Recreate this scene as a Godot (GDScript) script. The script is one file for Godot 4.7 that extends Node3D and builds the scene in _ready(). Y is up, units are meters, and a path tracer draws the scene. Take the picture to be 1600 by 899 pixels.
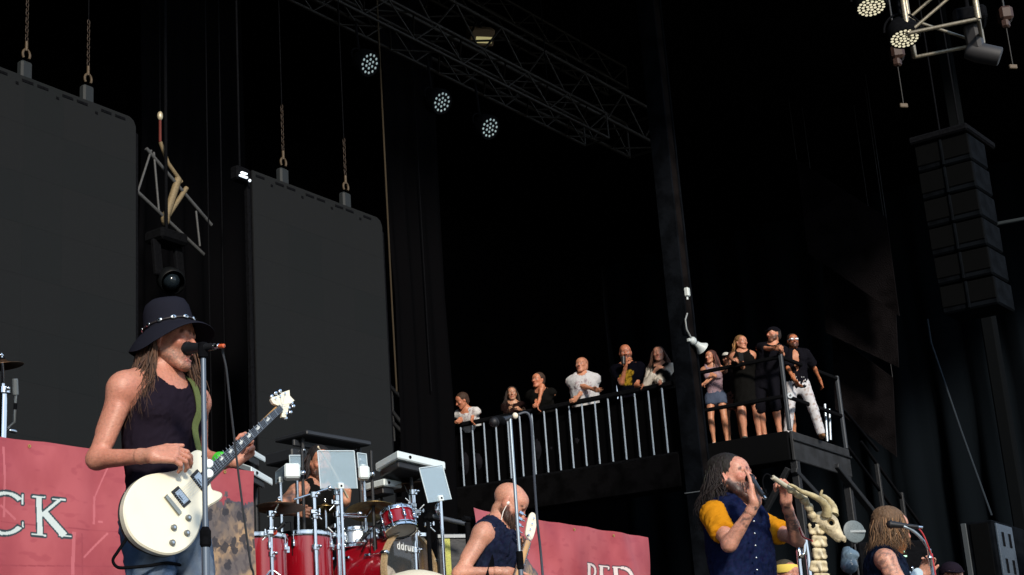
extends Node3D
# A festival stage seen from the audience at its house-left end.
# x runs along the stage front, -z upstage, y up; metres. The pixel helpers below give directions of the photograph.
const FL := 2530.0
const CX := 212.0
const CY := 472.0
const FLOOR := 1.75
const YAW := 43.5
const PITCH := 17.2
var CAM := Vector3(0, 1.7, 0)
var FWD: Vector3
var RGT: Vector3
var UPV: Vector3
var FWH: Vector3
var mats := {}
var taken := {}
var rng := RandomNumberGenerator.new()
var lastJ := {}
var nz := FastNoiseLite.new()

func W(px, py, d) -> Vector3:
	return CAM + RGT * ((px - CX) / FL * d) + UPV * ((CY - py) / FL * d) + FWD * d
func ray(px, py) -> Vector3:
	return RGT * ((px - CX) / FL) + UPV * ((CY - py) / FL) + FWD
func WZ(px, py, z) -> Vector3:
	var r = ray(px, py); return CAM + r * ((z - CAM.z) / r.z)
func WX(px, py, x) -> Vector3:
	var r = ray(px, py); return CAM + r * ((x - CAM.x) / r.x)
func drop(p: Vector3, y := FLOOR) -> Vector3:
	return Vector3(p.x, y, p.z)
func srgb(r, g, b) -> Color:
	return Color(r / 255.0, g / 255.0, b / 255.0)

# ---------------------------------------------------------------- mesh collector
class MB:
	var v := PackedVector3Array()
	var n := PackedVector3Array()
	var c := PackedColorArray()
	var uv := PackedVector2Array()
	var ix := PackedInt32Array()
	var col := Color.WHITE
	var lin := Color.WHITE
	func paint(k: Color) -> MB:
		lin = k.srgb_to_linear(); return self
	func vert(p: Vector3, nn: Vector3, t := Vector2.ZERO) -> int:
		v.append(p); n.append(nn); c.append(lin); uv.append(t); return v.size() - 1
	func face(i: int, j: int, k: int):
		var g := (v[j] - v[i]).cross(v[k] - v[i])
		if g.dot(n[i] + n[j] + n[k]) > 0.0:
			ix.append(i); ix.append(k); ix.append(j)
		else:
			ix.append(i); ix.append(j); ix.append(k)
	func tri(a: Vector3, b: Vector3, d: Vector3, out: Vector3):
		var nn := (b - a).cross(d - a)
		if nn.length_squared() < 1e-16: return
		nn = nn.normalized()
		if nn.dot(out) < 0.0: nn = -nn
		face(vert(a, nn), vert(b, nn), vert(d, nn))
	func quad(a: Vector3, b: Vector3, d: Vector3, e: Vector3, out: Vector3):
		var nn := (b - a).cross(e - a)
		if nn.length_squared() < 1e-16: nn = (d - b).cross(e - b)
		nn = nn.normalized()
		if nn.dot(out) < 0.0: nn = -nn
		var i := vert(a, nn, Vector2(0, 0)); var j := vert(b, nn, Vector2(1, 0)); var k := vert(d, nn, Vector2(1, 1)); var l := vert(e, nn, Vector2(0, 1))
		face(i, j, k); face(i, k, l)
	# a box given by centre, three half vectors and a chamfer in metres
	func hexa(o: Vector3, a: Vector3, b: Vector3, d: Vector3, ch := 0.0) -> MB:
		var ax := [a, b, d]
		var ln := [a.length(), b.length(), d.length()]
		var m: float = min(ln[0], min(ln[1], ln[2]))
		ch = min(ch, m * 0.45)
		var cut := []
		for i in 3: cut.append(1.0 - ch / ln[i])
		for i in 3:
			var j := (i + 1) % 3; var k := (i + 2) % 3
			for s in [-1.0, 1.0]:
				var p: Vector3 = o + ax[i] * s
				var u: Vector3 = ax[j] * cut[j]; var w: Vector3 = ax[k] * cut[k]
				quad(p - u - w, p + u - w, p + u + w, p - u + w, ax[i] * s)
		if ch > 0.0:
			for i in 3:
				var j := (i + 1) % 3; var k := (i + 2) % 3
				for s in [-1.0, 1.0]:
					for t in [-1.0, 1.0]:
						var e: Vector3 = ax[i] * cut[i]
						var p1: Vector3 = o + ax[j] * s + ax[k] * t * cut[k]
						var p2: Vector3 = o + ax[j] * s * cut[j] + ax[k] * t
						quad(p1 - e, p1 + e, p2 + e, p2 - e, ax[j] * s + ax[k] * t)
			for s in [-1.0, 1.0]:
				for t in [-1.0, 1.0]:
					for r in [-1.0, 1.0]:
						var q := o
						tri(q + ax[0] * s + ax[1] * t * cut[1] + ax[2] * r * cut[2], q + ax[0] * s * cut[0] + ax[1] * t + ax[2] * r * cut[2], q + ax[0] * s * cut[0] + ax[1] * t * cut[1] + ax[2] * r, ax[0] * s + ax[1] * t + ax[2] * r)
		return self
	func box(o: Vector3, size: Vector3, ch := 0.0, bs := Basis.IDENTITY) -> MB:
		return hexa(o, bs.x * size.x / 2, bs.y * size.y / 2, bs.z * size.z / 2, ch)
	# a slab from one corner and two edge vectors, thickened along t
	func slab(o: Vector3, e1: Vector3, e2: Vector3, t: Vector3, ch := 0.004) -> MB:
		return hexa(o + (e1 + e2 + t) / 2, e1 / 2, e2 / 2, t / 2, ch)
	func bar(a: Vector3, b: Vector3, w: float, h: float, up := Vector3.UP, ch := 0.0) -> MB:
		var d := (b - a)
		var s := d.cross(up)
		if s.length() < 1e-5: s = d.cross(Vector3.RIGHT)
		s = s.normalized()
		var t := s.cross(d).normalized()
		return hexa((a + b) / 2, d / 2, s * w / 2, t * h / 2, ch)
	func tube(pts: Array, rad, sides := 8, caps := true) -> MB:
		var m := pts.size()
		if m < 2: return self
		var d0: Vector3 = (pts[1] - pts[0]).normalized()
		var up := Vector3.UP if abs(d0.y) < 0.9 else Vector3.RIGHT
		var s := d0.cross(up).normalized()
		var first := v.size()
		for i in m:
			var d: Vector3 = (pts[min(i + 1, m - 1)] - pts[max(i - 1, 0)])
			if d.length() < 1e-9: d = d0
			d = d.normalized()
			s = (s - d * s.dot(d)).normalized()
			var t := d.cross(s)
			var r: float = rad[i] if rad is Array or rad is PackedFloat32Array else rad
			for k in sides:
				var an := TAU * k / sides
				var o := s * cos(an) + t * sin(an)
				vert(pts[i] + o * r, o, Vector2(float(k) / sides, float(i) / (m - 1)))
		for i in m - 1:
			for k in sides:
				var a := first + i * sides + k; var b := first + i * sides + (k + 1) % sides
				face(a, b, b + sides); face(a, b + sides, a + sides)
		if caps:
			for e in [0, m - 1]:
				var dd: Vector3 = (pts[0] - pts[1]).normalized() if e == 0 else (pts[m - 1] - pts[m - 2]).normalized()
				var cc := vert(pts[e], dd)
				var ring := []
				for k in sides: ring.append(vert(v[first + e * sides + k], dd))
				for k in sides: face(cc, ring[k], ring[(k + 1) % sides])
		return self
	# profile: array of Vector2(radius, height along axis); hard = flat shading between rings
	func lathe(o: Vector3, axis: Vector3, prof: Array, sides := 24, hard := true, su := 1.0) -> MB:
		axis = axis.normalized()
		var up := Vector3.UP if abs(axis.y) < 0.9 else Vector3.RIGHT
		var s := axis.cross(up).normalized(); var t := axis.cross(s)
		for i in prof.size() - 1:
			var p: Vector2 = prof[i]; var q: Vector2 = prof[i + 1]
			var sl := Vector2(q.y - p.y, p.x - q.x)
			if sl.length() < 1e-9: continue
			sl = sl.normalized()
			var na := sl; var nb := sl
			if not hard:
				if i > 0:
					var z := Vector2(p.y - prof[i - 1].y, prof[i - 1].x - p.x).normalized()
					if z.dot(sl) > 0.5: na = (sl + z).normalized()
				if i < prof.size() - 2:
					var z2 := Vector2(prof[i + 2].y - q.y, q.x - prof[i + 2].x).normalized()
					if z2.dot(sl) > 0.5: nb = (sl + z2).normalized()
			var f := v.size()
			for k in sides + 1:
				var an := TAU * k / sides
				var ra := s * cos(an) + t * sin(an) * su
				vert(o + axis * p.y + ra * p.x, (ra * na.x + axis * na.y).normalized(), Vector2(float(k) / sides, 0))
				vert(o + axis * q.y + ra * q.x, (ra * nb.x + axis * nb.y).normalized(), Vector2(float(k) / sides, 1))
			for k in sides:
				var a := f + k * 2
				if p.x > 1e-6: face(a, a + 2, a + 1)
				if q.x > 1e-6: face(a + 2, a + 3, a + 1)
		return self
	func cyl(a: Vector3, b: Vector3, r: float, sides := 16, ch := 0.0) -> MB:
		var l := (b - a).length()
		ch = min(ch, min(r, l / 2) * 0.9)
		return lathe(a, b - a, [Vector2(0, 0), Vector2(r - ch, 0), Vector2(r, ch), Vector2(r, l - ch), Vector2(r - ch, l), Vector2(0, l)] if ch > 0.0 else [Vector2(0, 0), Vector2(r, 0), Vector2(r, l), Vector2(0, l)], sides)
	func ball(o: Vector3, r: Vector3, bs := Basis.IDENTITY, seg := 12) -> MB:
		var f := v.size(); var rings: int = max(4, seg / 2)
		for i in rings + 1:
			var la := PI * i / rings
			for k in seg + 1:
				var lo := TAU * k / seg
				var d := Vector3(sin(la) * cos(lo), cos(la), sin(la) * sin(lo))
				vert(o + bs * (d * r), (bs * (d / r)).normalized(), Vector2(float(k) / seg, float(i) / rings))
		for i in rings:
			for k in seg:
				var a := f + i * (seg + 1) + k
				if i > 0: face(a, a + 1, a + seg + 2)
				if i < rings - 1: face(a, a + seg + 2, a + seg + 1)
		return self
	# a polygon in (u, w) raised from o along t, with a rounded-over rim of width ch
	func prism(poly: PackedVector2Array, o: Vector3, u: Vector3, w: Vector3, t: Vector3, ch := 0.0) -> MB:
		var tn := t.normalized(); var l := t.length()
		var layers := [[poly, 0.0]]
		if ch > 0.0:
			var inner := PackedVector2Array()
			var nn := poly.size()
			var ori := 1.0 if not Geometry2D.is_polygon_clockwise(poly) else -1.0
			for i in nn:
				var e1 := (poly[i] - poly[(i - 1 + nn) % nn]).normalized(); var e2 := (poly[(i + 1) % nn] - poly[i]).normalized()
				var nr := (e1 + e2).normalized()
				inner.append(poly[i] + Vector2(-nr.y, nr.x) * ch * ori)
			layers = [[inner, 0.0], [poly, ch], [poly, l - ch], [inner, l]]
		else: layers.append([poly, l])
		var cen := Vector2.ZERO
		for p in poly: cen += p / poly.size()
		for li in layers.size() - 1:
			var A = layers[li]; var B = layers[li + 1]
			for i in poly.size():
				var j := (i + 1) % poly.size()
				var e: Vector2 = poly[j] - poly[i]
				var nr2 := Vector2(e.y, -e.x)
				if Geometry2D.is_polygon_clockwise(poly): nr2 = -nr2
				var out := u * nr2.x + w * nr2.y
				if ch > 0.0 and li != 1: out += tn * out.length() * (-1.0 if li == 0 else 1.0)
				quad(o + u * A[0][i].x + w * A[0][i].y + tn * A[1], o + u * A[0][j].x + w * A[0][j].y + tn * A[1], o + u * B[0][j].x + w * B[0][j].y + tn * B[1], o + u * B[0][i].x + w * B[0][i].y + tn * B[1], out)
		for e in [0, layers.size() - 1]:
			var q: PackedVector2Array = layers[e][0]
			var tr := Geometry2D.triangulate_polygon(q)
			var nn3 := tn if e > 0 else -tn
			for i in range(0, tr.size(), 3):
				var ids := []
				for k in 3: ids.append(vert(o + u * q[tr[i + k]].x + w * q[tr[i + k]].y + tn * layers[e][1], nn3, q[tr[i + k]]))
				face(ids[0], ids[1], ids[2])
		return self
	func mesh(org := Vector3.ZERO, mt: Material = null) -> ArrayMesh:
		var a := []; a.resize(Mesh.ARRAY_MAX)
		var vv := v
		if org != Vector3.ZERO:
			vv = PackedVector3Array(); vv.resize(v.size())
			for i in v.size(): vv[i] = v[i] - org
		a[Mesh.ARRAY_VERTEX] = vv; a[Mesh.ARRAY_NORMAL] = n; a[Mesh.ARRAY_COLOR] = c; a[Mesh.ARRAY_TEX_UV] = uv; a[Mesh.ARRAY_INDEX] = ix
		var am := ArrayMesh.new()
		am.add_surface_from_arrays(Mesh.PRIMITIVE_TRIANGLES, a)
		if mt: am.surface_set_material(0, mt)
		return am

# ---------------------------------------------------------------- naming
func numbered(called: String) -> String:
	if not taken.has(called):
		taken[called] = 0; return called
	taken[called] += 1
	return "%s_%03d" % [called, taken[called]]
func tag(o, label: String, category: String, group := "", kind := ""):
	if label: o.set_meta("label", label)
	if category: o.set_meta("category", category)
	if group: o.set_meta("group", group)
	if kind: o.set_meta("kind", kind)
	return o
func thing(called: String, label: String, category: String, at := Vector3.ZERO, group := "", kind := "") -> Node3D:
	var o := Node3D.new(); o.name = numbered(called); add_child(o); o.position = at
	return tag(o, label, category, group, kind)
func put(called: String, mb: MB, mt: Material, parent: Node3D = self) -> MeshInstance3D:
	var o := MeshInstance3D.new()
	var org := Vector3.ZERO
	if parent != self:
		var q: Node3D = parent
		while q != self:
			org += q.position; q = q.get_parent()
	o.mesh = mb.mesh(org, mt)
	o.name = called if parent != self else numbered(called)
	parent.add_child(o, true)
	return o

# ---------------------------------------------------------------- materials
func noise_tex(seed_: int, freq: float, lo: float, hi: float, size := 256, oct := 4, type := FastNoiseLite.TYPE_SIMPLEX_SMOOTH) -> ImageTexture:
	var f := FastNoiseLite.new(); f.seed = seed_; f.frequency = freq; f.fractal_octaves = oct; f.noise_type = type
	var im := f.get_seamless_image(size, size)
	im.convert(Image.FORMAT_RGB8)
	for y in size:
		for x in size:
			var k: float = lo + (hi - lo) * im.get_pixel(x, y).r
			im.set_pixel(x, y, Color(k, k, k))
	im.generate_mipmaps()
	return ImageTexture.create_from_image(im)
func normal_tex(seed_: int, freq: float, strength: float, size := 256, oct := 4) -> ImageTexture:
	var f := FastNoiseLite.new(); f.seed = seed_; f.frequency = freq; f.fractal_octaves = oct; f.noise_type = FastNoiseLite.TYPE_SIMPLEX_SMOOTH
	var im := f.get_seamless_image(size, size)
	im.bump_map_to_normal_map(strength)
	return ImageTexture.create_from_image(im)
var TX := {}
func mat(key: String, col := Color.WHITE, rough := 0.7, metal := 0.0, tex := "", nrm := "", scale := 1.0, nstr := 1.0) -> StandardMaterial3D:
	if mats.has(key): return mats[key]
	var m := StandardMaterial3D.new()
	m.albedo_color = col; m.roughness = rough; m.metallic = metal
	if rough >= 0.8: m.metallic_specular = 0.1
	if tex:
		m.albedo_texture = TX[tex]; m.uv1_triplanar = true; m.uv1_scale = Vector3.ONE * scale
	if nrm:
		m.normal_enabled = true; m.normal_texture = TX[nrm]; m.normal_scale = nstr; m.uv1_triplanar = true; m.uv1_scale = Vector3.ONE * scale
	mats[key] = m
	return m
func vmat(key: String, rough := 0.6, tex := "", nrm := "", scale := 1.0, nstr := 1.0) -> StandardMaterial3D:
	if mats.has(key): return mats[key]
	var m := mat(key, Color.WHITE, rough, 0.0, tex, nrm, scale, nstr)
	m.vertex_color_use_as_albedo = true
	return m

# ---------------------------------------------------------------- implicit surfaces, meshed as surface nets
# a shape is a Dictionary: t 0 capsule (a, b, ra, rb), 1 ellipsoid (a, r, bs); k blend; c colour; sub; ax/sq squash; fa/fb flat ends
func cap(a: Vector3, b: Vector3, ra: float, rb: float, k := 0.02, c := Color.WHITE, o := {}) -> Dictionary:
	var d := {"t": 0, "a": a, "b": b, "ra": ra, "rb": rb, "k": k, "c": c}
	d.merge(o, true)
	return d
func ell(a: Vector3, r: Vector3, bs: Basis, k := 0.02, c := Color.WHITE, o := {}) -> Dictionary:
	var d := {"t": 1, "a": a, "r": r, "bs": bs, "k": k, "c": c}
	d.merge(o, true)
	return d
func net(mb: MB, shapes: Array, cell: float, wrinkle := 0.0, wfreq := 18.0, tint = null):
	var lo := Vector3.INF; var hi := -Vector3.INF
	for s in shapes:
		if s.get("sub", false): continue
		var r: float
		if s.t == 0: r = max(s.ra, s.rb) + s.k + cell * 2
		else: r = max(s.r.x, max(s.r.y, s.r.z)) + s.k + cell * 2
		lo = lo.min(s.a - Vector3.ONE * r); hi = hi.max(s.a + Vector3.ONE * r)
		if s.t == 0: lo = lo.min(s.b - Vector3.ONE * r); hi = hi.max(s.b + Vector3.ONE * r)
	var nx := int((hi.x - lo.x) / cell) + 2; var ny := int((hi.y - lo.y) / cell) + 2; var nzz := int((hi.z - lo.z) / cell) + 2
	var sxy := nx * ny
	var f := PackedFloat32Array(); f.resize(sxy * nzz); f.fill(9.0)
	var id := PackedInt32Array(); id.resize(sxy * nzz)
	var best := PackedFloat32Array(); best.resize(sxy * nzz); best.fill(9.0)
	for si in shapes.size():
		var s: Dictionary = shapes[si]
		var k: float = s.k
		var sub: bool = s.get("sub", false)
		var a: Vector3 = s.a
		var mg := k + cell * 2.5
		var cap_t: bool = s.t == 0
		var b: Vector3 = s.b if cap_t else a
		var ra: float = s.ra if cap_t else 0.0; var rb: float = s.rb if cap_t else 0.0
		var rr: Vector3 = Vector3.ONE * max(ra, rb) if cap_t else Vector3.ONE * max(s.r.x, max(s.r.y, s.r.z))
		var l0 := (a.min(b) - rr - Vector3.ONE * mg - lo) / cell; var h0 := (a.max(b) + rr + Vector3.ONE * mg - lo) / cell
		var x0: int = max(0, int(l0.x)); var x1: int = min(nx - 1, int(h0.x) + 1)
		var y0: int = max(0, int(l0.y)); var y1: int = min(ny - 1, int(h0.y) + 1)
		var z0: int = max(0, int(l0.z)); var z1: int = min(nzz - 1, int(h0.z) + 1)
		var ba := b - a
		var inv: float = 1.0 / max(ba.length_squared(), 1e-9)
		var bn := ba.normalized()
		var sq: float = s.get("sq", 1.0)
		var ax: Vector3 = s.get("ax", Vector3.UP)
		var fa: bool = s.get("fa", false); var fb: bool = s.get("fb", false)
		var ib: Basis; var r3 := Vector3.ONE
		if not cap_t:
			ib = (s.bs as Basis).transposed(); r3 = s.r
		var dr := rb - ra
		var bl := ba.length()
		var cut2 := pow(max(ra, rb) + mg, 2)
		for z in range(z0, z1 + 1):
			for y in range(y0, y1 + 1):
				var i := z * sxy + y * nx + x0 - 1
				var pa := lo + Vector3(x0 - 1, y, z) * cell - a
				for x in range(x0, x1 + 1):
					i += 1; pa.x += cell
					var d: float
					if cap_t:
						var h := clampf(pa.dot(ba) * inv, 0.0, 1.0)
						var q := pa - ba * h
						if q.length_squared() > cut2: continue
						if sq != 1.0: q += ax * (q.dot(ax) * (1.0 / sq - 1.0))
						d = q.length() - (ra + dr * h)
						if fb: d = max(d, pa.dot(bn) - bl)
						if fa: d = max(d, -pa.dot(bn))
					else:
						var p := ib * pa
						var k0 := (p / r3).length(); var k1 := (p / (r3 * r3)).length()
						d = k0 * (k0 - 1.0) / max(k1, 1e-6)
					var o := f[i]
					if sub:
						var e := -d
						var hh := clampf(0.5 - 0.5 * (o - e) / k, 0.0, 1.0)
						f[i] = lerpf(o, e, hh) + k * hh * (1.0 - hh)
					else:
						var g := o - d
						if g > k: f[i] = d
						elif g > -k:
							var hh := 0.5 + 0.5 * g / k
							f[i] = lerpf(o, d, hh) - k * hh * (1.0 - hh)
						if d < best[i]:
							best[i] = d; id[i] = si
	var vid := PackedInt32Array(); vid.resize(sxy * nzz); vid.fill(-1)
	var cols := PackedColorArray()
	for s in shapes: cols.append((s.c as Color).srgb_to_linear())
	var offs := [0, 1, nx, nx + 1, sxy, sxy + 1, sxy + nx, sxy + nx + 1]
	var cor := [Vector3(0, 0, 0), Vector3(1, 0, 0), Vector3(0, 1, 0), Vector3(1, 1, 0), Vector3(0, 0, 1), Vector3(1, 0, 1), Vector3(0, 1, 1), Vector3(1, 1, 1)]
	var edges := [[0, 1], [2, 3], [4, 5], [6, 7], [0, 2], [1, 3], [4, 6], [5, 7], [0, 4], [1, 5], [2, 6], [3, 7]]
	var start := mb.v.size()
	var far := cell * 4.0
	var cells := PackedInt32Array()
	for z in nzz - 1:
		for y in ny - 1:
			var i := z * sxy + y * nx
			for x in nx - 1:
				var f0 := f[i]
				if f0 < far and f0 > -far:
					var inside := 0
					for q in 8:
						if f[i + offs[q]] < 0.0: inside += 1
					if inside > 0 and inside < 8:
						var acc := Vector3.ZERO; var cnt := 0
						for e in edges:
							var fa2 := f[i + offs[e[0]]]; var fb2 := f[i + offs[e[1]]]
							if (fa2 < 0.0) != (fb2 < 0.0):
								acc += cor[e[0]].lerp(cor[e[1]], fa2 / (fa2 - fb2)); cnt += 1
						var cc := Color(0, 0, 0)
						for q in 8: cc += cols[id[i + offs[q]]] * 0.125
						vid[i] = mb.v.size()
						mb.v.append(lo + (Vector3(x, y, z) + acc / cnt) * cell)
						mb.n.append(Vector3.ZERO); mb.c.append(cc); mb.uv.append(Vector2.ZERO)
						cells.append(i)
				i += 1
	var step := [1, nx, sxy]
	for i in cells:
		for ax3 in 3:
			var f1 := f[i]; var f2 := f[i + step[ax3]]
			if (f1 < 0.0) == (f2 < 0.0): continue
			var u: int = step[(ax3 + 1) % 3]; var w: int = step[(ax3 + 2) % 3]
			if i - u - w < 0: continue
			var a := vid[i]; var b := vid[i - u]; var c2 := vid[i - u - w]; var d2 := vid[i - w]
			if a < 0 or b < 0 or c2 < 0 or d2 < 0: continue
			var quad := [a, b, c2, d2] if f1 < 0.0 else [a, d2, c2, b]
			var nn: Vector3 = (mb.v[quad[2]] - mb.v[quad[0]]).cross(mb.v[quad[3]] - mb.v[quad[1]])
			for q in quad: mb.n[q] += nn
			mb.ix.append_array([quad[0], quad[2], quad[1], quad[0], quad[3], quad[2]])
	for i in range(start, mb.v.size()):
		mb.n[i] = mb.n[i].normalized()
		if tint != null: mb.c[i] = tint.call(mb.v[i], mb.n[i], mb.c[i])
	if wrinkle > 0.0:
		for i in range(start, mb.v.size()):
			var p := mb.v[i]
			var q := Vector3(p.x * wfreq, p.y * wfreq * 0.45, p.z * wfreq)
			q += Vector3(1, 0.6, 1) * nz.get_noise_3dv(p * 40.0) * 2.0
			var g := nz.get_noise_3dv(q * 10.0)
			mb.v[i] += mb.n[i] * (wrinkle * (1.0 - 2.2 * abs(g)))
		for i in range(start, mb.v.size()): mb.n[i] = Vector3.ZERO
		var t0 := 0
		while t0 < mb.ix.size():
			var i0 := mb.ix[t0]; var i1 := mb.ix[t0 + 1]; var i2 := mb.ix[t0 + 2]
			if i0 >= start:
				var nn2 := (mb.v[i2] - mb.v[i0]).cross(mb.v[i1] - mb.v[i0])
				mb.n[i0] += nn2; mb.n[i1] += nn2; mb.n[i2] += nn2
			t0 += 3
		for i in range(start, mb.v.size()): mb.n[i] = mb.n[i].normalized()

# ---------------------------------------------------------------- people
func ik(s: Vector3, t: Vector3, l1: float, l2: float, hint: Vector3) -> Array:
	var d := t - s
	var L: float = clampf(d.length(), 0.05, (l1 + l2) * 0.995)
	var dn := d.normalized()
	var x := (l1 * l1 - l2 * l2 + L * L) / (2.0 * L)
	var h := sqrt(max(l1 * l1 - x * x, 0.0))
	var hp := (hint - dn * hint.dot(dn)).normalized()
	return [s + dn * x + hp * h, s + dn * L]

# fingers: dirv from wrist to knuckles, nrm out of the back of the hand, thumb side sd; curl 0 flat .. 1 fist
func hand(w: Vector3, dirv: Vector3, nrm: Vector3, side: Vector3, curl: Array, thumb: Vector3, s: float, c: Color) -> Array:
	dirv = dirv.normalized()
	nrm = (nrm - dirv * nrm.dot(dirv)).normalized()
	var sd := dirv.cross(nrm).normalized()
	if sd.dot(side) < 0.0: sd = -sd
	var out := []
	var kn := []
	for i in 4:
		var off: float = [0.030, 0.010, -0.010, -0.028][i]
		var ln: float = [0.086, 0.090, 0.085, 0.076][i]
		var k := w + dirv * ln * s + sd * off * s
		kn.append(k)
		out.append(cap(w + sd * off * 0.55 * s + dirv * 0.006, k, 0.0165 * s, 0.0125 * s, 0.010 * s, c))
	var flen := [[0.042, 0.026, 0.020], [0.046, 0.029, 0.021], [0.043, 0.027, 0.020], [0.034, 0.020, 0.018]]
	for i in 4:
		var p: Vector3 = kn[i]
		var ang := 0.0
		var cu: float = curl[i]
		for j in 3:
			ang += cu * [1.25, 1.45, 0.9][j]
			var dd := (dirv * cos(ang) - nrm * sin(ang)).rotated(nrm, 0.0)
			dd = (dd + sd * ([0.05, 0.015, -0.02, -0.06][i]) * (1.0 - cu)).normalized()
			var q: Vector3 = p + dd * flen[i][j] * s
			out.append(cap(p, q, [0.0098, 0.0088, 0.0080][j] * s, [0.0090, 0.0082, 0.0066][j] * s, 0.0035 * s, c))
			p = q
	var t0 := w + dirv * 0.018 * s + sd * 0.022 * s
	var tv := thumb.normalized()
	var t1 := t0 + (dirv * 0.4 + sd * 0.4 + tv * 0.5).normalized() * 0.042 * s
	var t2 := t1 + (tv * 0.9 + dirv * 0.3).normalized() * 0.032 * s
	var t3 := t2 + (tv + dirv * 0.12).normalized() * 0.026 * s
	out.append(cap(t0, t1, 0.0165 * s, 0.0125 * s, 0.01 * s, c))
	out.append(cap(t1, t2, 0.0115 * s, 0.0098 * s, 0.004 * s, c))
	out.append(cap(t2, t3, 0.0098 * s, 0.0075 * s, 0.003 * s, c))
	return out

# head shapes in the head's own frame (x to the person's left when facing us is irrelevant: shapes are symmetric), o = eye-level centre
func head(o: Vector3, b: Basis, s: float, p: Dictionary) -> Array:
	var sk: Color = p.skin
	var red := sk.lerp(srgb(176, 72, 58), 0.14)
	var beard = p.get("beard", null)
	var L := func(x, y, z): return o + b * (Vector3(x, y, z) * s)
	var out := []
	out.append(ell(L.call(0, 0.036, -0.014), Vector3(0.076, 0.083, 0.096) * s, b, 0.02 * s, sk))
	out.append(ell(L.call(0, -0.028, 0.024), Vector3(0.062, 0.080, 0.062) * s, b, 0.03 * s, sk))
	out.append(ell(L.call(0, 0.045, 0.05), Vector3(0.055, 0.042, 0.036) * s, b, 0.03 * s, sk))
	for q in [-1.0, 1.0]:
		out.append(cap(L.call(q * 0.058, -0.045, -0.008), L.call(q * 0.020, -0.100, 0.060), 0.016 * s, 0.018 * s, 0.025 * s, sk))
		out.append(ell(L.call(q * 0.043, -0.016, 0.062), Vector3(0.022, 0.018, 0.02) * s, b, 0.02 * s, red))
		out.append(ell(L.call(q * 0.0765, -0.004, -0.014), Vector3(0.010, 0.031, 0.019) * s, b.rotated(b.y, 0.35 * q), 0.006 * s, red))
	out.append(ell(L.call(0, -0.098, 0.064), Vector3(0.024, 0.018, 0.02) * s, b, 0.02 * s, sk))
	out.append(cap(L.call(-0.034, 0.022, 0.078), L.call(0.034, 0.022, 0.078), 0.012 * s, 0.012 * s, 0.014 * s, sk))
	for q in [-1.0, 1.0]:
		out.append(ell(L.call(q * 0.031, 0.002, 0.094), Vector3(0.017, 0.012, 0.017) * s, b, 0.008 * s, sk, {"sub": true}))
		out.append(ell(L.call(q * 0.031, 0.0, 0.072), Vector3.ONE * 0.0135 * s, b, 0.003 * s, sk if p.get("shut", false) else srgb(196, 186, 178)))
		if not p.get("shut", false):
			out.append(ell(L.call(q * 0.031, 0.0, 0.0815), Vector3.ONE * 0.0058 * s, b, 0.001 * s, srgb(40, 28, 22)))
			out.append(cap(L.call(q * 0.017, 0.010, 0.081), L.call(q * 0.046, 0.008, 0.074), 0.0048 * s, 0.0045 * s, 0.003 * s, sk))
		out.append(cap(L.call(q * 0.014, 0.026, 0.090), L.call(q * 0.048, 0.026, 0.076), 0.0042 * s, 0.003 * s, 0.003 * s, p.get("brow", srgb(60, 42, 32))))
	out.append(cap(L.call(0, 0.012, 0.086), L.call(0, -0.028, 0.110), 0.0085 * s, 0.0115 * s, 0.010 * s, red))
	for q in [-1.0, 1.0]:
		out.append(ell(L.call(q * 0.012, -0.033, 0.098), Vector3(0.009, 0.008, 0.011) * s, b, 0.006 * s, red))
	var lip: Color = p.get("lip", sk.lerp(srgb(150, 60, 60), 0.5))
	if p.get("open", false):
		out.append(ell(L.call(0, -0.066, 0.094), Vector3(0.017, 0.013, 0.022) * s, b, 0.005 * s, srgb(60, 20, 20), {"sub": true}))
		out.append(cap(L.call(-0.016, -0.053, 0.087), L.call(0.016, -0.053, 0.087), 0.0055 * s, 0.0055 * s, 0.004 * s, lip))
		out.append(cap(L.call(-0.014, -0.081, 0.083), L.call(0.014, -0.081, 0.083), 0.0055 * s, 0.0055 * s, 0.004 * s, lip))
	else:
		out.append(cap(L.call(-0.021, -0.058, 0.082), L.call(0, -0.056, 0.091), 0.0042 * s, 0.0062 * s, 0.004 * s, lip))
		out.append(cap(L.call(0.021, -0.058, 0.082), L.call(0, -0.056, 0.091), 0.0042 * s, 0.0062 * s, 0.004 * s, lip))
		out.append(cap(L.call(-0.016, -0.067, 0.083), L.call(0.016, -0.067, 0.083), 0.006 * s, 0.006 * s, 0.004 * s, lip))
	if beard != null:
		var bl: float = p.get("beard_len", 0.0)
		for q in [-1.0, 1.0]:
			out.append(cap(L.call(q * 0.066, -0.03, 0.008), L.call(q * 0.046, -0.078, 0.036), 0.010 * s, 0.018 * s, 0.03 * s, beard))
			out.append(cap(L.call(q * 0.046, -0.078, 0.036), L.call(0, -0.104 - bl, 0.066), 0.018 * s, 0.024 * s, 0.03 * s, beard))
			out.append(cap(L.call(q * 0.006, -0.045, 0.090), L.call(q * 0.030, -0.062, 0.076), 0.0075 * s, 0.008 * s, 0.006 * s, beard))
	return out

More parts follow.
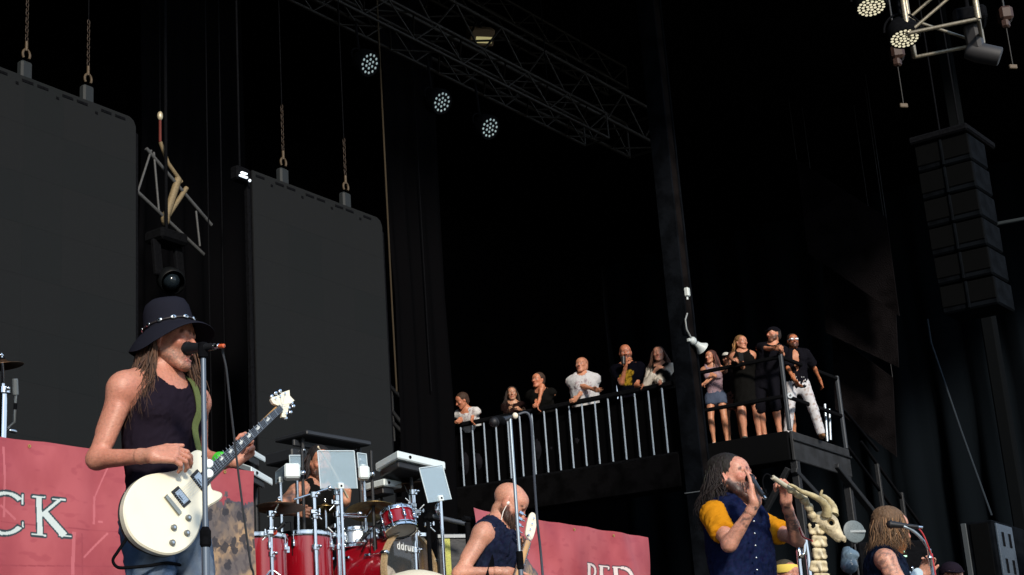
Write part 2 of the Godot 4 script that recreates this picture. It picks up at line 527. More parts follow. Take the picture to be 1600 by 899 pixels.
func strands(mb: MB, o: Vector3, b: Basis, s: float, spec: Dictionary):
	# long hair as many thin tapering locks that leave the scalp, hang and gather
	var r := RandomNumberGenerator.new(); r.seed = spec.get("seed", 5)
	var from: float = spec.get("from", 60.0); var to: float = spec.get("to", 300.0)
	var n: int = spec.get("n", 160)
	var len0: float = spec.get("len", 0.36)
	var y0: float = spec.get("y0", 0.04); var y1: float = spec.get("y1", 0.06)
	var wid: float = spec.get("w", 0.006)
	var spread: float = spec.get("spread", 1.0)
	var down := Vector3.DOWN
	for i in n:
		var an := deg_to_rad(r.randf_range(from, to))   # 0 = face
		var yy := r.randf_range(y0, y1)
		var k := 1.0 + r.randf_range(-0.05, 0.08)
		var tp := sqrt(clampf(1.0 - pow(max(0.0, yy - 0.04) / 0.088, 2), 0.02, 1.0))
		var loc := Vector3(sin(an) * 0.079 * k * tp, yy, -0.012 + cos(an) * 0.099 * k * tp)
		var p := o + b * (loc * s)
		var outw := (b * Vector3(sin(an), 0, cos(an)))
		outw.y = 0; outw = outw.normalized()
		var L: float = len0 * r.randf_range(0.65, 1.08)
		var steps := 9
		var pts := []; var rad := []
		var ph := r.randf() * TAU; var am: float = r.randf_range(0.003, 0.012) * spec.get("wave", 1.0); var ph2 := r.randf() * TAU
		var sw := r.randf_range(0.5, 1.0) * spread
		var tg := b.x * r.randf_range(-0.03, 0.03)
		for j in steps + 1:
			var t := float(j) / steps
			var dr := L * t
			var o2: float = (0.05 * sw + 0.085 * (1.0 - tp)) * (1.0 - exp(-dr / (0.09 - 0.05 * (1.0 - tp)))) + 0.03 * sw * smoothstep(0.12, 0.24, dr)
			var q := p + down * dr + outw * o2 * s * (1.0 if abs(an) > 0.0 else 1.0) + tg * t
			q += outw.cross(Vector3.UP) * sin(ph + t * 7.0) * am * t * 2.0 + outw * sin(ph2 + t * 8.0) * am * t
			if spec.has("pull"): q += spec.pull * t * t
			pts.append(q); rad.append(wid * s * (0.55 + 0.6 * sin(PI * min(t * 1.1 + 0.12, 1.0))) * (1.0 - 0.75 * t * t))
		var cc: Color = spec.c
		var g := r.randf_range(-0.3, 0.3)
		mb.paint(Color(cc.r * (1.0 + g * 1.3), cc.g * (1.0 + g * 1.25), cc.b * (1.0 + g * 1.15)))
		mb.tube(pts, rad, 4, false)

func person(p: Dictionary) -> Node3D:
	var base: Vector3 = p.base
	var t := thing(p.get("called", "person"), p.label, "person", base, p.get("group", ""))
	var H: float = p.H
	var s := H / 1.75
	var U := Vector3.UP
	var F: Vector3 = p.face; F.y = 0; F = F.normalized()
	var R := F.cross(U).normalized()
	var lean: float = p.get("lean", 0.0); var sl: float = p.get("side", 0.0)
	var fem: bool = p.get("female", false)
	var P: Vector3 = base + U * (p.get("hip", 0.93) * s) + p.get("hipoff", Vector3.ZERO)
	var T := (U * cos(lean) + F * sin(lean) + R * sin(sl)).normalized()
	var Ft := (F - T * F.dot(T)).normalized()
	var Rt := Ft.cross(T).normalized().rotated(T, p.get("twist", 0.0))
	Rt = (Rt + T * p.get("shrug", 0.0)).normalized()
	Ft = T.cross(Rt).normalized()
	var C := P + T * 0.34 * s
	var N := P + T * 0.53 * s
	var SC := P + T * 0.475 * s
	var sw: float = p.get("shoulder", 0.155 if fem else 0.178) * s
	var m: float = p.get("mass", 1.0) * s
	var shR := SC + Rt * sw; var shL := SC - Rt * sw
	var gaze: Vector3 = p.get("gaze", F).normalized()
	var hu = (U * 0.75 + T * 0.5 + p.get("headtilt", Vector3.ZERO)).normalized()
	var hr := gaze.cross(hu).normalized()
	hu = hr.cross(gaze).normalized()
	var hb := Basis(hr, hu, gaze)          # x right hand, y up, z forward (mirror is harmless)
	if hb.determinant() < 0: hb = Basis(-hr, hu, gaze)
	var Hc: Vector3 = N + (T * 0.7 + U * 0.3).normalized() * 0.165 * s + Ft * 0.025 * s + p.get("headoff", Vector3.ZERO)
	var hs: float = s * p.get("headscale", 1.0)
	var aR := ik(shR, p.get("wr", shR - U * 0.52 * s + F * 0.06 + R * 0.04), 0.285 * s, 0.255 * s, p.get("hintR", -F + R * 0.3 - U * 0.2))
	var aL := ik(shL, p.get("wl", shL - U * 0.52 * s + F * 0.06 - R * 0.04), 0.285 * s, 0.255 * s, p.get("hintL", -F - R * 0.3 - U * 0.2))
	var hipR := P + R * 0.088 * s - U * 0.02; var hipL := P - R * 0.088 * s - U * 0.02
	var fR: Vector3 = base + R * (p.get("stance", 0.11) * s) + U * 0.075 * s + p.get("footR", Vector3.ZERO)
	var fLt: Vector3 = base - R * (p.get("stance", 0.11) * s) + U * 0.075 * s + p.get("footL", Vector3.ZERO)
	var lR := ik(hipR, fR, 0.435 * s, 0.42 * s, F + R * 0.15)
	var lL := ik(hipL, fLt, 0.435 * s, 0.42 * s, F - R * 0.15)
	fR = lR[1]; fLt = lL[1]
	var sk: Color = p.skin
	var wd := 1.0 if not fem else 0.88
	var q7 := {"ax": Ft, "sq": p.get("depth", 0.70)}
	# ---- body: one continuous skin
	var bodyS := []
	bodyS.append(cap(P - T * 0.01, C - T * 0.06 * s, 0.145 * m * wd, 0.132 * m * wd, 0.06 * s, sk, q7))
	bodyS.append(cap(C - T * 0.06 * s, SC - T * 0.06 * s, 0.140 * m * wd, 0.155 * m * wd, 0.06 * s, sk, q7))
	bodyS.append(cap(shR - Rt * 0.02, shL + Rt * 0.02, 0.056 * m, 0.056 * m, 0.06 * s, sk))
	bodyS.append(cap(N - T * 0.06 * s, Hc - hb.y * 0.04 * s - hb.z * 0.02 * s, 0.062 * s * wd, 0.054 * s * wd, 0.04 * s, sk))
	for q in [1.0, -1.0]:
		bodyS.append(cap(N + T * 0.02 * s + Rt * 0.02 * q, SC + Rt * q * sw * 0.85 + T * 0.015 * s, 0.045 * m, 0.04 * m, 0.05 * s, sk))
		if fem: bodyS.append(ell(SC - T * 0.12 * s + Rt * q * 0.075 * s + Ft * 0.085 * s, Vector3.ONE * 0.062 * m, Basis.IDENTITY, 0.03, sk))
		else: bodyS.append(ell(SC - T * 0.085 * s + Rt * q * 0.075 * s + Ft * 0.065 * s, Vector3(0.075, 0.055, 0.045) * m, Basis(Rt, T, Ft), 0.03, sk))
	var am: float = p.get("arm", 1.0) * s * (0.85 if fem else 1.0)
	for a in [[shR, aR, 1.0], [shL, aL, -1.0]]:
		var sh: Vector3 = a[0]; var el: Vector3 = a[1][0]; var wr: Vector3 = a[1][1]
		bodyS.append(ell(sh + Rt * a[2] * 0.012 * s - T * 0.01, Vector3.ONE * 0.053 * am, Basis.IDENTITY, 0.03 * s, sk))
		bodyS.append(cap(sh, el, 0.042 * am, 0.034 * am, 0.03 * s, sk))
		bodyS.append(cap(el, wr, 0.034 * am, 0.0245 * am, 0.025 * s, sk))
		var ud := (el - sh).normalized()
		var bd := (wr - el) - ud * (wr - el).dot(ud)
		bd = bd.normalized() if bd.length() > 0.02 else Ft
		var bs := ud.cross(bd)
		bodyS.append(cap(sh.lerp(el, 0.30) + bd * 0.016 * am, sh.lerp(el, 0.74) + bd * 0.014 * am, 0.036 * am, 0.030 * am, 0.012 * s, sk))
		bodyS.append(cap(sh.lerp(el, 0.16) - bd * 0.014 * am, sh.lerp(el, 0.62) - bd * 0.017 * am, 0.034 * am, 0.029 * am, 0.012 * s, sk))
		bodyS.append(cap(sh.lerp(el, 0.05) + Rt * a[2] * 0.014 * am, sh.lerp(el, 0.42) + Rt * a[2] * 0.010 * am, 0.046 * am, 0.020 * am, 0.012 * s, sk))
		var fd := (wr - el).normalized(); var fbd := (bs - fd * bs.dot(fd)).normalized()
		for q2 in [1.0, -1.0]: bodyS.append(cap(el.lerp(wr, 0.06) + fbd * q2 * 0.010 * am - fd.cross(fbd) * 0.004, el.lerp(wr, 0.45) + fbd * q2 * 0.009 * am, 0.030 * am, 0.023 * am, 0.010 * s, sk))
		bodyS.append(ell(el - bd * 0.012 * am, Vector3.ONE * 0.027 * am, Basis.IDENTITY, 0.014 * s, sk))
	var legS := [cap(P - T * 0.01, P + T * 0.06, 0.14 * m * wd, 0.13 * m * wd, 0.05 * s, sk, q7)]
	for l in [[hipR, lR], [hipL, lL]]:
		var kn: Vector3 = l[1][0]; var an: Vector3 = l[1][1]
		legS.append(cap(l[0], kn, 0.083 * m, 0.052 * m, 0.03 * s, sk))
		legS.append(cap(kn, an, 0.051 * m, 0.034 * m, 0.025 * s, sk))
		legS.append(cap(kn.lerp(an, 0.15) - F * 0.015, kn.lerp(an, 0.45) - F * 0.012, 0.050 * m, 0.044 * m, 0.03 * s, sk))
		legS.append(cap(an - U * 0.035 * s, an + F * 0.13 * s - U * 0.05 * s, 0.034 * s, 0.028 * s, 0.02, sk))
	var mb := MB.new()
	var tint = p.get("tint", null)
	net(mb, bodyS, p.get("cell", 0.02), 0.0, 0.0, tint)
	net(mb, legS, max(p.get("cell", 0.02) * 1.2, 0.022))
	var hd := head(Hc, hb, hs, p)
	hd.append(cap(N, Hc - hb.y * 0.055 * s - hb.z * 0.025 * s, 0.058 * s * wd, 0.050 * s * wd, 0.02 * s, sk))
	var stub = p.get("stubble", p.get("beard", null))
	var stub_l: Color = (stub if stub != null else sk).srgb_to_linear()
	var iv := hb.transposed()
	var ht := func(pos: Vector3, _n2: Vector3, c: Color) -> Color:
		var q: Vector3 = (iv * (pos - Hc)) / hs
		var o := c
		var g := nz.get_noise_3dv(pos * 260.0); var g2 := nz.get_noise_3dv(pos * 900.0)
		o = o.lerp(Color(0.42, 0.11, 0.075), clampf(0.10 + g * 0.6, 0.0, 0.3) * smoothstep(-0.02, 0.05, q.z))
		if stub != null:
			var mk: float = smoothstep(-0.018, -0.05, q.y + 0.25 * abs(q.x) * 0.2) * smoothstep(-0.02, 0.02, q.z + 0.02)
			if Vector2(q.x * 0.7, q.y + 0.062).length() < 0.013 and q.z > 0.07: mk = 0.0
			if q.y < -0.118: mk *= 0.5
			o = o.lerp(stub_l, clampf(mk * ((0.85 if p.get("beard", null) != null else 0.5) + g2 * 1.1 + g * 0.4), 0.0, 0.95))
		return o * (1.0 + 0.16 * g2)
	net(mb, hd, p.get("hcell", 0.009), 0.0, 0.0, ht)
	var hc: float = p.get("hand_cell", 0.008)
	for w in [["R", aR, 1.0, shR], ["L", aL, -1.0, shL]]:
		var spec: Dictionary = p.get("hand" + w[0], {})
		if spec.get("none", false): continue
		var wr: Vector3 = w[1][1]
		var fdir: Vector3 = (w[1][1] - w[1][0]).normalized()
		var dv: Vector3 = spec.get("dir", fdir)
		var nr: Vector3 = spec.get("back", (F * 0.3 + Rt * w[2]))
		var sd: Vector3 = spec.get("side", F)
		var hsh := hand(wr, dv, nr, sd, spec.get("curl", [0.3, 0.35, 0.4, 0.45]), spec.get("thumb", dv + sd * 0.4), s * (0.9 if fem else 1.0), spec.get("c", sk))
		hsh.append(cap(wr - fdir * 0.05 * s, wr + dv * 0.01, 0.0285 * am, 0.024 * am, 0.015 * s, sk))
		net(mb, hsh, hc)
	if p.get("cell", 0.02) < 0.013: print("person ", Time.get_ticks_msec())
	var skm := vmat("skin", 0.44, "skin", "skin_n", 7.0, 0.6)
	skm.subsurf_scatter_enabled = true; skm.subsurf_scatter_strength = 0.12
	put("body", mb, p.get("skinmat", vmat("skin", 0.44, "skin", "skin_n", 7.0, 0.6)), t)
	# ---- clothes
	var J := {"P": P, "T": T, "C": C, "N": N, "SC": SC, "Rt": Rt, "Ft": Ft, "F": F, "R": R, "shR": shR, "shL": shL, "aR": aR, "aL": aL, "hipR": hipR, "hipL": hipL, "lR": lR, "lL": lL, "Hc": Hc, "hb": hb, "hs": hs, "s": s, "m": m, "am": am, "q7": q7, "wd": wd}
	lastJ = J
	var cc: float = p.get("ccell", p.get("cell", 0.02))
	if p.has("top"):
		var g: Dictionary = p.top
		var tc: Color = g.c
		var th: float = g.get("th", 0.010)
		var ts := []
		var lowp: Vector3 = P - T * g.get("hem", 0.06) * s
		ts.append(cap(lowp, C - T * 0.05 * s, 0.150 * m * wd + th + g.get("flare", 0.0), 0.138 * m * wd + th, 0.05 * s, tc, {"ax": Ft, "sq": p.get("depth", 0.70) + 0.03, "fa": true}))
		ts.append(cap(C - T * 0.06 * s, SC - T * 0.06 * s, 0.142 * m * wd + th, 0.155 * m * wd + th, 0.05 * s, tc, {"ax": Ft, "sq": p.get("depth", 0.70) + 0.03}))
		var slv: float = g.get("sleeve", 0.5)
		if slv > 0.0 or g.get("cover", false):
			var ins := 0.02 if slv > 0.0 else 0.062
			ts.append(cap(shR - Rt * ins, shL + Rt * ins, 0.050 * s + th, 0.050 * s + th, 0.03 * s, tc))
			for q in [1.0, -1.0]: ts.append(cap(N - T * 0.005 + Rt * 0.04 * q * s, SC + Rt * q * (sw * 0.85 if slv > 0.0 else sw * 0.6) + T * 0.015 * s, 0.040 * m + th * 0.7, 0.04 * m + th, 0.04 * s, tc))
		else:
			# tank top straps
			for q in [1.0, -1.0]:
				ts.append(cap(SC - T * 0.10 * s + Rt * q * 0.085 * s + Ft * 0.082 * m, SC + Rt * q * 0.092 * s + T * 0.072 * s + Ft * 0.02, 0.034 * s, 0.024 * s, 0.03 * s, tc))
				ts.append(cap(SC + Rt * q * 0.092 * s + T * 0.072 * s + Ft * 0.02, SC - T * 0.10 * s + Rt * q * 0.08 * s - Ft * 0.085 * m, 0.022 * s, 0.035 * s, 0.03 * s, tc))
		if fem or g.get("bust", false):
			for q in [1.0, -1.0]: ts.append(ell(SC - T * 0.12 * s + Rt * q * 0.075 * s + Ft * 0.085 * s, Vector3.ONE * (0.062 * m + th), Basis.IDENTITY, 0.03, tc))
		else:
			for q in [1.0, -1.0]: ts.append(ell(SC - T * 0.085 * s + Rt * q * 0.075 * s + Ft * 0.065 * s, Vector3(0.075, 0.055, 0.045) * m + Vector3.ONE * th, Basis(Rt, T, Ft), 0.03, tc))
		if slv > 0.0:
			for a in [[shR, aR], [shL, aL]]:
				var el: Vector3 = a[1][0]; var wr: Vector3 = a[1][1]
				var e1: Vector3 = a[0].lerp(el, min(slv, 1.0))
				var sc2: Color = g.get("sc", tc)
				ts.append(cap(a[0], e1, 0.054 * am + th, 0.047 * am + th * 1.4, 0.03 * s, sc2, {"fb": slv < 1.0}))
				if slv > 1.0: ts.append(cap(el, el.lerp(wr, slv - 1.0), 0.044 * am + th, 0.034 * am + th, 0.02 * s, sc2, {"fb": true}))
		if g.get("skirt", 0.0) > 0.0:
			ts.append(cap(P + T * 0.02, P - U * g.skirt * s, 0.155 * m * wd + th, 0.185 * m + g.get("hemr", 0.0), 0.05 * s, g.get("skc", tc), {"ax": F, "sq": 0.78, "fb": true}))
		var neckcut: float = g.get("neck", 0.075)
		if neckcut > 0.0:
			ts.append(ell(N + T * 0.035 * s + Ft * g.get("neckf", 0.045) * s, Vector3(neckcut, g.get("neckd", 0.07), neckcut * 1.05) * s, Basis(Rt, T, Ft), 0.006, tc, {"sub": true}))
		var mt := MB.new()
		net(mt, ts, cc, g.get("wrinkle", 0.011), g.get("wf", 13.0), g.get("tint", null))
		put(g.get("called", "shirt"), mt, g.get("mat", vmat("cloth", 0.92, "cloth", "cloth_n", 14.0, 0.5)), t)
	if p.has("bottom"):
		var g: Dictionary = p.bottom
		var tc: Color = g.c
		var th: float = g.get("th", 0.014)
		var le: float = g.get("len", 2.0)
		var ts := [cap(P + T * 0.05 * s, P - U * 0.03 * s, 0.143 * m * wd + th, 0.150 * m + th * 0.8, 0.05 * s, tc, {"ax": F, "sq": 0.74})]
		for l in [[hipR, lR], [hipL, lL]]:
			var kn: Vector3 = l[1][0]; var an: Vector3 = l[1][1]
			ts.append(cap(l[0], l[0].lerp(kn, min(le, 1.0)), 0.083 * m + th, lerpf(0.083, 0.052, min(le, 1.0)) * m + th * 1.3, 0.03 * s, tc, {"fb": le < 1.0}))
			if le > 1.0: ts.append(cap(kn, kn.lerp(an, le - 1.0), 0.053 * m + th * 1.2, 0.046 * m + th * 1.3, 0.03 * s, tc, {"fb": true}))
		var mt := MB.new()
		net(mt, ts, max(cc * 1.2, p.get("lcell", 0.02)), g.get("wrinkle", 0.008), g.get("wf", 15.0), g.get("tint", null))
		put(g.get("called", "trousers"), mt, g.get("mat", vmat("cloth", 0.92, "cloth", "cloth_n", 14.0, 0.5)), t)
	var shoe: Color = p.get("shoe", srgb(35, 34, 36))
	for an in [fR, fLt]:
		var ms := MB.new()
		net(ms, [cap(an - U * 0.02 * s - F * 0.015, an + F * 0.03 * s - U * 0.03 * s, 0.046 * s, 0.044 * s, 0.02, shoe), cap(an - U * 0.04 * s, an + F * 0.15 * s - U * 0.045 * s, 0.042 * s, 0.034 * s, 0.02, shoe)], cc * 0.8)
		put("shoe", ms, vmat("shoe", 0.7), t)
	if p.get("beard", null) != null and p.get("hcell", 0.009) < 0.0075:
		var mbd := MB.new(); var rb := RandomNumberGenerator.new(); rb.seed = 77
		var bl2: float = 0.022 + p.get("beard_len", 0.0) * 0.9
		for i in 420:
			var an2 := rb.randf_range(-1.45, 1.45)
			var yy2 := rb.randf_range(-0.112, -0.05) + 0.03 * pow(abs(an2) / 1.45, 2)
			var rr2 := 1.0 - 0.25 * smoothstep(-0.07, -0.115, yy2)
			var lp := Vector3(sin(an2) * 0.068 * rr2, yy2, 0.008 + cos(an2) * 0.078 * rr2)
			var p0: Vector3 = Hc + hb * (lp * hs)
			var ow := hb * Vector3(sin(an2), -0.3, cos(an2)).normalized()
			var dn: Vector3 = (Vector3.DOWN * 0.8 - hb.y * 0.4 + ow * rb.randf_range(0.1, 0.5)).normalized()
			var ln: float = bl2 * rb.randf_range(0.5, 1.2) * (1.0 - 0.55 * abs(an2) / 1.45)
			var k2 := rb.randf_range(0.6, 1.5); var bc: Color = p.beard
			mbd.paint(Color(bc.r * k2, bc.g * k2, bc.b * k2))
			mbd.tube([p0 - ow * 0.003, p0 + dn * ln * 0.5 + ow * 0.003, p0 + dn * ln], [0.0022, 0.0018, 0.0006], 3, false)
		put("beard", mbd, vmat("hair", 0.75), t)
	# ---- hair
	if p.has("hair"):
		var g: Dictionary = p.hair
		var hcol: Color = g.c
		var mh := MB.new()
		var L := func(x, y, z): return Hc + hb * (Vector3(x, y, z) * hs)
		if g.get("capped", true):
			var hsn := [ell(L.call(0, 0.046, -0.026), Vector3(0.083, 0.086, 0.098) * hs, hb, 0.015, hcol)]
			hsn.append(ell(L.call(0, -0.01, -0.062), Vector3(0.070, 0.075, 0.055) * hs, hb, 0.02, hcol))
			for e in g.get("more", []): hsn.append(ell(L.call(e[0], e[1], e[2]), Vector3(e[3], e[4], e[5]) * hs, hb, 0.02, hcol))
			hsn.append(ell(L.call(0, g.get("cuty", -0.03), 0.085), Vector3(g.get("cutx", 0.066), g.get("cuth", 0.10), g.get("cutz", 0.065)) * hs, hb, 0.008, hcol, {"sub": true}))
			var hcol_t := func(pos, _n, c): return (c as Color) * (0.8 + 0.5 * nz.get_noise_3dv(pos * Vector3(900, 120, 900)))
			if g.get("capped", true): net(mh, hsn, p.get("hcell", 0.009), g.get("rough", 0.004), 40.0, hcol_t)
		for e in g.get("strands", []):
			var spc: Dictionary = e
			spc["c"] = spc.get("c", hcol)
			strands(mh, Hc, hb, hs, spc)
		put("hair", mh, vmat("hair", 0.75), t)
	return t

func _ready():
	var ph := deg_to_rad(YAW); var pt := deg_to_rad(PITCH)
	FWD = Vector3(sin(ph) * cos(pt), sin(pt), -cos(ph) * cos(pt))
	RGT = Vector3(cos(ph), 0, sin(ph))
	UPV = RGT.cross(FWD).normalized()
	FWH = Vector3(sin(ph), 0, -cos(ph))
	rng.seed = 11
	nz.seed = 4; nz.frequency = 0.1; nz.fractal_octaves = 3
	# ---- camera: the photograph is the right-hand part of a wider frame, so the lens is shifted
	var cam := Camera3D.new(); cam.name = "camera"
	cam.projection = Camera3D.PROJECTION_FRUSTUM
	cam.near = 0.1; cam.far = 900.0
	cam.size = cam.near * 899.0 / FL
	cam.frustum_offset = Vector2((800.0 - CX) / FL, (CY - 449.5) / FL) * cam.near
	add_child(cam)
	cam.look_at_from_position(CAM, CAM + FWD, Vector3.UP)
	cam.current = true
	# ---- sky and sun: bright haze, the sun behind the audience on the left
	var we := WorldEnvironment.new(); we.name = "environment"
	var e := Environment.new()
	var sm := ProceduralSkyMaterial.new()
	sm.sky_top_color = srgb(150, 178, 214); sm.sky_horizon_color = srgb(214, 222, 230); sm.sky_curve = 0.25
	sm.ground_bottom_color = srgb(92, 92, 84); sm.ground_horizon_color = srgb(150, 150, 142)
	sm.energy_multiplier = 1.0
	var sky := Sky.new(); sky.sky_material = sm
	e.background_mode = Environment.BG_SKY; e.sky = sky
	e.tonemap_mode = Environment.TONE_MAPPER_LINEAR
	e.tonemap_exposure = 1.55
	e.sdfgi_enabled = true; e.ssao_enabled = true; e.ssil_enabled = true
	we.environment = e
	add_child(we)
	var sun := DirectionalLight3D.new(); sun.name = "sun"
	sun.light_energy = 0.8; sun.light_angular_distance = 7.0; sun.light_color = Color(1.0, 0.95, 0.88)
	sun.shadow_enabled = true
	add_child(sun)
	sun.look_at_from_position(Vector3.ZERO, -Vector3(-0.60, 0.42, 0.72), Vector3.UP)
	# ---- textures
	TX["grain"] = noise_tex(1, 0.05, 0.72, 1.15)
	TX["blotch"] = noise_tex(2, 0.012, 0.6, 1.2)
	TX["cloth"] = noise_tex(3, 0.22, 0.72, 1.2, 256, 2)
	TX["cloth_n"] = normal_tex(4, 0.25, 4.0, 256, 2)
	TX["skin"] = noise_tex(5, 0.035, 0.84, 1.12)
	TX["skin_n"] = normal_tex(6, 0.09, 5.0)
	TX["fine_n"] = normal_tex(7, 0.06, 3.0)
	structure(); print("structure ", Time.get_ticks_msec())
	rigging(); print("rigging ", Time.get_ticks_msec())
	banners(); print("banners ", Time.get_ticks_msec())
	balcony(); print("balcony ", Time.get_ticks_msec())
	wing_platform(); print("wing_platform ", Time.get_ticks_msec())
	column()
	speakers(); print("speakers ", Time.get_ticks_msec())
	drums(); print("drums ", Time.get_ticks_msec())
	lead_guitarist(); print("lead_guitarist ", Time.get_ticks_msec())
	bassist(); print("bassist ", Time.get_ticks_msec())
	vocalist(); print("vocalist ", Time.get_ticks_msec())
	right_guitarist(); print("right_guitarist ", Time.get_ticks_msec())
	spectators(); print("spectators ", Time.get_ticks_msec())
	small_things()
	print("done ", Time.get_ticks_msec())

# ---------------------------------------------------------------- the place
const SCREEN_Z := -11.0
func drape(called, label, a: Vector3, b: Vector3, top: float, bottom: float, m: Material, pleat := 0.5, amp := 0.09, sd := 1, parent: Node3D = null):
	var mb := MB.new()
	var d := b - a; var L := d.length(); d = d.normalized()
	var nn := d.cross(Vector3.UP)
	var cols := int(L / pleat * 10.0); var rows := 8
	var first := mb.v.size()
	var pr := []
	for j in rows + 1:
		for i in cols + 1:
			var s := L * i / cols
			var y := lerpf(top, bottom, float(j) / rows)
			var f := sin(TAU * s / pleat + 2.0 * nz.get_noise_2d(s * 12.0, sd * 50.0)) * amp * (0.35 + 0.65 * float(j) / rows)
			f += nz.get_noise_2d(s * 6.0 + sd * 99.0, y * 5.0) * amp * 1.5
			mb.vert(a * Vector3(1, 0, 1) + Vector3.UP * y + d * s + nn * f, Vector3.ZERO, Vector2(s, y))
	for j in rows:
		for i in cols:
			var k := first + j * (cols + 1) + i
			for tr in [[k, k + 1, k + cols + 2], [k, k + cols + 2, k + cols + 1]]:
				var g := (mb.v[tr[2]] - mb.v[tr[0]]).cross(mb.v[tr[1]] - mb.v[tr[0]])
				for q in tr: mb.n[q] += g
				mb.ix.append_array(tr)
	for i in range(first, mb.v.size()): mb.n[i] = mb.n[i].normalized()
	return tag(put(called, mb, m), label, "curtain")

func structure():
	mat("duvetyne", srgb(8, 8, 10), 0.97, 0, "cloth", "cloth_n", 3.0, 0.4)
	mat("hazy_duvetyne", srgb(15, 20, 25), 0.97, 0, "cloth", "cloth_n", 3.0, 0.4)  # bluish lift of the hazy far side put into the cloth colour
	mat("steel_black", srgb(30, 33, 38), 0.6, 0.0, "grain", "fine_n", 1.5, 0.2)
	mat("matt_black", srgb(18, 19, 22), 0.85, 0.0, "grain", "fine_n", 2.0, 0.25)
	mat("chrome", srgb(225, 232, 236), 0.13, 1.0)
	mat("chrome_soft", srgb(205, 212, 216), 0.28, 1.0)
	mat("aluminium", srgb(168, 160, 142), 0.45, 0.6, "grain", "", 3.0)
	var g := MB.new(); g.quad(Vector3(-300, 0, 300), Vector3(300, 0, 300), Vector3(300, 0, -300), Vector3(-300, 0, -300), Vector3.UP)
	tag(put("ground", g, mat("ground", srgb(122, 116, 98), 0.95, 0, "blotch", "fine_n", 0.4, 0.6)), "trodden festival ground before the stage", "ground", "", "structure")
	var st := thing("stage_floor", "black stage deck raised above the festival ground", "stage", Vector3(15, 0, -12), "", "structure")
	put("deck", MB.new().box(Vector3(15, FLOOR - 0.1, -12.1), Vector3(40, 0.2, 17.8), 0.01), mat("deck", srgb(34, 34, 36), 0.6, 0, "blotch", "fine_n", 0.7, 0.3), st)
	put("skirt", MB.new().box(Vector3(15, (FLOOR - 0.2) / 2, -12.1), Vector3(39.6, FLOOR - 0.2, 17.4)), mats["duvetyne"], st)
	var roof := MB.new().box(Vector3(15, 14.6, -13.35), Vector3(42, 0.6, 18.3), 0.05)  # unseen roof; front edge pulled back so sun reaches the spectators
	tag(put("stage_roof", roof, mats["duvetyne"]), "black roof over the stage, front edge set back for the sun", "roof")
	drape("back_curtain", "black pleated curtain along the back of the stage", Vector3(-5, 0, -19.5), Vector3(34.5, 0, -19.5), 14.31, FLOOR - 0.01, mats["duvetyne"], 0.6, 0.12, 1)
	drape("wing_curtain", "dark far wing curtain with bluish haze put into its colour", Vector3(34.3, 0, -19.4), Vector3(34.3, 0, -3.3), 14.31, FLOOR - 0.01, mats["hazy_duvetyne"], 0.8, 0.15, 3)
	drape("added_side_curtain", "unseen black curtain added at the near side to darken the stage", Vector3(-4.9, 0, -6), Vector3(-4.9, 0, -19.4), 14.31, FLOOR - 0.01, mats["duvetyne"], 0.7, 0.12, 5)  # out of view, added to keep daylight out of the stage interior
	# tall narrow legs of cloth hanging between the screens and in the wing
	var leg := func(label, p0: Vector3, p1: Vector3, top, bot, m, sd): drape("curtain_leg", label, p0, p1, top, bot, m, 0.34, 0.06, sd)
	leg.call("black curtain leg hanging between the two video screens", WZ(216, 480, -13.4), WZ(388, 480, -13.4), 14.31, FLOOR - 0.01, mats["duvetyne"], 7)
	leg.call("black curtain leg beside the narrower video screen", WZ(612, 480, -12.4), WZ(700, 480, -12.4), 14.31, FLOOR - 0.01, mats["duvetyne"], 8)
	# dull panels leaning in the wing behind the far platform
	for d in [[[1245, 250], [1385, 340], [1395, 400], [1262, 395], 28.0, "upper slanted dark banner hanging in the far wing"], [[1285, 405], [1398, 455], [1400, 560], [1290, 520], 28.6, "lower slanted dark brownish banner hanging in the far wing"], [[1300, 520], [1395, 590], [1385, 650], [1305, 640], 29.2, "lowest slanted dark banner hanging beside the far platform"]]:
		var mb := MB.new()
		var c := []
		for k in 4: c.append(WX(d[0 + k][0], d[0 + k][1], d[4]))
		mb.slab(c[0], c[1] - c[0], c[3] - c[0], Vector3(0.03, 0, 0), 0.004)
		var tb := thing("hanging_banner", d[5], "banner", drop(c[0]))
		put("cloth", mb, mat("wing_cloth", srgb(22, 20, 22), 0.95, 0, "blotch", "cloth_n", 0.5, 0.4), tb)
		for q in [c[0], c[1]]: put("wire", MB.new().cyl(q, Vector3(q.x, 14.31, q.z), 0.006, 6), mats["steel_black"], tb)

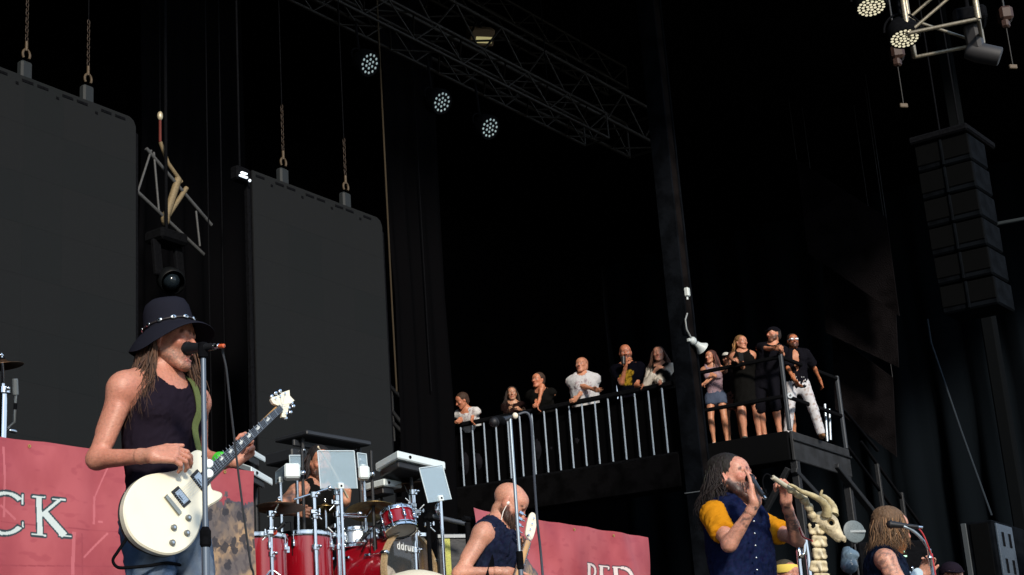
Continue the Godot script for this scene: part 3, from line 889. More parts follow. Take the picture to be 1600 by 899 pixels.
func screen(label, x0: float, x1: float, top: float, bottom: float):
	var t := thing("video_screen", label, "screen", Vector3((x0 + x1) / 2, FLOOR, SCREEN_Z), "tall video screens")
	var z := SCREEN_Z
	var face := PackedVector2Array([Vector2(x0, bottom), Vector2(x1, bottom), Vector2(x1, top - 0.09), Vector2(x1 - 0.03, top - 0.03), Vector2(x1 - 0.09, top), Vector2(x0, top)])
	put("backing", MB.new().prism(face, Vector3(0, 0, z - 0.1), Vector3.RIGHT, Vector3.UP, Vector3(0, 0, 0.085), 0.004), mats["matt_black"], t)
	# the wall is built of half-metre led tiles
	var rt := RandomNumberGenerator.new(); rt.seed = 31
	var nx := int(round((x1 - x0) / 0.5)); var dx := (x1 - x0) / nx
	var ny := int(ceil((top - 0.12 - bottom) / 0.5)); var dy := (top - bottom) / ny
	for i in nx:
		for j in ny:
			var ml := mat("led_face_%d" % rt.randi_range(0, 4), srgb(41, 44, 46).lerp(srgb(43, 45, 47), rt.randf()), 0.9, 0, "led", "", 5.0)
			var lo := Vector2(x0 + i * dx + 0.0002, bottom + j * dy + 0.0002); var hi := Vector2(x0 + (i + 1) * dx - 0.0002, bottom + (j + 1) * dy - 0.0002)
			var pg := PackedVector2Array([lo, Vector2(hi.x, lo.y), hi, Vector2(lo.x, hi.y)])
			if i == nx - 1 and j == ny - 1: pg = PackedVector2Array([lo, Vector2(hi.x, lo.y), Vector2(hi.x, hi.y - 0.09), Vector2(hi.x - 0.03, hi.y - 0.03), Vector2(hi.x - 0.09, hi.y), Vector2(lo.x, hi.y)])
			put("led_tile", MB.new().prism(pg, Vector3(0, 0, z - 0.016), Vector3.RIGHT, Vector3.UP, Vector3(0, 0, 0.016), 0.0004), ml, t)
	# header rail: raised black pieces stand for the shade in its slots and holes
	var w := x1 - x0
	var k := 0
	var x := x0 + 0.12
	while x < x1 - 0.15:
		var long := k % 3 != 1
		put("dark_slot", MB.new().box(Vector3(x, top - 0.05 - (0.0 if long else 0.05), z + 0.002), Vector3(0.14 if long else 0.035, 0.028, 0.008), 0.01), mats["matt_black"], t)
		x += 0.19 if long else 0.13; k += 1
	put("side_frame", MB.new().box(Vector3(x0 - 0.035, (top + bottom) / 2, z - 0.05), Vector3(0.05, top - bottom, 0.06), 0.01), mats["matt_black"], t)
	put("side_frame", MB.new().box(Vector3(x1 + 0.035, (top - 0.14 + bottom) / 2, z - 0.05), Vector3(0.05, top - 0.14 - bottom, 0.06), 0.01), mats["matt_black"], t)
	put("foot_frame", MB.new().box(Vector3((x0 + x1) / 2, (FLOOR + bottom) / 2, z - 0.08), Vector3(w, bottom - FLOOR, 0.2), 0.01), mats["matt_black"], t)

func chain(label, at: Vector3, length: float):
	# a bracket on the screen's top edge, a hook, and a chain going up
	var t := thing("hoist_chain", label, "chain", at, "hoist chains over the video screens")
	put("bracket", MB.new().box(at + Vector3(0, 0.06, -0.02), Vector3(0.14, 0.26, 0.09), 0.02), mat("bracket", srgb(27, 33, 37), 0.7, 0.0), t)
	var hk := MB.new(); var pts := []
	for i in 11:
		var a := -0.7 + 4.6 * i / 10.0
		pts.append(at + Vector3(0.045 * cos(a), 0.26 + 0.055 * sin(a), 0.0))
	hk.tube(pts, 0.014, 6)
	hk.cyl(at + Vector3(0, 0.30, 0), at + Vector3(0, 0.40, 0), 0.016, 8)
	put("hook", hk, mat("hook", srgb(88, 74, 56), 0.6, 0.2, "grain", "", 6.0), t)
	var ch := MB.new()
	var y := 0.40; var k := 0
	while y < length:
		var ring := []
		var s := Vector3.RIGHT if k % 2 == 0 else Vector3.BACK
		for i in 9:
			var a := TAU * i / 8.0
			ring.append(at + Vector3.UP * (y + 0.028 + 0.03 * sin(a)) + s * 0.016 * cos(a))
		ch.tube(ring, 0.0055, 4, false)
		y += 0.046; k += 1
	put("links", ch, mat("chain", srgb(58, 46, 37), 0.6, 0.2, "grain", "", 6.0), t)
	put("fall", MB.new().cyl(at + Vector3.UP * y, Vector3(at.x, 14.31, at.z), 0.006, 6), mats["matt_black"], t)

func truss(called, label, a: Vector3, b: Vector3, w: float, h: float, m: Material, bays: int, r := 0.025, group := "", up := Vector3.UP, hang := false):
	var t := thing(called, label, "truss", (a + b) / 2, group)
	var d := (b - a).normalized()
	var s := d.cross(up).normalized() * w / 2; var u := s.cross(d).normalized() * h / 2
	var cs := [s + u, -s + u, -s - u, s - u]
	for c in cs: put("chord", MB.new().tube([a + c, b + c], r, 8), m, t)
	for i in bays:
		var p := a.lerp(b, float(i) / bays); var q := a.lerp(b, float(i + 1) / bays)
		for k in 4:
			var c1: Vector3 = cs[k]; var c2: Vector3 = cs[(k + 1) % 4]
			if i % 2: put("brace", MB.new().tube([p + c1, q + c2], r * 0.55, 6), m, t)
			else: put("brace", MB.new().tube([p + c2, q + c1], r * 0.55, 6), m, t)
			if i == 0: put("end_bar", MB.new().tube([p + c1, p + c2], r * 0.7, 6), m, t)
			if i == bays - 1: put("end_bar", MB.new().tube([q + c1, q + c2], r * 0.7, 6), m, t)
	if hang:
		for f in [0.12, 0.88]:
			var p := a.lerp(b, f) + u
			put("sling", MB.new().cyl(p, Vector3(p.x, 14.31, p.z), 0.008, 6), mats["matt_black"], t)
	return t

func par_lamp(label, at: Vector3, dir: Vector3, r: float, glow: Color, power: float, up_to: Vector3, n := 19):
	var t := thing("led_lamp", label, "stage lamp", at, "led lamps hung from the roof trusses")
	dir = dir.normalized()
	var s := dir.cross(Vector3.UP).normalized(); var u := s.cross(dir).normalized()
	put("can", MB.new().lathe(at, -dir, [Vector2(r * 0.9, 0.01), Vector2(r * 1.06, 0.0), Vector2(r * 1.12, 0.02), Vector2(r * 1.1, r * 1.0), Vector2(r * 0.7, r * 1.7), Vector2(0, r * 1.75)], 24, false), mats["matt_black"], t)
	put("face_plate", MB.new().cyl(at - dir * 0.012, at - dir * 0.006, r * 0.98, 24), mats["matt_black"], t)
	var l := MB.new()
	var rings := [[0, 1], [0.36, 6], [0.74, 12]] if n < 30 else [[0, 1], [0.28, 6], [0.56, 12], [0.84, 18]]
	for q in rings:
		for i in q[1]:
			var an: float = TAU * i / q[1] + q[0]
			var p: Vector3 = at - dir * 0.006 + (s * cos(an) + u * sin(an)) * q[0] * r
			l.ball(p, Vector3(r * 0.115, r * 0.115, 0.006), Basis(s, u, dir), 8)
	var key := "led_%d" % int(power * 100) + str(glow)
	var m := mat(key, glow, 0.2)
	m.emission_enabled = true; m.emission = glow; m.emission_energy_multiplier = power
	put("led_lenses", l, m, t)
	var y := MB.new()
	var arc := []
	for i in 13:
		var an := PI * i / 12.0
		arc.append(at - dir * r * 0.8 + s * cos(an) * r * 1.25 + (Vector3.UP * 0.85 - dir * 0.5).normalized() * sin(an) * r * 1.5)
	y.tube(arc, 0.012, 6)
	put("yoke", y, mats["matt_black"], t)
	put("clamp", MB.new().cyl(arc[6], up_to, 0.018, 8), mats["matt_black"], t)

func rigging():
	var led := Image.create(128, 128, true, Image.FORMAT_RGB8)
	for y in 128:
		for x in 128:
			var k := 0.86 + 0.14 * rng.randf()
			if x % 4 == 0 or y % 4 == 0: k *= 0.8
			led.set_pixel(x, y, Color(k, k, k))
	led.generate_mipmaps()
	TX["led"] = ImageTexture.create_from_image(led)
	var xr := WZ(212, 480, SCREEN_Z).x
	var top1: float = WZ(205, 183, SCREEN_Z).y
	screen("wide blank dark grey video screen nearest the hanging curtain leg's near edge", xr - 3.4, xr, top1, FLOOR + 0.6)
	var a := WZ(399, 480, SCREEN_Z).x; var b := WZ(603, 480, SCREEN_Z).x
	var top2: float = WZ(500, 306, SCREEN_Z).y
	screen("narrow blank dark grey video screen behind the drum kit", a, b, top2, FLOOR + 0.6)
	for c in [[40, 118, "short hoist chain at the wide screen's middle", 1.0, top1], [137, 152, "rusty hoist chain and hook over the wide screen's corner", 0.9, top1], [443, 270, "rusty hoist chain and hook over the narrow screen's left side", 0.95, top2], [541, 314, "rusty hoist chain and hook over the narrow screen's right side", 0.85, top2]]:
		var p := WZ(c[0], c[1], SCREEN_Z - 0.05)
		p.y = c[4]
		chain(c[2], p, c[3])
	var dull := mat("dull_truss", srgb(25, 22, 19), 0.6, 0.1, "grain", "", 3.0)
	# roof trusses running across the stage
	var t0 := WZ(515, 0, -12.6); var t1 := WZ(985, 256, -12.6); var dx := (t1 - t0).normalized()
	var hy := (t0.y + t1.y) / 2
	truss("roof_truss", "long dark lighting truss below the roof behind the screens", Vector3(t0.x - 7.0, hy + 0.3, -12.3), Vector3(t1.x, hy + 0.3, -12.3), 0.6, 0.6, dull, 26, 0.03, "roof trusses", Vector3.UP, true)
	var s0 := WZ(690, 5, -13.5); var s1 := WZ(950, 152, -13.5)
	truss("roof_truss", "upper dark truss carrying a square floodlight", Vector3(s0.x - 2.0, (s0.y + s1.y) / 2 + 0.2, -13.3), Vector3(s1.x, (s0.y + s1.y) / 2 + 0.2, -13.3), 0.4, 0.4, dull, 14, 0.024, "roof trusses", Vector3.UP, true)
	var q0 := WZ(578, 90, -11.6); var q1 := WZ(766, 190, -11.6)
	var qy: float = (q0.y + q1.y) / 2 + 0.75
	truss("roof_truss", "dark truss carrying the three bluish led lamps", Vector3(q0.x - 5.0, qy, -11.7), Vector3(q1.x + 3.0, qy, -11.7), 0.4, 0.4, dull, 20, 0.022, "roof trusses", Vector3.UP, true)
	var k := 0
	for c in [[578, 100, "bluish led lamp, first of three toward the narrow screen"], [691, 160, "bluish led lamp, middle of the three on one truss"], [766, 200, "bluish led lamp, last of three toward the steel column"]]:
		var p := WZ(c[0], c[1], -11.5)
		par_lamp(c[2], p, Vector3(-0.1 - 0.05 * k, -0.55, 0.9), 0.155, Color(0.80, 0.87, 0.88), 0.14, Vector3(p.x, qy - 0.2, -11.7))
		k += 1
	# square floodlight
	var fl := WZ(750, 57, -13.2)
	var tf := thing("floodlight", "square floodlight with a cream face on the upper truss", "stage lamp", fl)
	var fd := Vector3(-0.5, -0.6, 0.62).normalized(); var fs := fd.cross(Vector3.UP).normalized(); var fu := fs.cross(fd)
	var flood_m := mat("flood_face", srgb(226, 216, 168), 0.4); flood_m.emission_enabled = true; flood_m.emission = Color(0.9, 0.85, 0.6); flood_m.emission_energy_multiplier = 0.25  # unlit lamp; faint emission stands in for sun reflected off its face
	put("housing", MB.new().hexa(fl, fs * 0.2, fu * 0.14, fd * 0.13, 0.02), mat("flood_body", srgb(118, 100, 80), 0.5, 0.2), tf)
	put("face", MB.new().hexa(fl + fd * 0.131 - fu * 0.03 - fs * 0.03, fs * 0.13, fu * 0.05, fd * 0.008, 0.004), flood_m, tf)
	put("bracket", MB.new().cyl(fl + fu * 0.12, Vector3(fl.x, (s0.y + s1.y) / 2 + 0.05, -13.3), 0.025, 8), mats["matt_black"], tf)
	# work lamp by the narrow screen's edge
	var wl := WZ(383, 277, -10.95)
	var tw := thing("work_lamp", "small bright work lamp beside the narrow screen's top corner", "lamp", wl)
	var mw := mat("work_lens", srgb(230, 238, 240), 0.3); mw.emission_enabled = true; mw.emission = Color(0.9, 0.95, 1.0); mw.emission_energy_multiplier = 0.8
	put("housing", MB.new().box(wl + Vector3(0, 0.05, -0.08), Vector3(0.2, 0.16, 0.12), 0.02), mats["matt_black"], tw)
	put("lens", MB.new().box(wl + Vector3(-0.03, 0, 0.0), Vector3(0.12, 0.022, 0.03), 0.006).box(wl + Vector3(-0.02, 0.04, 0.0), Vector3(0.09, 0.016, 0.03), 0.006).ball(wl + Vector3(0.07, -0.02, 0), Vector3.ONE * 0.016), mw, tw)
	put("drop_pipe", MB.new().cyl(wl + Vector3(0, 0.12, -0.08), Vector3(wl.x, 14.31, wl.z - 0.08), 0.012, 8), mats["matt_black"], tw)
	# tan truss between the screens
	var tan := mat("tan_truss", srgb(140, 124, 94), 0.6, 0.1, "grain", "", 4.0)
	var grey := mat("grey_truss", srgb(84, 86, 88), 0.6, 0.1, "grain", "", 4.0)
	var tz := -12.2
	var pa := WZ(228, 232, tz); var pb := WZ(330, 352, tz)
	var pl := WZ(212, 298, tz); var pr := WZ(318, 398, tz)
	var tt := thing("corner_truss", "tan and grey truss frame showing between the two screens", "truss", drop(pa))
	put("chord", MB.new().tube([pa - (pb - pa) * 0.0, pb], 0.022, 8), grey, tt)
	put("chord", MB.new().tube([pl - (pr - pl) * 0.3, pr], 0.022, 8), grey, tt)
	var kn := WZ(283, 285, tz); var kf := WZ(258, 342, tz); var kt := WZ(250, 222, tz)
	put("brace", MB.new().tube([kt, WZ(262, 255, tz), kn], 0.025, 8), tan, tt)
	put("brace", MB.new().tube([WZ(278, 280, tz), kf], 0.045, 8), tan, tt)
	put("brace", MB.new().tube([WZ(291, 294, tz), WZ(262, 338, tz)], 0.03, 8), tan, tt)
	put("knuckle", MB.new().ball(kf, Vector3(0.06, 0.09, 0.05)), tan, tt)
	for q in [[215, 300, 236, 235], [240, 238, 248, 330], [306, 330, 312, 385]]: put("strut", MB.new().tube([WZ(q[0], q[1], tz), WZ(q[2], q[3], tz)], 0.014, 6), grey, tt)
	put("sling", MB.new().tube([kt, kt + Vector3(0, 0.28, 0)], 0.018, 6), mat("red_sling", srgb(96, 30, 22), 0.7), tt)
	put("shackle", MB.new().ball(kt + Vector3(0, 0.32, 0), Vector3(0.035, 0.06, 0.035)), mat("pale_shackle", srgb(220, 210, 180), 0.4, 0.4), tt)
	put("wire", MB.new().cyl(kt + Vector3(0, 0.35, 0), Vector3(kt.x, 14.31, kt.z), 0.006, 6), mats["matt_black"], tt)
	# dark moving-head lamp hanging below it
	var mh := WZ(268, 440, -12.0)
	var tm := thing("moving_head_lamp", "dark moving head lamp with a shiny lens above the hatted guitarist", "stage lamp", mh)
	put("head", MB.new().lathe(mh + Vector3(-0.05, 0.0, 0.02), Vector3(-0.4, -0.45, 0.75), [Vector2(0, -0.22), Vector2(0.1, -0.2), Vector2(0.14, -0.05), Vector2(0.15, 0.12), Vector2(0.13, 0.14)], 20, false), mat("gloss_black", srgb(14, 17, 20), 0.4), tm)
	put("lens", MB.new().ball(mh + Vector3(-0.05, 0, 0.02) + Vector3(-0.4, -0.45, 0.75).normalized() * 0.06, Vector3.ONE * 0.10), mat("lens_glass", srgb(24, 32, 38), 0.15, 0.0), tm)
	put("arm", MB.new().bar(mh + Vector3(0.14, 0.02, 0), mh + Vector3(0.14, 0.45, -0.05), 0.06, 0.12, Vector3.RIGHT, 0.015).bar(mh + Vector3(-0.2, 0.02, 0), mh + Vector3(-0.2, 0.45, -0.05), 0.06, 0.12, Vector3.RIGHT, 0.015).box(mh + Vector3(-0.03, 0.5, -0.05), Vector3(0.42, 0.14, 0.3), 0.03), mats["matt_black"], tm)
	put("clamp", MB.new().cyl(mh + Vector3(-0.03, 0.55, -0.05), Vector3(mh.x - 0.03, 14.31, mh.z - 0.05), 0.02, 8), mats["matt_black"], tm)
	# cables hanging behind
	for c in [[327, 470, -11.8, "thin black cable hanging behind the hatted guitarist"], [348, 430, -11.8, "second thin black cable hanging behind the singer's microphone"], [612, 470, -11.5, "pale rope hanging beside the narrow screen's edge"], [668, 520, -12.3, "thin grey wire hanging beyond the narrow screen"]]:
		var p := WZ(c[0], c[1], c[2])
		var bot: float = WZ(c[0], 610 if c[0] > 600 else 720, c[2]).y
		tag(put("hanging_cable", MB.new().tube([Vector3(p.x, 14.31, p.z), p, Vector3(p.x + 0.01, bot, p.z)], 0.012 if c[0] == 612 else 0.008, 6), mat("rope", srgb(62, 55, 45), 0.9) if c[0] == 612 else mats["matt_black"]), c[3], "cable")
	front_rig()

func front_rig():
	# bright aluminium tower truss and lamps at the front corner of the roof
	var alu = mats["aluminium"]
	var d := 16.0
	var bl := W(1478, 68, d); var c := W(1475, -40, d)
	var base := Vector3(bl.x, W(1478, 58, d).y, bl.z)
	truss("tower_truss", "pale aluminium box truss hanging at the front corner of the roof", base + Vector3(0.02, 0, 0), base + Vector3(0.02, 2.6, 0), 0.62, 0.62, alu, 6, 0.028, "", Vector3(0.3, 0, 1))
	put("sling", MB.new().cyl(base + Vector3(0, 2.6, 0), Vector3(base.x, 14.31, base.z), 0.012, 6), mats["steel_black"], get_child(get_child_count() - 1))
	var j := 0
	for l in [[1362, 12, "cream led lamp higher beside the pale tower truss"], [1414, 61, "cream led lamp lower beside the pale tower truss"]]:
		var p := W(l[0], l[1], d)
		par_lamp(l[2], p, Vector3(-0.28, -1.0, 0.16), 0.135, Color(0.98, 0.94, 0.8), 0.5, p + Vector3(0.1, 0.62, -0.05), 37)
		var par := get_child(get_child_count() - 1)
		put("drop_pipe", MB.new().cyl(p + Vector3(0.1, 0.6, -0.05), Vector3(p.x + 0.1, 14.31, p.z - 0.05), 0.02, 8), mats["matt_black"], par)
		j += 1
	# moving head below the tower
	var m := W(1528, 82, d)
	var t := thing("moving_head_lamp", "grey moving head lamp hanging under the pale tower truss", "stage lamp", m)
	var gm := mat("dull_grey_plastic", srgb(38, 38, 41), 0.6)
	put("base", MB.new().box(m + Vector3(-0.08, 0.34, 0), Vector3(0.3, 0.16, 0.3), 0.03, Basis(Vector3.UP, 0.4)), mats["matt_black"], t)
	put("arm", MB.new().bar(m + Vector3(-0.06, 0.34, 0), m + Vector3(-0.02, 0.0, 0.0), 0.14, 0.14, Vector3.FORWARD, 0.03), gm, t)
	put("head", MB.new().lathe(m + Vector3(0.0, 0.0, 0.0), RGT * 0.75 - Vector3.UP * 0.35 - FWH * 0.3, [Vector2(0, -0.12), Vector2(0.08, -0.1), Vector2(0.1, 0.0), Vector2(0.095, 0.2), Vector2(0.07, 0.21), Vector2(0, 0.2)], 20, false), gm, t)
	put("clamp", MB.new().cyl(m + Vector3(-0.08, 0.42, 0), Vector3(m.x - 0.08, base.y + 0.6, m.z), 0.02, 8), mats["matt_black"], t)
	# two brown hoist motors and their chains
	for h in [[1402, 84, "brown chain hoist beside the lower cream lamp", 178], [1571, 24, "brown chain hoist beyond the pale tower truss", 118]]:
		var p := W(h[0], h[1], 18.5)
		var th := thing("chain_hoist", h[2], "hoist", p, "chain hoists over the hung loudspeakers")
		put("motor", MB.new().box(p, Vector3(0.2, 0.17, 0.14), 0.03, Basis(Vector3.UP, 0.5)), mat("hoist_brown", srgb(62, 40, 32), 0.6, 0, "grain", "", 4.0), th)
		put("hook_block", MB.new().box(p + Vector3(-0.04, -0.12, 0), Vector3(0.09, 0.1, 0.08), 0.02), mats["hoist_brown"], th)
		put("chain_fall", MB.new().cyl(p + Vector3(-0.04, -0.16, 0), Vector3(p.x - 0.04, W(h[0], h[3], 18.5).y, p.z), 0.007, 6), mats["dull_truss"], th)
		put("tag", MB.new().box(Vector3(p.x - 0.04, W(h[0], h[3], 18.5).y, p.z), Vector3(0.09, 0.05, 0.03), 0.008, Basis(Vector3.UP, -0.7)), mat("tan_tag", srgb(96, 84, 70), 0.7), th)
		put("hanger", MB.new().cyl(p, Vector3(p.x, 14.31, p.z), 0.012, 6), mats["steel_black"], th)

func ptc(poly: PackedVector2Array, p: Vector2) -> bool:
	return Geometry2D.is_point_in_polygon(p, poly)

var bn_A: Vector3; var bn_B: Vector3; var bn_top: float; var bn_bot: float
func to_uv(px: float, py: float) -> Vector2:
	# where the ray through a photograph pixel meets the banner's plane, in 0..1
	var d := (bn_B - bn_A); d.y = 0
	var n := d.cross(Vector3.UP).normalized()
	var r := ray(px, py)
	var p := CAM + r * ((bn_A - CAM).dot(n) / r.dot(n))
	return Vector2((p - bn_A).dot(d.normalized()) / d.length(), (bn_top - p.y) / (bn_top - bn_bot))
func print_poly(im: Image, poly: Array, col: Color, off := 0.0):
	var q := PackedVector2Array()
	for p in poly:
		var u := to_uv(p[0], p[1]); q.append(Vector2(u.x * im.get_width(), u.y * im.get_height()))
	var lists := [q]
	if off > 0.0: lists = Geometry2D.offset_polygon(q, off, Geometry2D.JOIN_ROUND)
	for l in lists:
		var lo := Vector2.INF; var hi := -Vector2.INF
		for p in l: lo = lo.min(p); hi = hi.max(p)
		for y in range(max(0, int(lo.y)), min(im.get_height(), int(hi.y) + 2)):
			for x in range(max(0, int(lo.x)), min(im.get_width(), int(hi.x) + 2)):
				if ptc(l, Vector2(x + 0.5, y + 0.5)): im.set_pixel(x, y, col)
func stroke(a: Vector2, b: Vector2, w: float) -> Array:
	var n := (b - a).normalized(); n = Vector2(-n.y, n.x) * w / 2
	return [[a.x + n.x, a.y + n.y], [b.x + n.x, b.y + n.y], [b.x - n.x, b.y - n.y], [a.x - n.x, a.y - n.y]]
func red_vinyl(im: Image, sd: int):
	var f := FastNoiseLite.new(); f.seed = sd; f.frequency = 0.006; f.fractal_octaves = 5
	var g := FastNoiseLite.new(); g.seed = sd + 1; g.frequency = 0.04; g.fractal_octaves = 3
	for y in im.get_height():
		for x in im.get_width():
			var a := f.get_noise_2d(x, y * 0.7); var b := g.get_noise_2d(x * 0.35, y)
			var c := srgb(152, 62, 70).lerp(srgb(172, 82, 88), clampf(0.5 + a * 1.4, 0, 1))
			c = c.lerp(srgb(140, 50, 62), clampf((b - 0.3) * 2.0, 0, 0.3))
			im.set_pixel(x, y, c)
func art(im: Image, sd: int, inside: Callable, spots := true):
	# mottled earthy print with dark spots
	var f := FastNoiseLite.new(); f.seed = sd; f.frequency = 0.012; f.fractal_octaves = 4
	var s := FastNoiseLite.new(); s.seed = sd + 3; s.noise_type = FastNoiseLite.TYPE_CELLULAR; s.frequency = 0.037; s.cellular_return_type = FastNoiseLite.RETURN_DISTANCE; s.fractal_type = FastNoiseLite.FRACTAL_NONE
	for y in im.get_height():
		for x in im.get_width():
			var k0: float = inside.call(x, y)
			if k0 < -30.0: continue
			var k: float = k0 + f.get_noise_2d(x * 2.0, y * 2.0) * 26.0
			if k < 0.0: continue
			var n := f.get_noise_2d(x + 300.0, y)
			var c := srgb(96, 88, 86).lerp(srgb(168, 138, 104), clampf(0.45 + n * 1.5, 0, 1))
			var n2 := f.get_noise_2d(x * 5.0, y * 5.0 + 90)
			c = c.lerp(srgb(70, 64, 66), clampf(n2 * 1.8, 0, 0.6))
			if spots and s.get_noise_2d(x, y) + n2 * 0.25 < -0.72: c = c.lerp(srgb(40, 38, 44), 0.8)
			if k < 9.0: c = c.lerp(srgb(74, 70, 82), 0.7)
			im.set_pixel(x, y, c)

func banner(label, A: Vector3, B: Vector3, top: float, im: Image, disp: Callable, trim: Callable):
	var t := thing("red_banner", label, "banner", drop((A + B) / 2), "red banners in front of the backline")
	var mb := MB.new()
	var d := B - A; d.y = 0; var L := d.length(); d = d.normalized()
	var n := d.cross(Vector3.UP); if n.z < 0: n = -n
	var nx := 90; var ny := 44; var f := 0
	for j in ny + 1:
		for i in nx + 1:
			var u := float(i) / nx; var w := float(j) / ny
			var y := lerpf(top - trim.call(u), FLOOR, w)
			mb.vert(Vector3(A.x, 0, A.z) + d * L * u + Vector3.UP * y + n * disp.call(u * L, y), Vector3.ZERO, Vector2(u, (top - y) / (top - FLOOR)))
	for j in ny:
		for i in nx:
			var k := j * (nx + 1) + i
			for tr in [[k, k + 1, k + nx + 2], [k, k + nx + 2, k + nx + 1]]:
				var g := (mb.v[tr[2]] - mb.v[tr[0]]).cross(mb.v[tr[1]] - mb.v[tr[0]])
				for q in tr: mb.n[q] += g
				mb.ix.append_array(tr)
	for i in mb.v.size():
		mb.n[i] = mb.n[i].normalized()
	var m := StandardMaterial3D.new(); m.albedo_texture = ImageTexture.create_from_image(im); m.roughness = 0.5
	put("vinyl", mb, m, t)
	var fr := MB.new()
	fr.cyl(Vector3(A.x, top - 0.06, A.z) - n * 0.08, Vector3(B.x, top - 0.06 - trim.call(1.0), B.z) - n * 0.08, 0.02, 8)
	put("top_pipe", fr, mats["matt_black"], t)
	for e in [0.02, 0.5, 0.98]:
		var p: Vector3 = A.lerp(B, e) - n * 0.08
		put("post", MB.new().cyl(drop(p), Vector3(p.x, top - 0.08 - trim.call(e), p.z), 0.02, 8), mats["matt_black"], t)
	var x := 0.15
	while x < L:
		var y2: float = top - trim.call(x / L) - 0.03
		var p = Vector3(A.x, y2, A.z) + d * x + n * (disp.call(x, y2) + 0.002)
		put("grommet", MB.new().lathe(p, n, [Vector2(0.004, 0.0), Vector2(0.004, 0.003), Vector2(0.009, 0.003), Vector2(0.009, -0.001)], 12), mat("brass", srgb(190, 160, 90), 0.3, 0.9), t)
		x += 0.42
	return t

func banners():
	# --- the banner behind the hatted guitarist
	bn_B = drop(W(398, 735, 9.17), 0); bn_A = drop(W(0, 682, 8.3), 0)
	bn_A = bn_A + (bn_A - bn_B) * 0.75
	bn_top = W(395, 735, 9.17).y; bn_bot = FLOOR
	var im := Image.create(960, 480, true, Image.FORMAT_RGB8)
	red_vinyl(im, 21)
	var z := func(x, y): return Vector2(x / 2.504, 540.0 + y / 2.504)
	# faint pale lines in a tripod outline, and thinner darker lines
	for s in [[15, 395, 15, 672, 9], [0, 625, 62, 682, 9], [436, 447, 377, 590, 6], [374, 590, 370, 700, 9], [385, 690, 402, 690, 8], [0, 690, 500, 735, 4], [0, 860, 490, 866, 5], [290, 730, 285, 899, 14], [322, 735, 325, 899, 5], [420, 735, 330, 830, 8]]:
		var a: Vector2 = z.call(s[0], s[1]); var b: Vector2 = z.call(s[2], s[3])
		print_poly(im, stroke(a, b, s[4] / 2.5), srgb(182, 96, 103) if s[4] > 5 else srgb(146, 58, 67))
	var K := [stroke(z.call(156, 590), z.call(158, 742), 8.5), stroke(z.call(127, 590), z.call(181, 593), 2.6), stroke(z.call(125, 738), z.call(182, 744), 2.8), stroke(z.call(160, 668), z.call(236, 603), 5), stroke(z.call(206, 600), z.call(258, 604), 2.6), stroke(z.call(178, 655), z.call(254, 744), 10.5), stroke(z.call(232, 742), z.call(280, 748), 2.8)]
	var C := []
	var o := PackedVector2Array()
	for i in 41:
		var an := deg_to_rad(42.0 + 276.0 * i / 40.0)
		C.append([(18 + 96 * cos(an)) / 2.504, 540 + (657 - 85 * sin(an)) / 2.504])
	for i in 41:
		var an := deg_to_rad(318.0 - 276.0 * i / 40.0)
		C.append([(20 + 66 * cos(an)) / 2.504, 540 + (657 - 72 * sin(an)) / 2.504])
	var cser := [stroke(z.call(90, 582), z.call(90, 622), 3.0), stroke(z.call(90, 690), z.call(92, 712), 2.5)]
	var letters := K + [C] + cser
	for l in letters: print_poly(im, l, srgb(34, 52, 58), 2.4)
	for l in letters: print_poly(im, l, srgb(196, 208, 206))
	var e := to_uv(318, 770) * Vector2(960, 480)
	art(im, 31, func(x, y):
		return min((y - e.y) - max(0.0, (x - e.x)) * 0.05, (x - e.x) * 1.2))
	im.generate_mipmaps()
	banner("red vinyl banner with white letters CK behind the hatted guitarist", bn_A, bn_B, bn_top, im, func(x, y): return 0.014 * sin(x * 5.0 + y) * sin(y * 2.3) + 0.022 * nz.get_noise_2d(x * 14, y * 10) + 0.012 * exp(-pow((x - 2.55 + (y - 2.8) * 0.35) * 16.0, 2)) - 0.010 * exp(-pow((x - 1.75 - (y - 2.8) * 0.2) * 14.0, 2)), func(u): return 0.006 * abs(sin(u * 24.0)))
	# --- the banner behind the bald bassist
	bn_A = drop(W(738, 794, 10.44), 0); bn_B = drop(W(1010, 840, 11.45), 0)
	bn_top = W(745, 792, 10.4).y
	var endy: float = bn_top - W(1008, 840, 11.45).y
	var im2 := Image.create(768, 540, true, Image.FORMAT_RGB8)
	red_vinyl(im2, 41)
	var z2 := func(x, y): return Vector2(680.0 + x / 4.444, 740.0 + y / 4.444)
	var Rr := [stroke(z2.call(1078, 630), z2.call(1090, 830), 5), stroke(z2.call(1064, 626), z2.call(1100, 632), 2.2)]
	for i in 10:
		var a0 := deg_to_rad(90 - 18.0 * i); var a1 := deg_to_rad(90 - 18.0 * (i + 1))
		Rr.append(stroke(z2.call(1095 + 34 * cos(a0), 680 - 46 * sin(a0)), z2.call(1095 + 34 * cos(a1), 680 - 46 * sin(a1)), 3.4))
	Rr.append(stroke(z2.call(1100, 726), z2.call(1140, 840), 4.5))
	for sgm in [[1168, 642, 1178, 845, 5], [1150, 640, 1212, 648, 2.4], [1172, 735, 1205, 740, 2.2], [1160, 842, 1222, 848, 2.4], [1212, 646, 1213, 668, 2], [1250, 655, 1262, 858, 5], [1234, 652, 1280, 657, 2.2], [1240, 856, 1290, 862, 2.4]]:
		Rr.append(stroke(z2.call(sgm[0], sgm[1]), z2.call(sgm[2], sgm[3]), sgm[4]))
	for i in 12:
		var a0 := deg_to_rad(92 - 15.0 * i); var a1 := deg_to_rad(92 - 15.0 * (i + 1))
		Rr.append(stroke(z2.call(1278 + 60 * cos(a0), 758 - 100 * sin(a0)), z2.call(1278 + 60 * cos(a1), 758 - 100 * sin(a1)), 4.6))
	for l in Rr: print_poly(im2, l, srgb(58, 44, 54), 2.3)
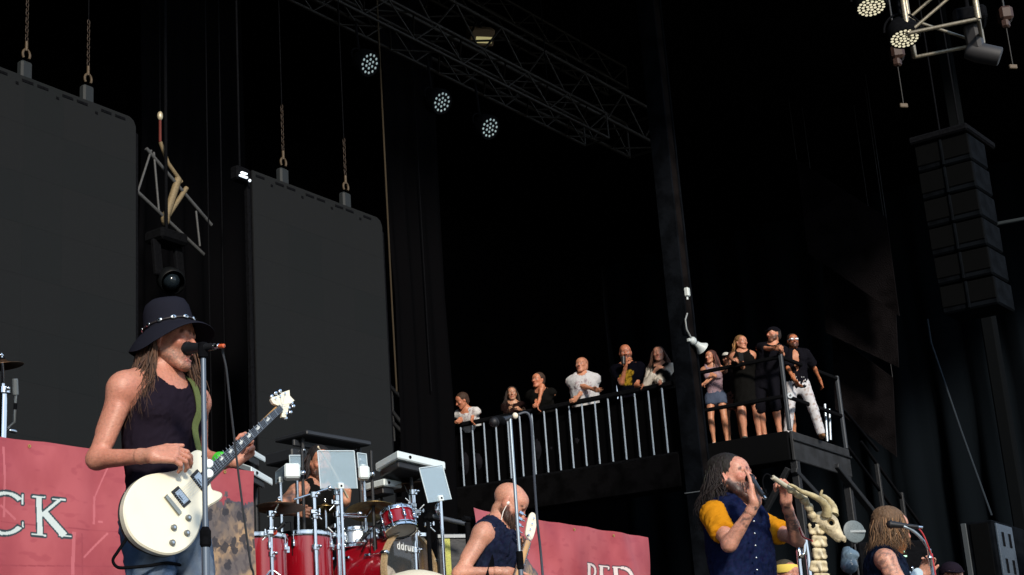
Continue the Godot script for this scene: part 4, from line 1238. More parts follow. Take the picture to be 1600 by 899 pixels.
	for l in Rr: print_poly(im2, l, srgb(214, 200, 196))
	e = to_uv(822, 862) * Vector2(768, 540)
	art(im2, 51, func(x, y):
		return min((y - e.y) * 1.0 - max(0.0, x - e.x) * 0.9, 200.0), false)
	im2.generate_mipmaps()
	banner("red vinyl banner with white letters RED, creased, behind the bald bassist", bn_A, bn_B, bn_top, im2, func(x, y):
		var q: float = x * 0.8 + (y - 3.0) * 0.9
		return 0.035 * exp(-pow((q - 0.35) * 7.0, 2)) - 0.03 * exp(-pow((q - 0.75) * 6.0, 2)) + 0.03 * exp(-pow((x - 1.55 + (y - 3.2) * 0.25) * 9.0, 2)) + 0.02 * nz.get_noise_2d(x * 16, y * 9) + 0.012 * sin(x * 9.0 - y * 6.0), func(u): return endy * u + 0.004 * abs(sin(u * 20.0)))

# ---------------------------------------------------------------- walkway with the row of pale balusters
const RAILX := 20.7
var rail_y: float
var deck_y: float
func balcony():
	var zl: float = WX(690, 720, RAILX).z; var zr: float = WX(1052, 655, RAILX).z
	rail_y = WX(870, 638, RAILX).y; deck_y = WX(870, 738, RAILX).y - 0.06
	var t := thing("walkway", "raised walkway with a black rail and pale balusters beside the steel column", "balcony", Vector3(RAILX + 0.7, FLOOR, (zl + zr) / 2))
	var z0 := zl - 0.9; var z1 := zr + 0.05
	put("deck", MB.new().box(Vector3(RAILX + 0.85, deck_y - 0.08, (z0 + z1) / 2), Vector3(1.6, 0.16, z1 - z0), 0.01), mats["matt_black"], t)
	put("fascia", MB.new().box(Vector3(RAILX - 0.02, deck_y - 0.2, (z0 + z1) / 2), Vector3(0.06, 0.46, z1 - z0), 0.01), mat("fascia", srgb(13, 13, 15), 0.85, 0, "blotch", "fine_n", 1.0, 0.2), t)
	put("handrail", MB.new().box(Vector3(RAILX, rail_y + 0.03, (z0 + z1) / 2), Vector3(0.06, 0.07, z1 - z0), 0.015), mats["matt_black"], t)
	put("bottom_rail", MB.new().box(Vector3(RAILX, deck_y + 0.05, (z0 + z1) / 2), Vector3(0.04, 0.04, z1 - z0), 0.008), mats["matt_black"], t)
	put("kick_cloth", MB.new().box(Vector3(RAILX + 0.12, (rail_y + deck_y) / 2, (z0 + z1) / 2), Vector3(0.012, rail_y - deck_y - 0.02, z1 - z0)), mats["duvetyne"], t)
	var pale := mat("baluster", srgb(150, 168, 188), 0.45, 0.0)
	var za: float = WX(705, 720, RAILX).z; var zb: float = WX(1039, 655, RAILX).z
	for i in range(-4, 18):
		var z := lerpf(za, zb, i / 17.0)
		if z < z0: continue
		put("baluster", MB.new().box(Vector3(RAILX, (rail_y + deck_y + 0.07) / 2 - 0.0, z), Vector3(0.022, rail_y - deck_y - 0.075, 0.020), 0.005), pale, t)
	for z in [z0 + 0.1, z1 - 0.1]:
		put("leg", MB.new().box(Vector3(RAILX + 0.9, (FLOOR + deck_y - 0.16) / 2, z), Vector3(0.12, deck_y - 0.16 - FLOOR, 0.12), 0.01), mats["matt_black"], t)
	# small truss and stair rails at the walkway's far end
	var s := thing("stair_frame", "dark stair frame at the walkway's end beside the narrow screen", "stairs", drop(WX(650, 690, RAILX)))
	var x := RAILX - 0.3
	var dk = mats["steel_black"]
	for b in [[605, 600, 695, 690], [608, 655, 690, 740], [610, 640, 650, 690]]:
		put("rail", MB.new().tube([WX(b[0], b[1], x), WX(b[2], b[3], x)], 0.035, 6), dk, s)
	for b in [[648, 640, 652, 720], [612, 606, 616, 690], [660, 655, 645, 690], [625, 660, 648, 640], [690, 680, 690, 760]]:
		put("brace", MB.new().tube([WX(b[0], b[1], x), WX(b[2], b[3], x)], 0.025, 6), dk, s)
	var foot := WX(650, 700, x)
	put("post", MB.new().tube([foot, drop(foot)], 0.04, 6), dk, s)

# ---------------------------------------------------------------- the far platform where five people stand
var plat_y: float
var plat_c: Vector3
func wing_platform():
	var c := W(1232, 674, 25.0); plat_c = c; plat_y = c.y
	var th := 0.46
	var zback: float = WX(1088, 694, c.x).z
	var xr: float = WZ(1322, 706, c.z).x
	var t := thing("wing_platform", "black scaffold platform with railings where a cluster of people stand", "platform", drop(c))
	var m = mats["steel_black"]
	put("deck", MB.new().box(Vector3((c.x + xr) / 2, c.y - 0.06, (c.z + zback) / 2), Vector3(xr - c.x, 0.1, c.z - zback), 0.01), mats["matt_black"], t)
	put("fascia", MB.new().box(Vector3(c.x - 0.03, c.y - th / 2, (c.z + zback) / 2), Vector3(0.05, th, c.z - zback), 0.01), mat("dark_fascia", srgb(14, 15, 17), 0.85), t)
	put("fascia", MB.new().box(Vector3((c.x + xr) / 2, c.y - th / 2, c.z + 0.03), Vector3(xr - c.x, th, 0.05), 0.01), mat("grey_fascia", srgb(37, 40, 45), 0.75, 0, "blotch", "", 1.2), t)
	put("lip", MB.new().box(Vector3((c.x + xr) / 2, c.y - 0.14, c.z + 0.075), Vector3(xr - c.x, 0.03, 0.03), 0.006), m, t)
	# railings
	var rh := 1.18
	var corner := Vector3(c.x - 0.02, c.y, c.z + 0.03)
	var fr := Vector3(xr - 0.05, c.y, c.z + 0.03); var bk := Vector3(c.x - 0.02, c.y, zback + 0.05)
	var postm := mat("rail_post", srgb(58, 64, 72), 0.5, 0.2)
	for p in [corner, fr, bk]:
		put("post", MB.new().bar(p, p + Vector3(0, rh + 0.05, 0), 0.06, 0.06, Vector3.RIGHT, 0.012), postm, t)
	for h in [rh, 0.55]:
		put("rail", MB.new().bar(corner + Vector3.UP * h, bk + Vector3.UP * h, 0.05, 0.06, Vector3.UP, 0.012), mats["matt_black"], t)
		put("rail", MB.new().bar(corner + Vector3.UP * h, fr + Vector3.UP * h, 0.05, 0.06, Vector3.UP, 0.012), mats["matt_black"], t)
	put("pale_bolt", MB.new().lathe(corner + Vector3(0.06, 0.56, 0.04), Vector3(-0.6, -0.1, 0.8), [Vector2(0.02, 0), Vector2(0.02, 0.02), Vector2(0.045, 0.02), Vector2(0.05, 0.0)], 14), mat("pale_metal", srgb(200, 208, 214), 0.4, 0.3), t)
	# silver pipes standing at the front rail
	for px in [[1289, 632, 1293, 690], [1296, 640, 1298, 688]]:
		put("pipe", MB.new().cyl(WZ(px[0], px[1], c.z - 0.1), WZ(px[2], px[3], c.z - 0.1), 0.022, 8), mat("silver_pipe", srgb(170, 184, 196), 0.35, 0.6), t)
	# legs and braces
	for p in [Vector3(c.x + 0.1, 0, c.z), Vector3(xr - 0.1, 0, c.z), Vector3(c.x + 0.1, 0, zback + 0.1), Vector3(xr - 0.1, 0, zback + 0.1)]:
		put("leg", MB.new().bar(drop(p), Vector3(p.x, c.y - th, p.z), 0.11, 0.11, Vector3.RIGHT, 0.01), m, t)
	put("brace", MB.new().bar(WZ(1305, 728, c.z + 0.06), WZ(1368, 806, c.z + 0.06), 0.11, 0.08, Vector3.UP, 0.01), m, t)
	put("brace", MB.new().bar(WZ(1240, 735, c.z + 0.02), WZ(1300, 800, c.z + 0.02), 0.1, 0.08, Vector3.UP, 0.01), m, t)
	put("brace", MB.new().bar(WX(1232, 732, c.x), WX(1195, 800, c.x), 0.09, 0.08, Vector3.UP, 0.01), m, t)
	var st := thing("access_stairs", "dark steel stairs descending beyond the far platform", "stairs", drop(WZ(1380, 780, c.z)))
	for b in [[1318, 690, 1400, 800], [1345, 690, 1440, 822], [1318, 640, 1372, 705]]:
		put("rail", MB.new().bar(WZ(b[0], b[1], c.z - 0.4), WZ(b[2], b[3], c.z - 0.4), 0.05, 0.05, Vector3.UP, 0.01), mats["matt_black"], st)
	for px in [1370, 1408]:
		var p := WZ(px, 725 if px < 1400 else 770, c.z - 0.4)
		put("post", MB.new().bar(p, drop(p), 0.07, 0.07, Vector3.RIGHT, 0.01), m, st)

func column():
	var c := WX(1066, 560, 20.55)
	var t := thing("steel_column", "tall dark steel column between walkway and far platform", "column", Vector3(20.72, FLOOR, c.z))
	var w := 0.30
	var zc: float = WX(1063, 560, 20.55).z
	var o := Vector3(20.74, 0, zc)
	# an H section: two flanges and a web
	put("flange", MB.new().box(Vector3(20.60, (14.31 + FLOOR) / 2, zc), Vector3(0.035, 14.31 - FLOOR, 0.27), 0.006), mat("column_steel", srgb(17, 20, 25), 0.8, 0, "blotch", "fine_n", 0.8, 0.2), t)
	put("flange", MB.new().box(Vector3(20.82, (14.31 + FLOOR) / 2, zc), Vector3(0.035, 14.31 - FLOOR, 0.27), 0.006), mats["column_steel"], t)
	put("web", MB.new().box(Vector3(20.71, (14.31 + FLOOR) / 2, zc + 0.10), Vector3(0.19, 14.31 - FLOOR, 0.03), 0.004), mat("column_web", srgb(24, 21, 21), 0.8, 0, "blotch", "", 0.8), t)
	put("base_plate", MB.new().box(Vector3(20.71, FLOOR + 0.015, zc), Vector3(0.55, 0.03, 0.55), 0.006), mats["column_steel"], t)
	put("collar", MB.new().box(Vector3(20.71, WX(1083, 768, 20.5).y, zc), Vector3(0.29, 0.014, 0.30), 0.004), mat("tape_grey", srgb(110, 116, 122), 0.6), t)
	# clip lamp with its cable
	var zf := zc + 0.16
	var lp := WZ(1083, 533, zf)
	var l := thing("clip_lamp", "white clip-on lamp with a looped cable on the steel column", "lamp", lp)
	var wm := mat("lamp_white", srgb(214, 224, 226), 0.4)
	put("clip", MB.new().ball(lp, Vector3(0.06, 0.06, 0.05)).box(lp + Vector3(-0.05, 0, -0.02), Vector3(0.1, 0.05, 0.05), 0.01), wm, l)
	put("shade", MB.new().lathe(lp + Vector3(0.03, -0.03, 0.02), Vector3(0.75, -0.5, 0.3), [Vector2(0.035, 0), Vector2(0.05, 0.06), Vector2(0.10, 0.13), Vector2(0.092, 0.13), Vector2(0.03, 0.03)], 18, false), wm, l)
	put("cable", MB.new().tube([WZ(1074, 490, zf), WZ(1071, 500, zf), WZ(1073, 515, zf), WZ(1080, 528, zf)], 0.012, 6), mat("cable_white", srgb(160, 166, 168), 0.6), l)
	var bx := WZ(1073, 457, zf - 0.03)
	tag(put("junction_box", MB.new().box(bx, Vector3(0.07, 0.13, 0.08), 0.012).cyl(bx + Vector3(0, -0.06, 0), bx + Vector3(0, -0.11, 0), 0.015, 8), wm), "small white junction box high on the steel column", "box")

func speakers():
	# hung column of loudspeaker cabinets
	var m := mat("speaker_grille", srgb(12, 13, 14), 0.9, 0, "cloth", "cloth_n", 6.0, 0.6)
	var m2 := mat("speaker_box", srgb(13, 16, 20), 0.8, 0, "blotch", "fine_n", 1.5, 0.2)
	var x := 19.2
	var a := WX(1426, 228, x); var b := WX(1512, 210, x)
	var dz := b.z - a.z
	var hgt := 0.345
	var top := a.y
	var grp := "cabinets of the hung loudspeaker column"
	for k in 6:
		var y0 := top - k * (hgt + 0.005)
		var curve := 0.012 * k * k * 0.35
		var t := thing("line_array_cabinet", ["topmost", "second", "third", "fourth", "fifth", "lowest"][k] + " dark cabinet of the loudspeaker column hung at the far side", "loudspeaker", Vector3(x + 0.3 + curve, y0 - hgt, (a.z + b.z) / 2), grp)
		var zc := (a.z + b.z) / 2
		put("box", MB.new().box(Vector3(x + 0.29 + curve, y0 - hgt / 2, zc), Vector3(0.52, hgt - 0.01, dz), 0.02), m2, t)
		for s in [-1.0, 1.0]:
			put("grille", MB.new().box(Vector3(x + 0.03 + curve, y0 - hgt / 2 + 0.03, zc + s * dz * 0.245), Vector3(0.03, hgt - 0.09, dz * 0.465), 0.012), m, t)
		put("hinge_bar", MB.new().box(Vector3(x + 0.01 + curve, y0 - hgt / 2, zc), Vector3(0.03, hgt - 0.02, 0.03), 0.006), m2, t)
	var f := thing("array_frame", "flying frame and wires above the hung loudspeaker column", "frame", Vector3(x + 0.4, top, (a.z + b.z) / 2))
	put("bar", MB.new().box(Vector3(x + 0.4, top + 0.05, (a.z + b.z) / 2), Vector3(0.9, 0.09, dz + 0.05), 0.02), mats["matt_black"], f)
	for s in [-0.35, 0.35]: put("wire", MB.new().cyl(Vector3(x + 0.4 + s, top + 0.08, (a.z + b.z) / 2), Vector3(x + 0.4 + s, 14.31, (a.z + b.z) / 2), 0.01, 6), mats["matt_black"], f)
	# guy rope under it
	var g0 := WX(1455, 535, 20.6); var g1 := WX(1550, 806, 20.0)
	tag(put("guy_rope", MB.new().tube([g0 + Vector3(0, 0.3, 0), g0, g0.lerp(g1, 0.5) + Vector3(0, -0.05, 0), g1], 0.012, 6), mat("grey_rope", srgb(44, 50, 56), 0.9)), "grey guy rope slanting from hung loudspeakers to floor stack", "rope")
	# floor stack: two cabinets with pale handle plates, beside two more
	var fx: float = 17.0
	var p0 := WX(1499, 818, fx); var p1 := WX(1551, 815, fx)
	var h := 0.62
	var d2 := p1.z - p0.z
	for k in 3:
		for side in 2:
			if k == 2 and side == 1: continue
			var y1 := p0.y - k * (h + 0.006)
			var zc := (p0.z + p1.z) / 2 + side * (d2 + 0.50)
			var nm: String = [["upper cabinet with pale handle plate in the floor speaker stack", "second cabinet with pale handle plate in the floor speaker stack", "lowest cabinet of the floor speaker stack"], ["upper cabinet at the front of the floor speaker stack", "lower cabinet at the front of the floor speaker stack", ""]][side][k]
			var bot: float = y1 - h
			if k == 1 and side == 1: bot = FLOOR
			if k == 2: bot = FLOOR
			var t := thing("floor_speaker", nm, "loudspeaker", Vector3(fx + 0.4, bot, zc), "loudspeakers stacked on the stage floor")
			put("box", MB.new().box(Vector3(fx + 0.45, (y1 + bot) / 2, zc), Vector3(0.9, y1 - bot, d2), 0.015), m2, t)
			put("trim", MB.new().box(Vector3(fx - 0.008, (y1 + bot) / 2, zc - d2 / 2 + 0.04), Vector3(0.02, y1 - bot - 0.02, 0.05), 0.006), mat("speaker_trim", srgb(58, 64, 68), 0.6), t)
			put("grille", MB.new().box(Vector3(fx - 0.006, (y1 + bot) / 2, zc + 0.03), Vector3(0.02, y1 - bot - 0.05, d2 - 0.14), 0.006), m, t)
			if side == 0 and k < 2:
				# pale vented plate on the face toward the audience
				var hp := Vector3(fx + 0.24, (y1 + bot) / 2, zc + d2 / 2 + 0.012)
				var plate := put("handle_plate", MB.new().box(hp, Vector3(0.42, (y1 - bot) * 0.9, 0.02), 0.006), mat("pale_plate", srgb(62, 76, 90), 0.5, 0.2, "grain", "", 3.0), t)
				for q in 4: put("dark_slot", MB.new().box(hp + Vector3([-0.08, -0.08, 0.1, 0.1][q], [0.13, -0.13, 0.13, -0.13][q], 0.012), Vector3(0.05, 0.14, 0.008), 0.003), mats["matt_black"], plate)
				put("back_lid", MB.new().box(Vector3(fx + 0.68, (y1 + bot) / 2, zc + d2 / 2 + 0.008), Vector3(0.4, (y1 - bot) * 0.92, 0.014), 0.004), m2, t)
	# slim boom/tower behind
	var tw := WX(1548, 520, 25.0)
	tag(put("wing_tower", MB.new().bar(drop(tw), Vector3(tw.x, 14.31, tw.z), 0.18, 0.18, Vector3.RIGHT, 0.02), mat("tower_black", srgb(13, 15, 17), 0.9)), "dark tower post behind the hung loudspeaker column", "tower")
	tag(put("cross_bar", MB.new().bar(WX(1542, 353, 24.9), WX(1640, 335, 24.9), 0.05, 0.05, Vector3.UP, 0.01), mat("thin_grey", srgb(52, 58, 62), 0.8)), "thin grey bar reaching out from the dark tower post", "bar")

# ---------------------------------------------------------------- drums
func drum(label, c: Vector3, axis: Vector3, r: float, h: float, shell: Material, feet := [], head_mat: Material = null) -> Node3D:
	var t := thing("drum", label, "drum", c)
	axis = axis.normalized()
	var up := Vector3.UP if abs(axis.y) < 0.9 else Vector3.RIGHT
	var s := axis.cross(up).normalized(); var u := axis.cross(s)
	put("shell", MB.new().lathe(c - axis * h / 2, axis, [Vector2(r, 0.0), Vector2(r, h)], 40), shell, t)
	put("batter_head", MB.new().lathe(c + axis * (h / 2 + 0.004), axis, [Vector2(r, -0.012), Vector2(r * 0.985, 0.0), Vector2(0, 0.002)], 40, false), head_mat if head_mat else mat("drum_skin", srgb(214, 212, 204), 0.5), t)
	put("bottom_head", MB.new().lathe(c - axis * (h / 2 + 0.004), -axis, [Vector2(r, -0.012), Vector2(r * 0.985, 0.0), Vector2(0, 0.002)], 40, false), mats["drum_skin"] if mats.has("drum_skin") else null, t)
	for e in [-1.0, 1.0]:
		put("hoop", MB.new().lathe(c + axis * e * (h / 2 - 0.018), axis * e, [Vector2(r + 0.002, 0), Vector2(r + 0.012, 0.0), Vector2(r + 0.013, 0.006), Vector2(r + 0.006, 0.012), Vector2(r + 0.006, 0.026), Vector2(r + 0.013, 0.032), Vector2(r + 0.004, 0.034), Vector2(r - 0.002, 0.03)], 40), mats["chrome"], t)
	var n := 8
	for i in n:
		var an := TAU * (i + 0.3) / n
		var o := (s * cos(an) + u * sin(an))
		for e in [-1.0, 1.0]:
			var p: Vector3 = c + o * (r + 0.012) + axis * e * (h / 2 - 0.07)
			var lg := put("lug", MB.new().hexa(p, axis * 0.024, o * 0.012, axis.cross(o) * 0.011, 0.006).ball(p, Vector3(0.014, 0.014, 0.014), Basis.IDENTITY, 8), mats["chrome"], t)
			put("tension_rod", MB.new().cyl(p, c + o * (r + 0.010) + axis * e * (h / 2 + 0.01), 0.0035, 6), mats["chrome"], lg)
	for f in feet:
		put("leg", MB.new().tube(f, 0.006, 8), mats["chrome_soft"], t)
	return t

func cymbal(label, c: Vector3, axis: Vector3, r: float, foot: Vector3, m: Material, stand := true, boom := []):
	var t := thing("cymbal", label, "cymbal", c)
	axis = axis.normalized()
	put("plate", MB.new().lathe(c, axis, [Vector2(0.006, 0.026), Vector2(0.018, 0.024), Vector2(0.03, 0.012), Vector2(0.042, 0.006), Vector2(r * 0.5, 0.0), Vector2(r, -0.014), Vector2(r, -0.0155), Vector2(r * 0.5, -0.0015), Vector2(0.04, 0.0045), Vector2(0.006, 0.022)], 48, false), m, t)
	put("wing_nut", MB.new().cyl(c + axis * 0.02, c + axis * 0.06, 0.006, 8).ball(c + axis * 0.05, Vector3(0.016, 0.008, 0.008)), mats["chrome"], t)
	put("felt", MB.new().cyl(c + axis * 0.022, c + axis * 0.034, 0.016, 12), mats["matt_black"], t)
	if stand:
		var pts := [c - axis * 0.02] + boom
		put("boom", MB.new().tube([c + axis * 0.03] + boom + [foot + Vector3(0, 0.05, 0)] if boom.size() == 0 else [c + axis * 0.03] + boom, 0.009, 8), mats["chrome"], t)
		var top: Vector3 = boom[-1] if boom.size() else c
		var col := [top, foot + Vector3(0, 0.12, 0)]
		if boom.size():
			put("tube", MB.new().cyl(foot + Vector3(0, 0.1, 0), top, 0.012, 10), mats["chrome"], t)
		for k in 3:
			var an := TAU * k / 3.0 + 0.4
			put("leg", MB.new().tube([foot + Vector3(0, 0.19, 0), foot + Vector3(cos(an) * 0.26, 0.01, sin(an) * 0.26)], 0.008, 6), mats["chrome"], t)
	return t

func chrome_post(label, top: Vector3, y: float, r := 0.014):
	var foot := drop(top, y)
	var t := thing("chrome_stand", label, "stand", foot, "chrome stands of the drum kit")
	put("lower_tube", MB.new().cyl(foot + Vector3(0, 0.08, 0), foot.lerp(top, 0.52), r * 1.25, 14), mats["chrome"], t)
	put("upper_tube", MB.new().cyl(foot.lerp(top, 0.5), top, r, 14), mats["chrome"], t)
	for f in [0.52, 0.8, 0.99]:
		var p := foot.lerp(top, f)
		put("collar", MB.new().lathe(p - Vector3(0, 0.02, 0), Vector3.UP, [Vector2(r, 0), Vector2(r * 1.9, 0.004), Vector2(r * 1.9, 0.036), Vector2(r, 0.04)], 14), mats["chrome"], t)
		put("wing_screw", MB.new().cyl(p, p - FWH * 0.04 + RGT * 0.02, 0.006, 6).ball(p - FWH * 0.05 + RGT * 0.025, Vector3(0.012, 0.012, 0.012)), mats["chrome"], t)
	for k in 3:
		var an := TAU * k / 3.0 + 0.9
		put("leg", MB.new().tube([foot + Vector3(0, 0.19, 0), foot + Vector3(cos(an) * 0.24, 0.01, sin(an) * 0.24)], 0.006, 6), mats["chrome_soft"], t)
	return t

func drums():
	var red := mat("red_lacquer", srgb(138, 10, 26), 0.22)
	red.clearcoat_enabled = true; red.clearcoat = 1.0; red.clearcoat_roughness = 0.06
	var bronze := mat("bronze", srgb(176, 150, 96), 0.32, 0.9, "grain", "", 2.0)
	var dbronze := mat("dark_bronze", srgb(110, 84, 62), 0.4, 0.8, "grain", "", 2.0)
	var skin := mat("drum_skin", srgb(214, 212, 204), 0.5)
	# riser
	var kc := W(640, 897, 11.0)
	var ry: float = kc.y - 0.285
	var rt := thing("drum_riser", "black drum riser carrying the red drum kit", "riser", Vector3(8.6, FLOOR, -7.9))
	put("top", MB.new().box(Vector3(8.7, ry - 0.04, -8.0), Vector3(4.4, 0.08, 3.0), 0.01), mats["matt_black"], rt)
	put("skirt", MB.new().box(Vector3(8.7, (FLOOR + ry - 0.08) / 2, -8.0), Vector3(4.3, ry - 0.08 - FLOOR, 2.9), 0.01), mats["duvetyne"], rt)
	# bass drum
	var ax := Vector3(0, 0, 1).rotated(Vector3.UP, 0.0)
	var bd := thing("bass_drum", "red lacquered bass drum with clear front head on the riser", "drum", drop(kc, ry))
	var r := 0.28; var dp := 0.46
	put("shell", MB.new().lathe(kc - ax * dp, ax, [Vector2(r, 0), Vector2(r, dp)], 56), red, bd)
	put("shell_lining", MB.new().lathe(kc - ax * dp, ax, [Vector2(r - 0.008, dp), Vector2(r - 0.008, 0.0)], 56), mat("maple", srgb(150, 112, 74), 0.6, 0, "grain", "", 5.0), bd)
	put("batter_head", MB.new().lathe(kc - ax * (dp + 0.004), ax, [Vector2(0, 0), Vector2(r, 0.0)], 48), mat("kick_batter", srgb(96, 112, 120), 0.5), bd)
	for e in [0.0, -dp]:
		put("hoop", MB.new().lathe(kc + ax * (e - 0.015), ax, [Vector2(r - 0.004, 0), Vector2(r + 0.018, 0), Vector2(r + 0.018, 0.04), Vector2(r - 0.004, 0.04), Vector2(r - 0.008, 0.0)], 56), mat("hoop_wood", srgb(186, 160, 122), 0.35, 0, "grain", "", 5.0), bd)
	var glass := mat("clear_head", Color(0.75, 0.82, 0.86, 0.07), 0.05); glass.transparency = BaseMaterial3D.TRANSPARENCY_ALPHA
	put("front_head", MB.new().lathe(kc + ax * 0.008, ax, [Vector2(r - 0.004, 0.0), Vector2(0, 0.001)], 48), glass, bd)
	for i in 8:
		var an := TAU * (i + 0.5) / 8
		var o := Vector3(cos(an), sin(an), 0)
		for e in [0.0, -dp]:
			var cl := put("claw", MB.new().hexa(kc + o * (r + 0.02) + ax * (e + 0.01), ax * 0.03, o * 0.016, ax.cross(o) * 0.014, 0.006).ball(kc + o * (r + 0.028) + ax * (e + 0.02), Vector3.ONE * 0.016, Basis.IDENTITY, 8), mats["chrome"], bd)
			put("tension_rod", MB.new().cyl(kc + o * (r + 0.02) + ax * e, kc + o * (r + 0.02) + ax * (-0.13 if e == 0.0 else -dp + 0.13), 0.004, 6), mats["chrome"], cl)
		put("lug", MB.new().hexa(kc + o * (r + 0.012) - ax * 0.14, ax * 0.025, o * 0.013, ax.cross(o) * 0.012, 0.006), mats["chrome"], bd)
		put("lug", MB.new().hexa(kc + o * (r + 0.012) - ax * (dp - 0.14), ax * 0.025, o * 0.013, ax.cross(o) * 0.012, 0.006), mats["chrome"], bd)
	for s in [-1.0, 1.0]:
		put("spur", MB.new().tube([kc + Vector3(s * 0.22, -0.17, -0.12), Vector3(kc.x + s * 0.36, ry + 0.01, kc.z + 0.1)], 0.01, 8), mats["chrome"], bd)
	var pil := MB.new()
	net(pil, [ell(kc + Vector3(0.05, -0.10, -0.13), Vector3(0.20, 0.09, 0.10), Basis(Vector3.BACK, 0.15), 0.05, srgb(205, 196, 180)), ell(kc + Vector3(-0.15, -0.08, -0.10), Vector3(0.09, 0.13, 0.08), Basis.IDENTITY, 0.03, srgb(190, 180, 165)), ell(kc + Vector3(0.1, -0.2, -0.12), Vector3(0.13, 0.06, 0.12), Basis.IDENTITY, 0.03, srgb(176, 150, 136))], 0.012, 0.012, 20.0)
	tag(put("pillow", pil, vmat("pillow", 0.9, "cloth", "cloth_n", 8.0, 0.5)), "crumpled pale pillow inside the red bass drum", "pillow")
	# the maker's lettering on the front head
	var tm := TextMesh.new(); var ff := SystemFont.new(); ff.font_names = PackedStringArray(["Droid Sans"]); ff.font_weight = 700
	tm.font = ff; tm.text = "ddrum"; tm.font_size = 16; tm.pixel_size = 0.0044; tm.depth = 0.002
	tm.material = mat("logo_white", srgb(226, 232, 234), 0.5)
	var ti := MeshInstance3D.new(); ti.name = "logo"; ti.mesh = tm
	bd.add_child(ti); ti.position = kc + Vector3(-0.03, 0.175, 0.012) - bd.position
	# toms: two floor toms at the drummer's right hand, one rack tom over the bass drum
	var f1 := W(478, 838, 10.7)
	drum("red floor tom beside the tall chrome stands", f1 - Vector3(0, 0.2, 0), Vector3.UP, 0.17, 0.40, red, [[f1 + Vector3(0.18, -0.3, 0.05), Vector3(f1.x + 0.2, ry, f1.z + 0.05)], [f1 + Vector3(-0.12, -0.3, 0.15), Vector3(f1.x - 0.13, ry, f1.z + 0.17)], [f1 + Vector3(-0.1, -0.3, -0.15), Vector3(f1.x - 0.11, ry, f1.z - 0.17)]])
	var f2 := W(408, 841, 10.3)
	drum("red floor tom half hidden by the red banner's end", f2 - Vector3(0, 0.19, 0), Vector3.UP, 0.16, 0.38, red, [[f2 + Vector3(0.17, -0.3, 0.0), Vector3(f2.x + 0.19, ry, f2.z)], [f2 + Vector3(-0.1, -0.3, 0.13), Vector3(f2.x - 0.11, ry, f2.z + 0.15)], [f2 + Vector3(-0.1, -0.3, -0.13), Vector3(f2.x - 0.11, ry, f2.z - 0.15)]])
	var rk := W(623, 815, 10.95)
	var rax := Vector3(0.12, 0.95, -0.32)
	drum("small red rack tom mounted above the bass drum", rk, rax, 0.105, 0.13, red, [[rk - Vector3(0, 0.08, 0), Vector3(rk.x, kc.y + 0.2, kc.z - 0.16)]])
	var sn := W(556, 850, 11.3)
	drum("chrome snare drum behind the bass drum", sn, Vector3(0.1, 1, -0.12), 0.17, 0.12, mats["chrome_soft"], [[sn - Vector3(0, 0.05, 0), Vector3(sn.x, ry, sn.z)]])
	# cymbals
	var c1 := W(436, 791, 10.4)
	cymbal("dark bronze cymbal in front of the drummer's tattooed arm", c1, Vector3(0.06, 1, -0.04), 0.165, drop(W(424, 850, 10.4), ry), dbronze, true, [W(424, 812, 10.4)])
	var c2 := W(583, 797, 11.1)
	cymbal("large bronze crash cymbal tilted over the bass drum", c2, FWH * 0.2 + Vector3(0.05, 1, 0), 0.185, drop(W(527, 850, 11.0), ry), bronze, true, [W(572, 808, 11.05), W(527, 806, 11.0)])
	var c3 := W(508, 793, 11.3)
	cymbal("small pale cymbal between the two tall chrome stands", c3, Vector3(0.1, 1, -0.05), 0.10, drop(c3, ry), bronze)
	var c4 := W(632, 759, 11.5)
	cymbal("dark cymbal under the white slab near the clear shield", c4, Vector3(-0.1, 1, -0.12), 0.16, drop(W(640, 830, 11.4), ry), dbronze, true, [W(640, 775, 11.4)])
	var c5 := W(4, 569, 8.9)
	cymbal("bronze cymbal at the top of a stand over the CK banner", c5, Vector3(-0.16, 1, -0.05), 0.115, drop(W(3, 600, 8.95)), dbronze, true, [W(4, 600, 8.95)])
	chrome_post("tall chrome boom stand left of the clear square shield", W(490, 772, 10.6), ry)
	put("boom_arm", MB.new().cyl(W(459, 781, 10.55), W(515, 763, 10.65), 0.007, 8).ball(W(515, 763, 10.65), Vector3.ONE * 0.018), mats["chrome"], get_child(get_child_count() - 1))
	chrome_post("tall chrome stand under the clear square shield", W(526, 768, 10.75), ry, 0.015)
	put("boom_arm", MB.new().cyl(W(526, 804, 10.7), W(562, 803, 10.6), 0.007, 8).ball(W(562, 803, 10.6), Vector3.ONE * 0.016), mats["chrome"], get_child(get_child_count() - 1))
	chrome_post("short chrome stand before the half hidden floor tom", W(422, 802, 10.2), ry, 0.012)
	chrome_post("chrome stand with clamps under the tilted clear shield", W(645, 768, 11.2), ry, 0.016)
	chrome_post("chrome stand over the CK banner carrying a microphone arm", W(6, 605, 8.7), FLOOR, 0.02)
	# small condenser microphone at the left edge
	var cm := W(23, 592, 8.7)
	var ct := thing("condenser_microphone", "small grey condenser microphone above the CK banner", "microphone", cm)
	put("capsule", MB.new().cyl(cm, W(24, 618, 8.7), 0.017, 14, 0.004), mat("mic_grey", srgb(120, 126, 128), 0.4, 0.5), ct)
	put("clip", MB.new().tube([W(24, 618, 8.7), W(22, 660, 8.7), W(8, 672, 8.7)], 0.008, 8).ball(W(20, 674, 8.7), Vector3(0.03, 0.012, 0.012)), mats["chrome_soft"], ct)
	put("connector", MB.new().cyl(W(24, 630, 8.7), W(23, 640, 8.7), 0.01, 8), mats["matt_black"], ct)
	# clamps, drum microphones and a hi-hat between the stands
	var cl := 0
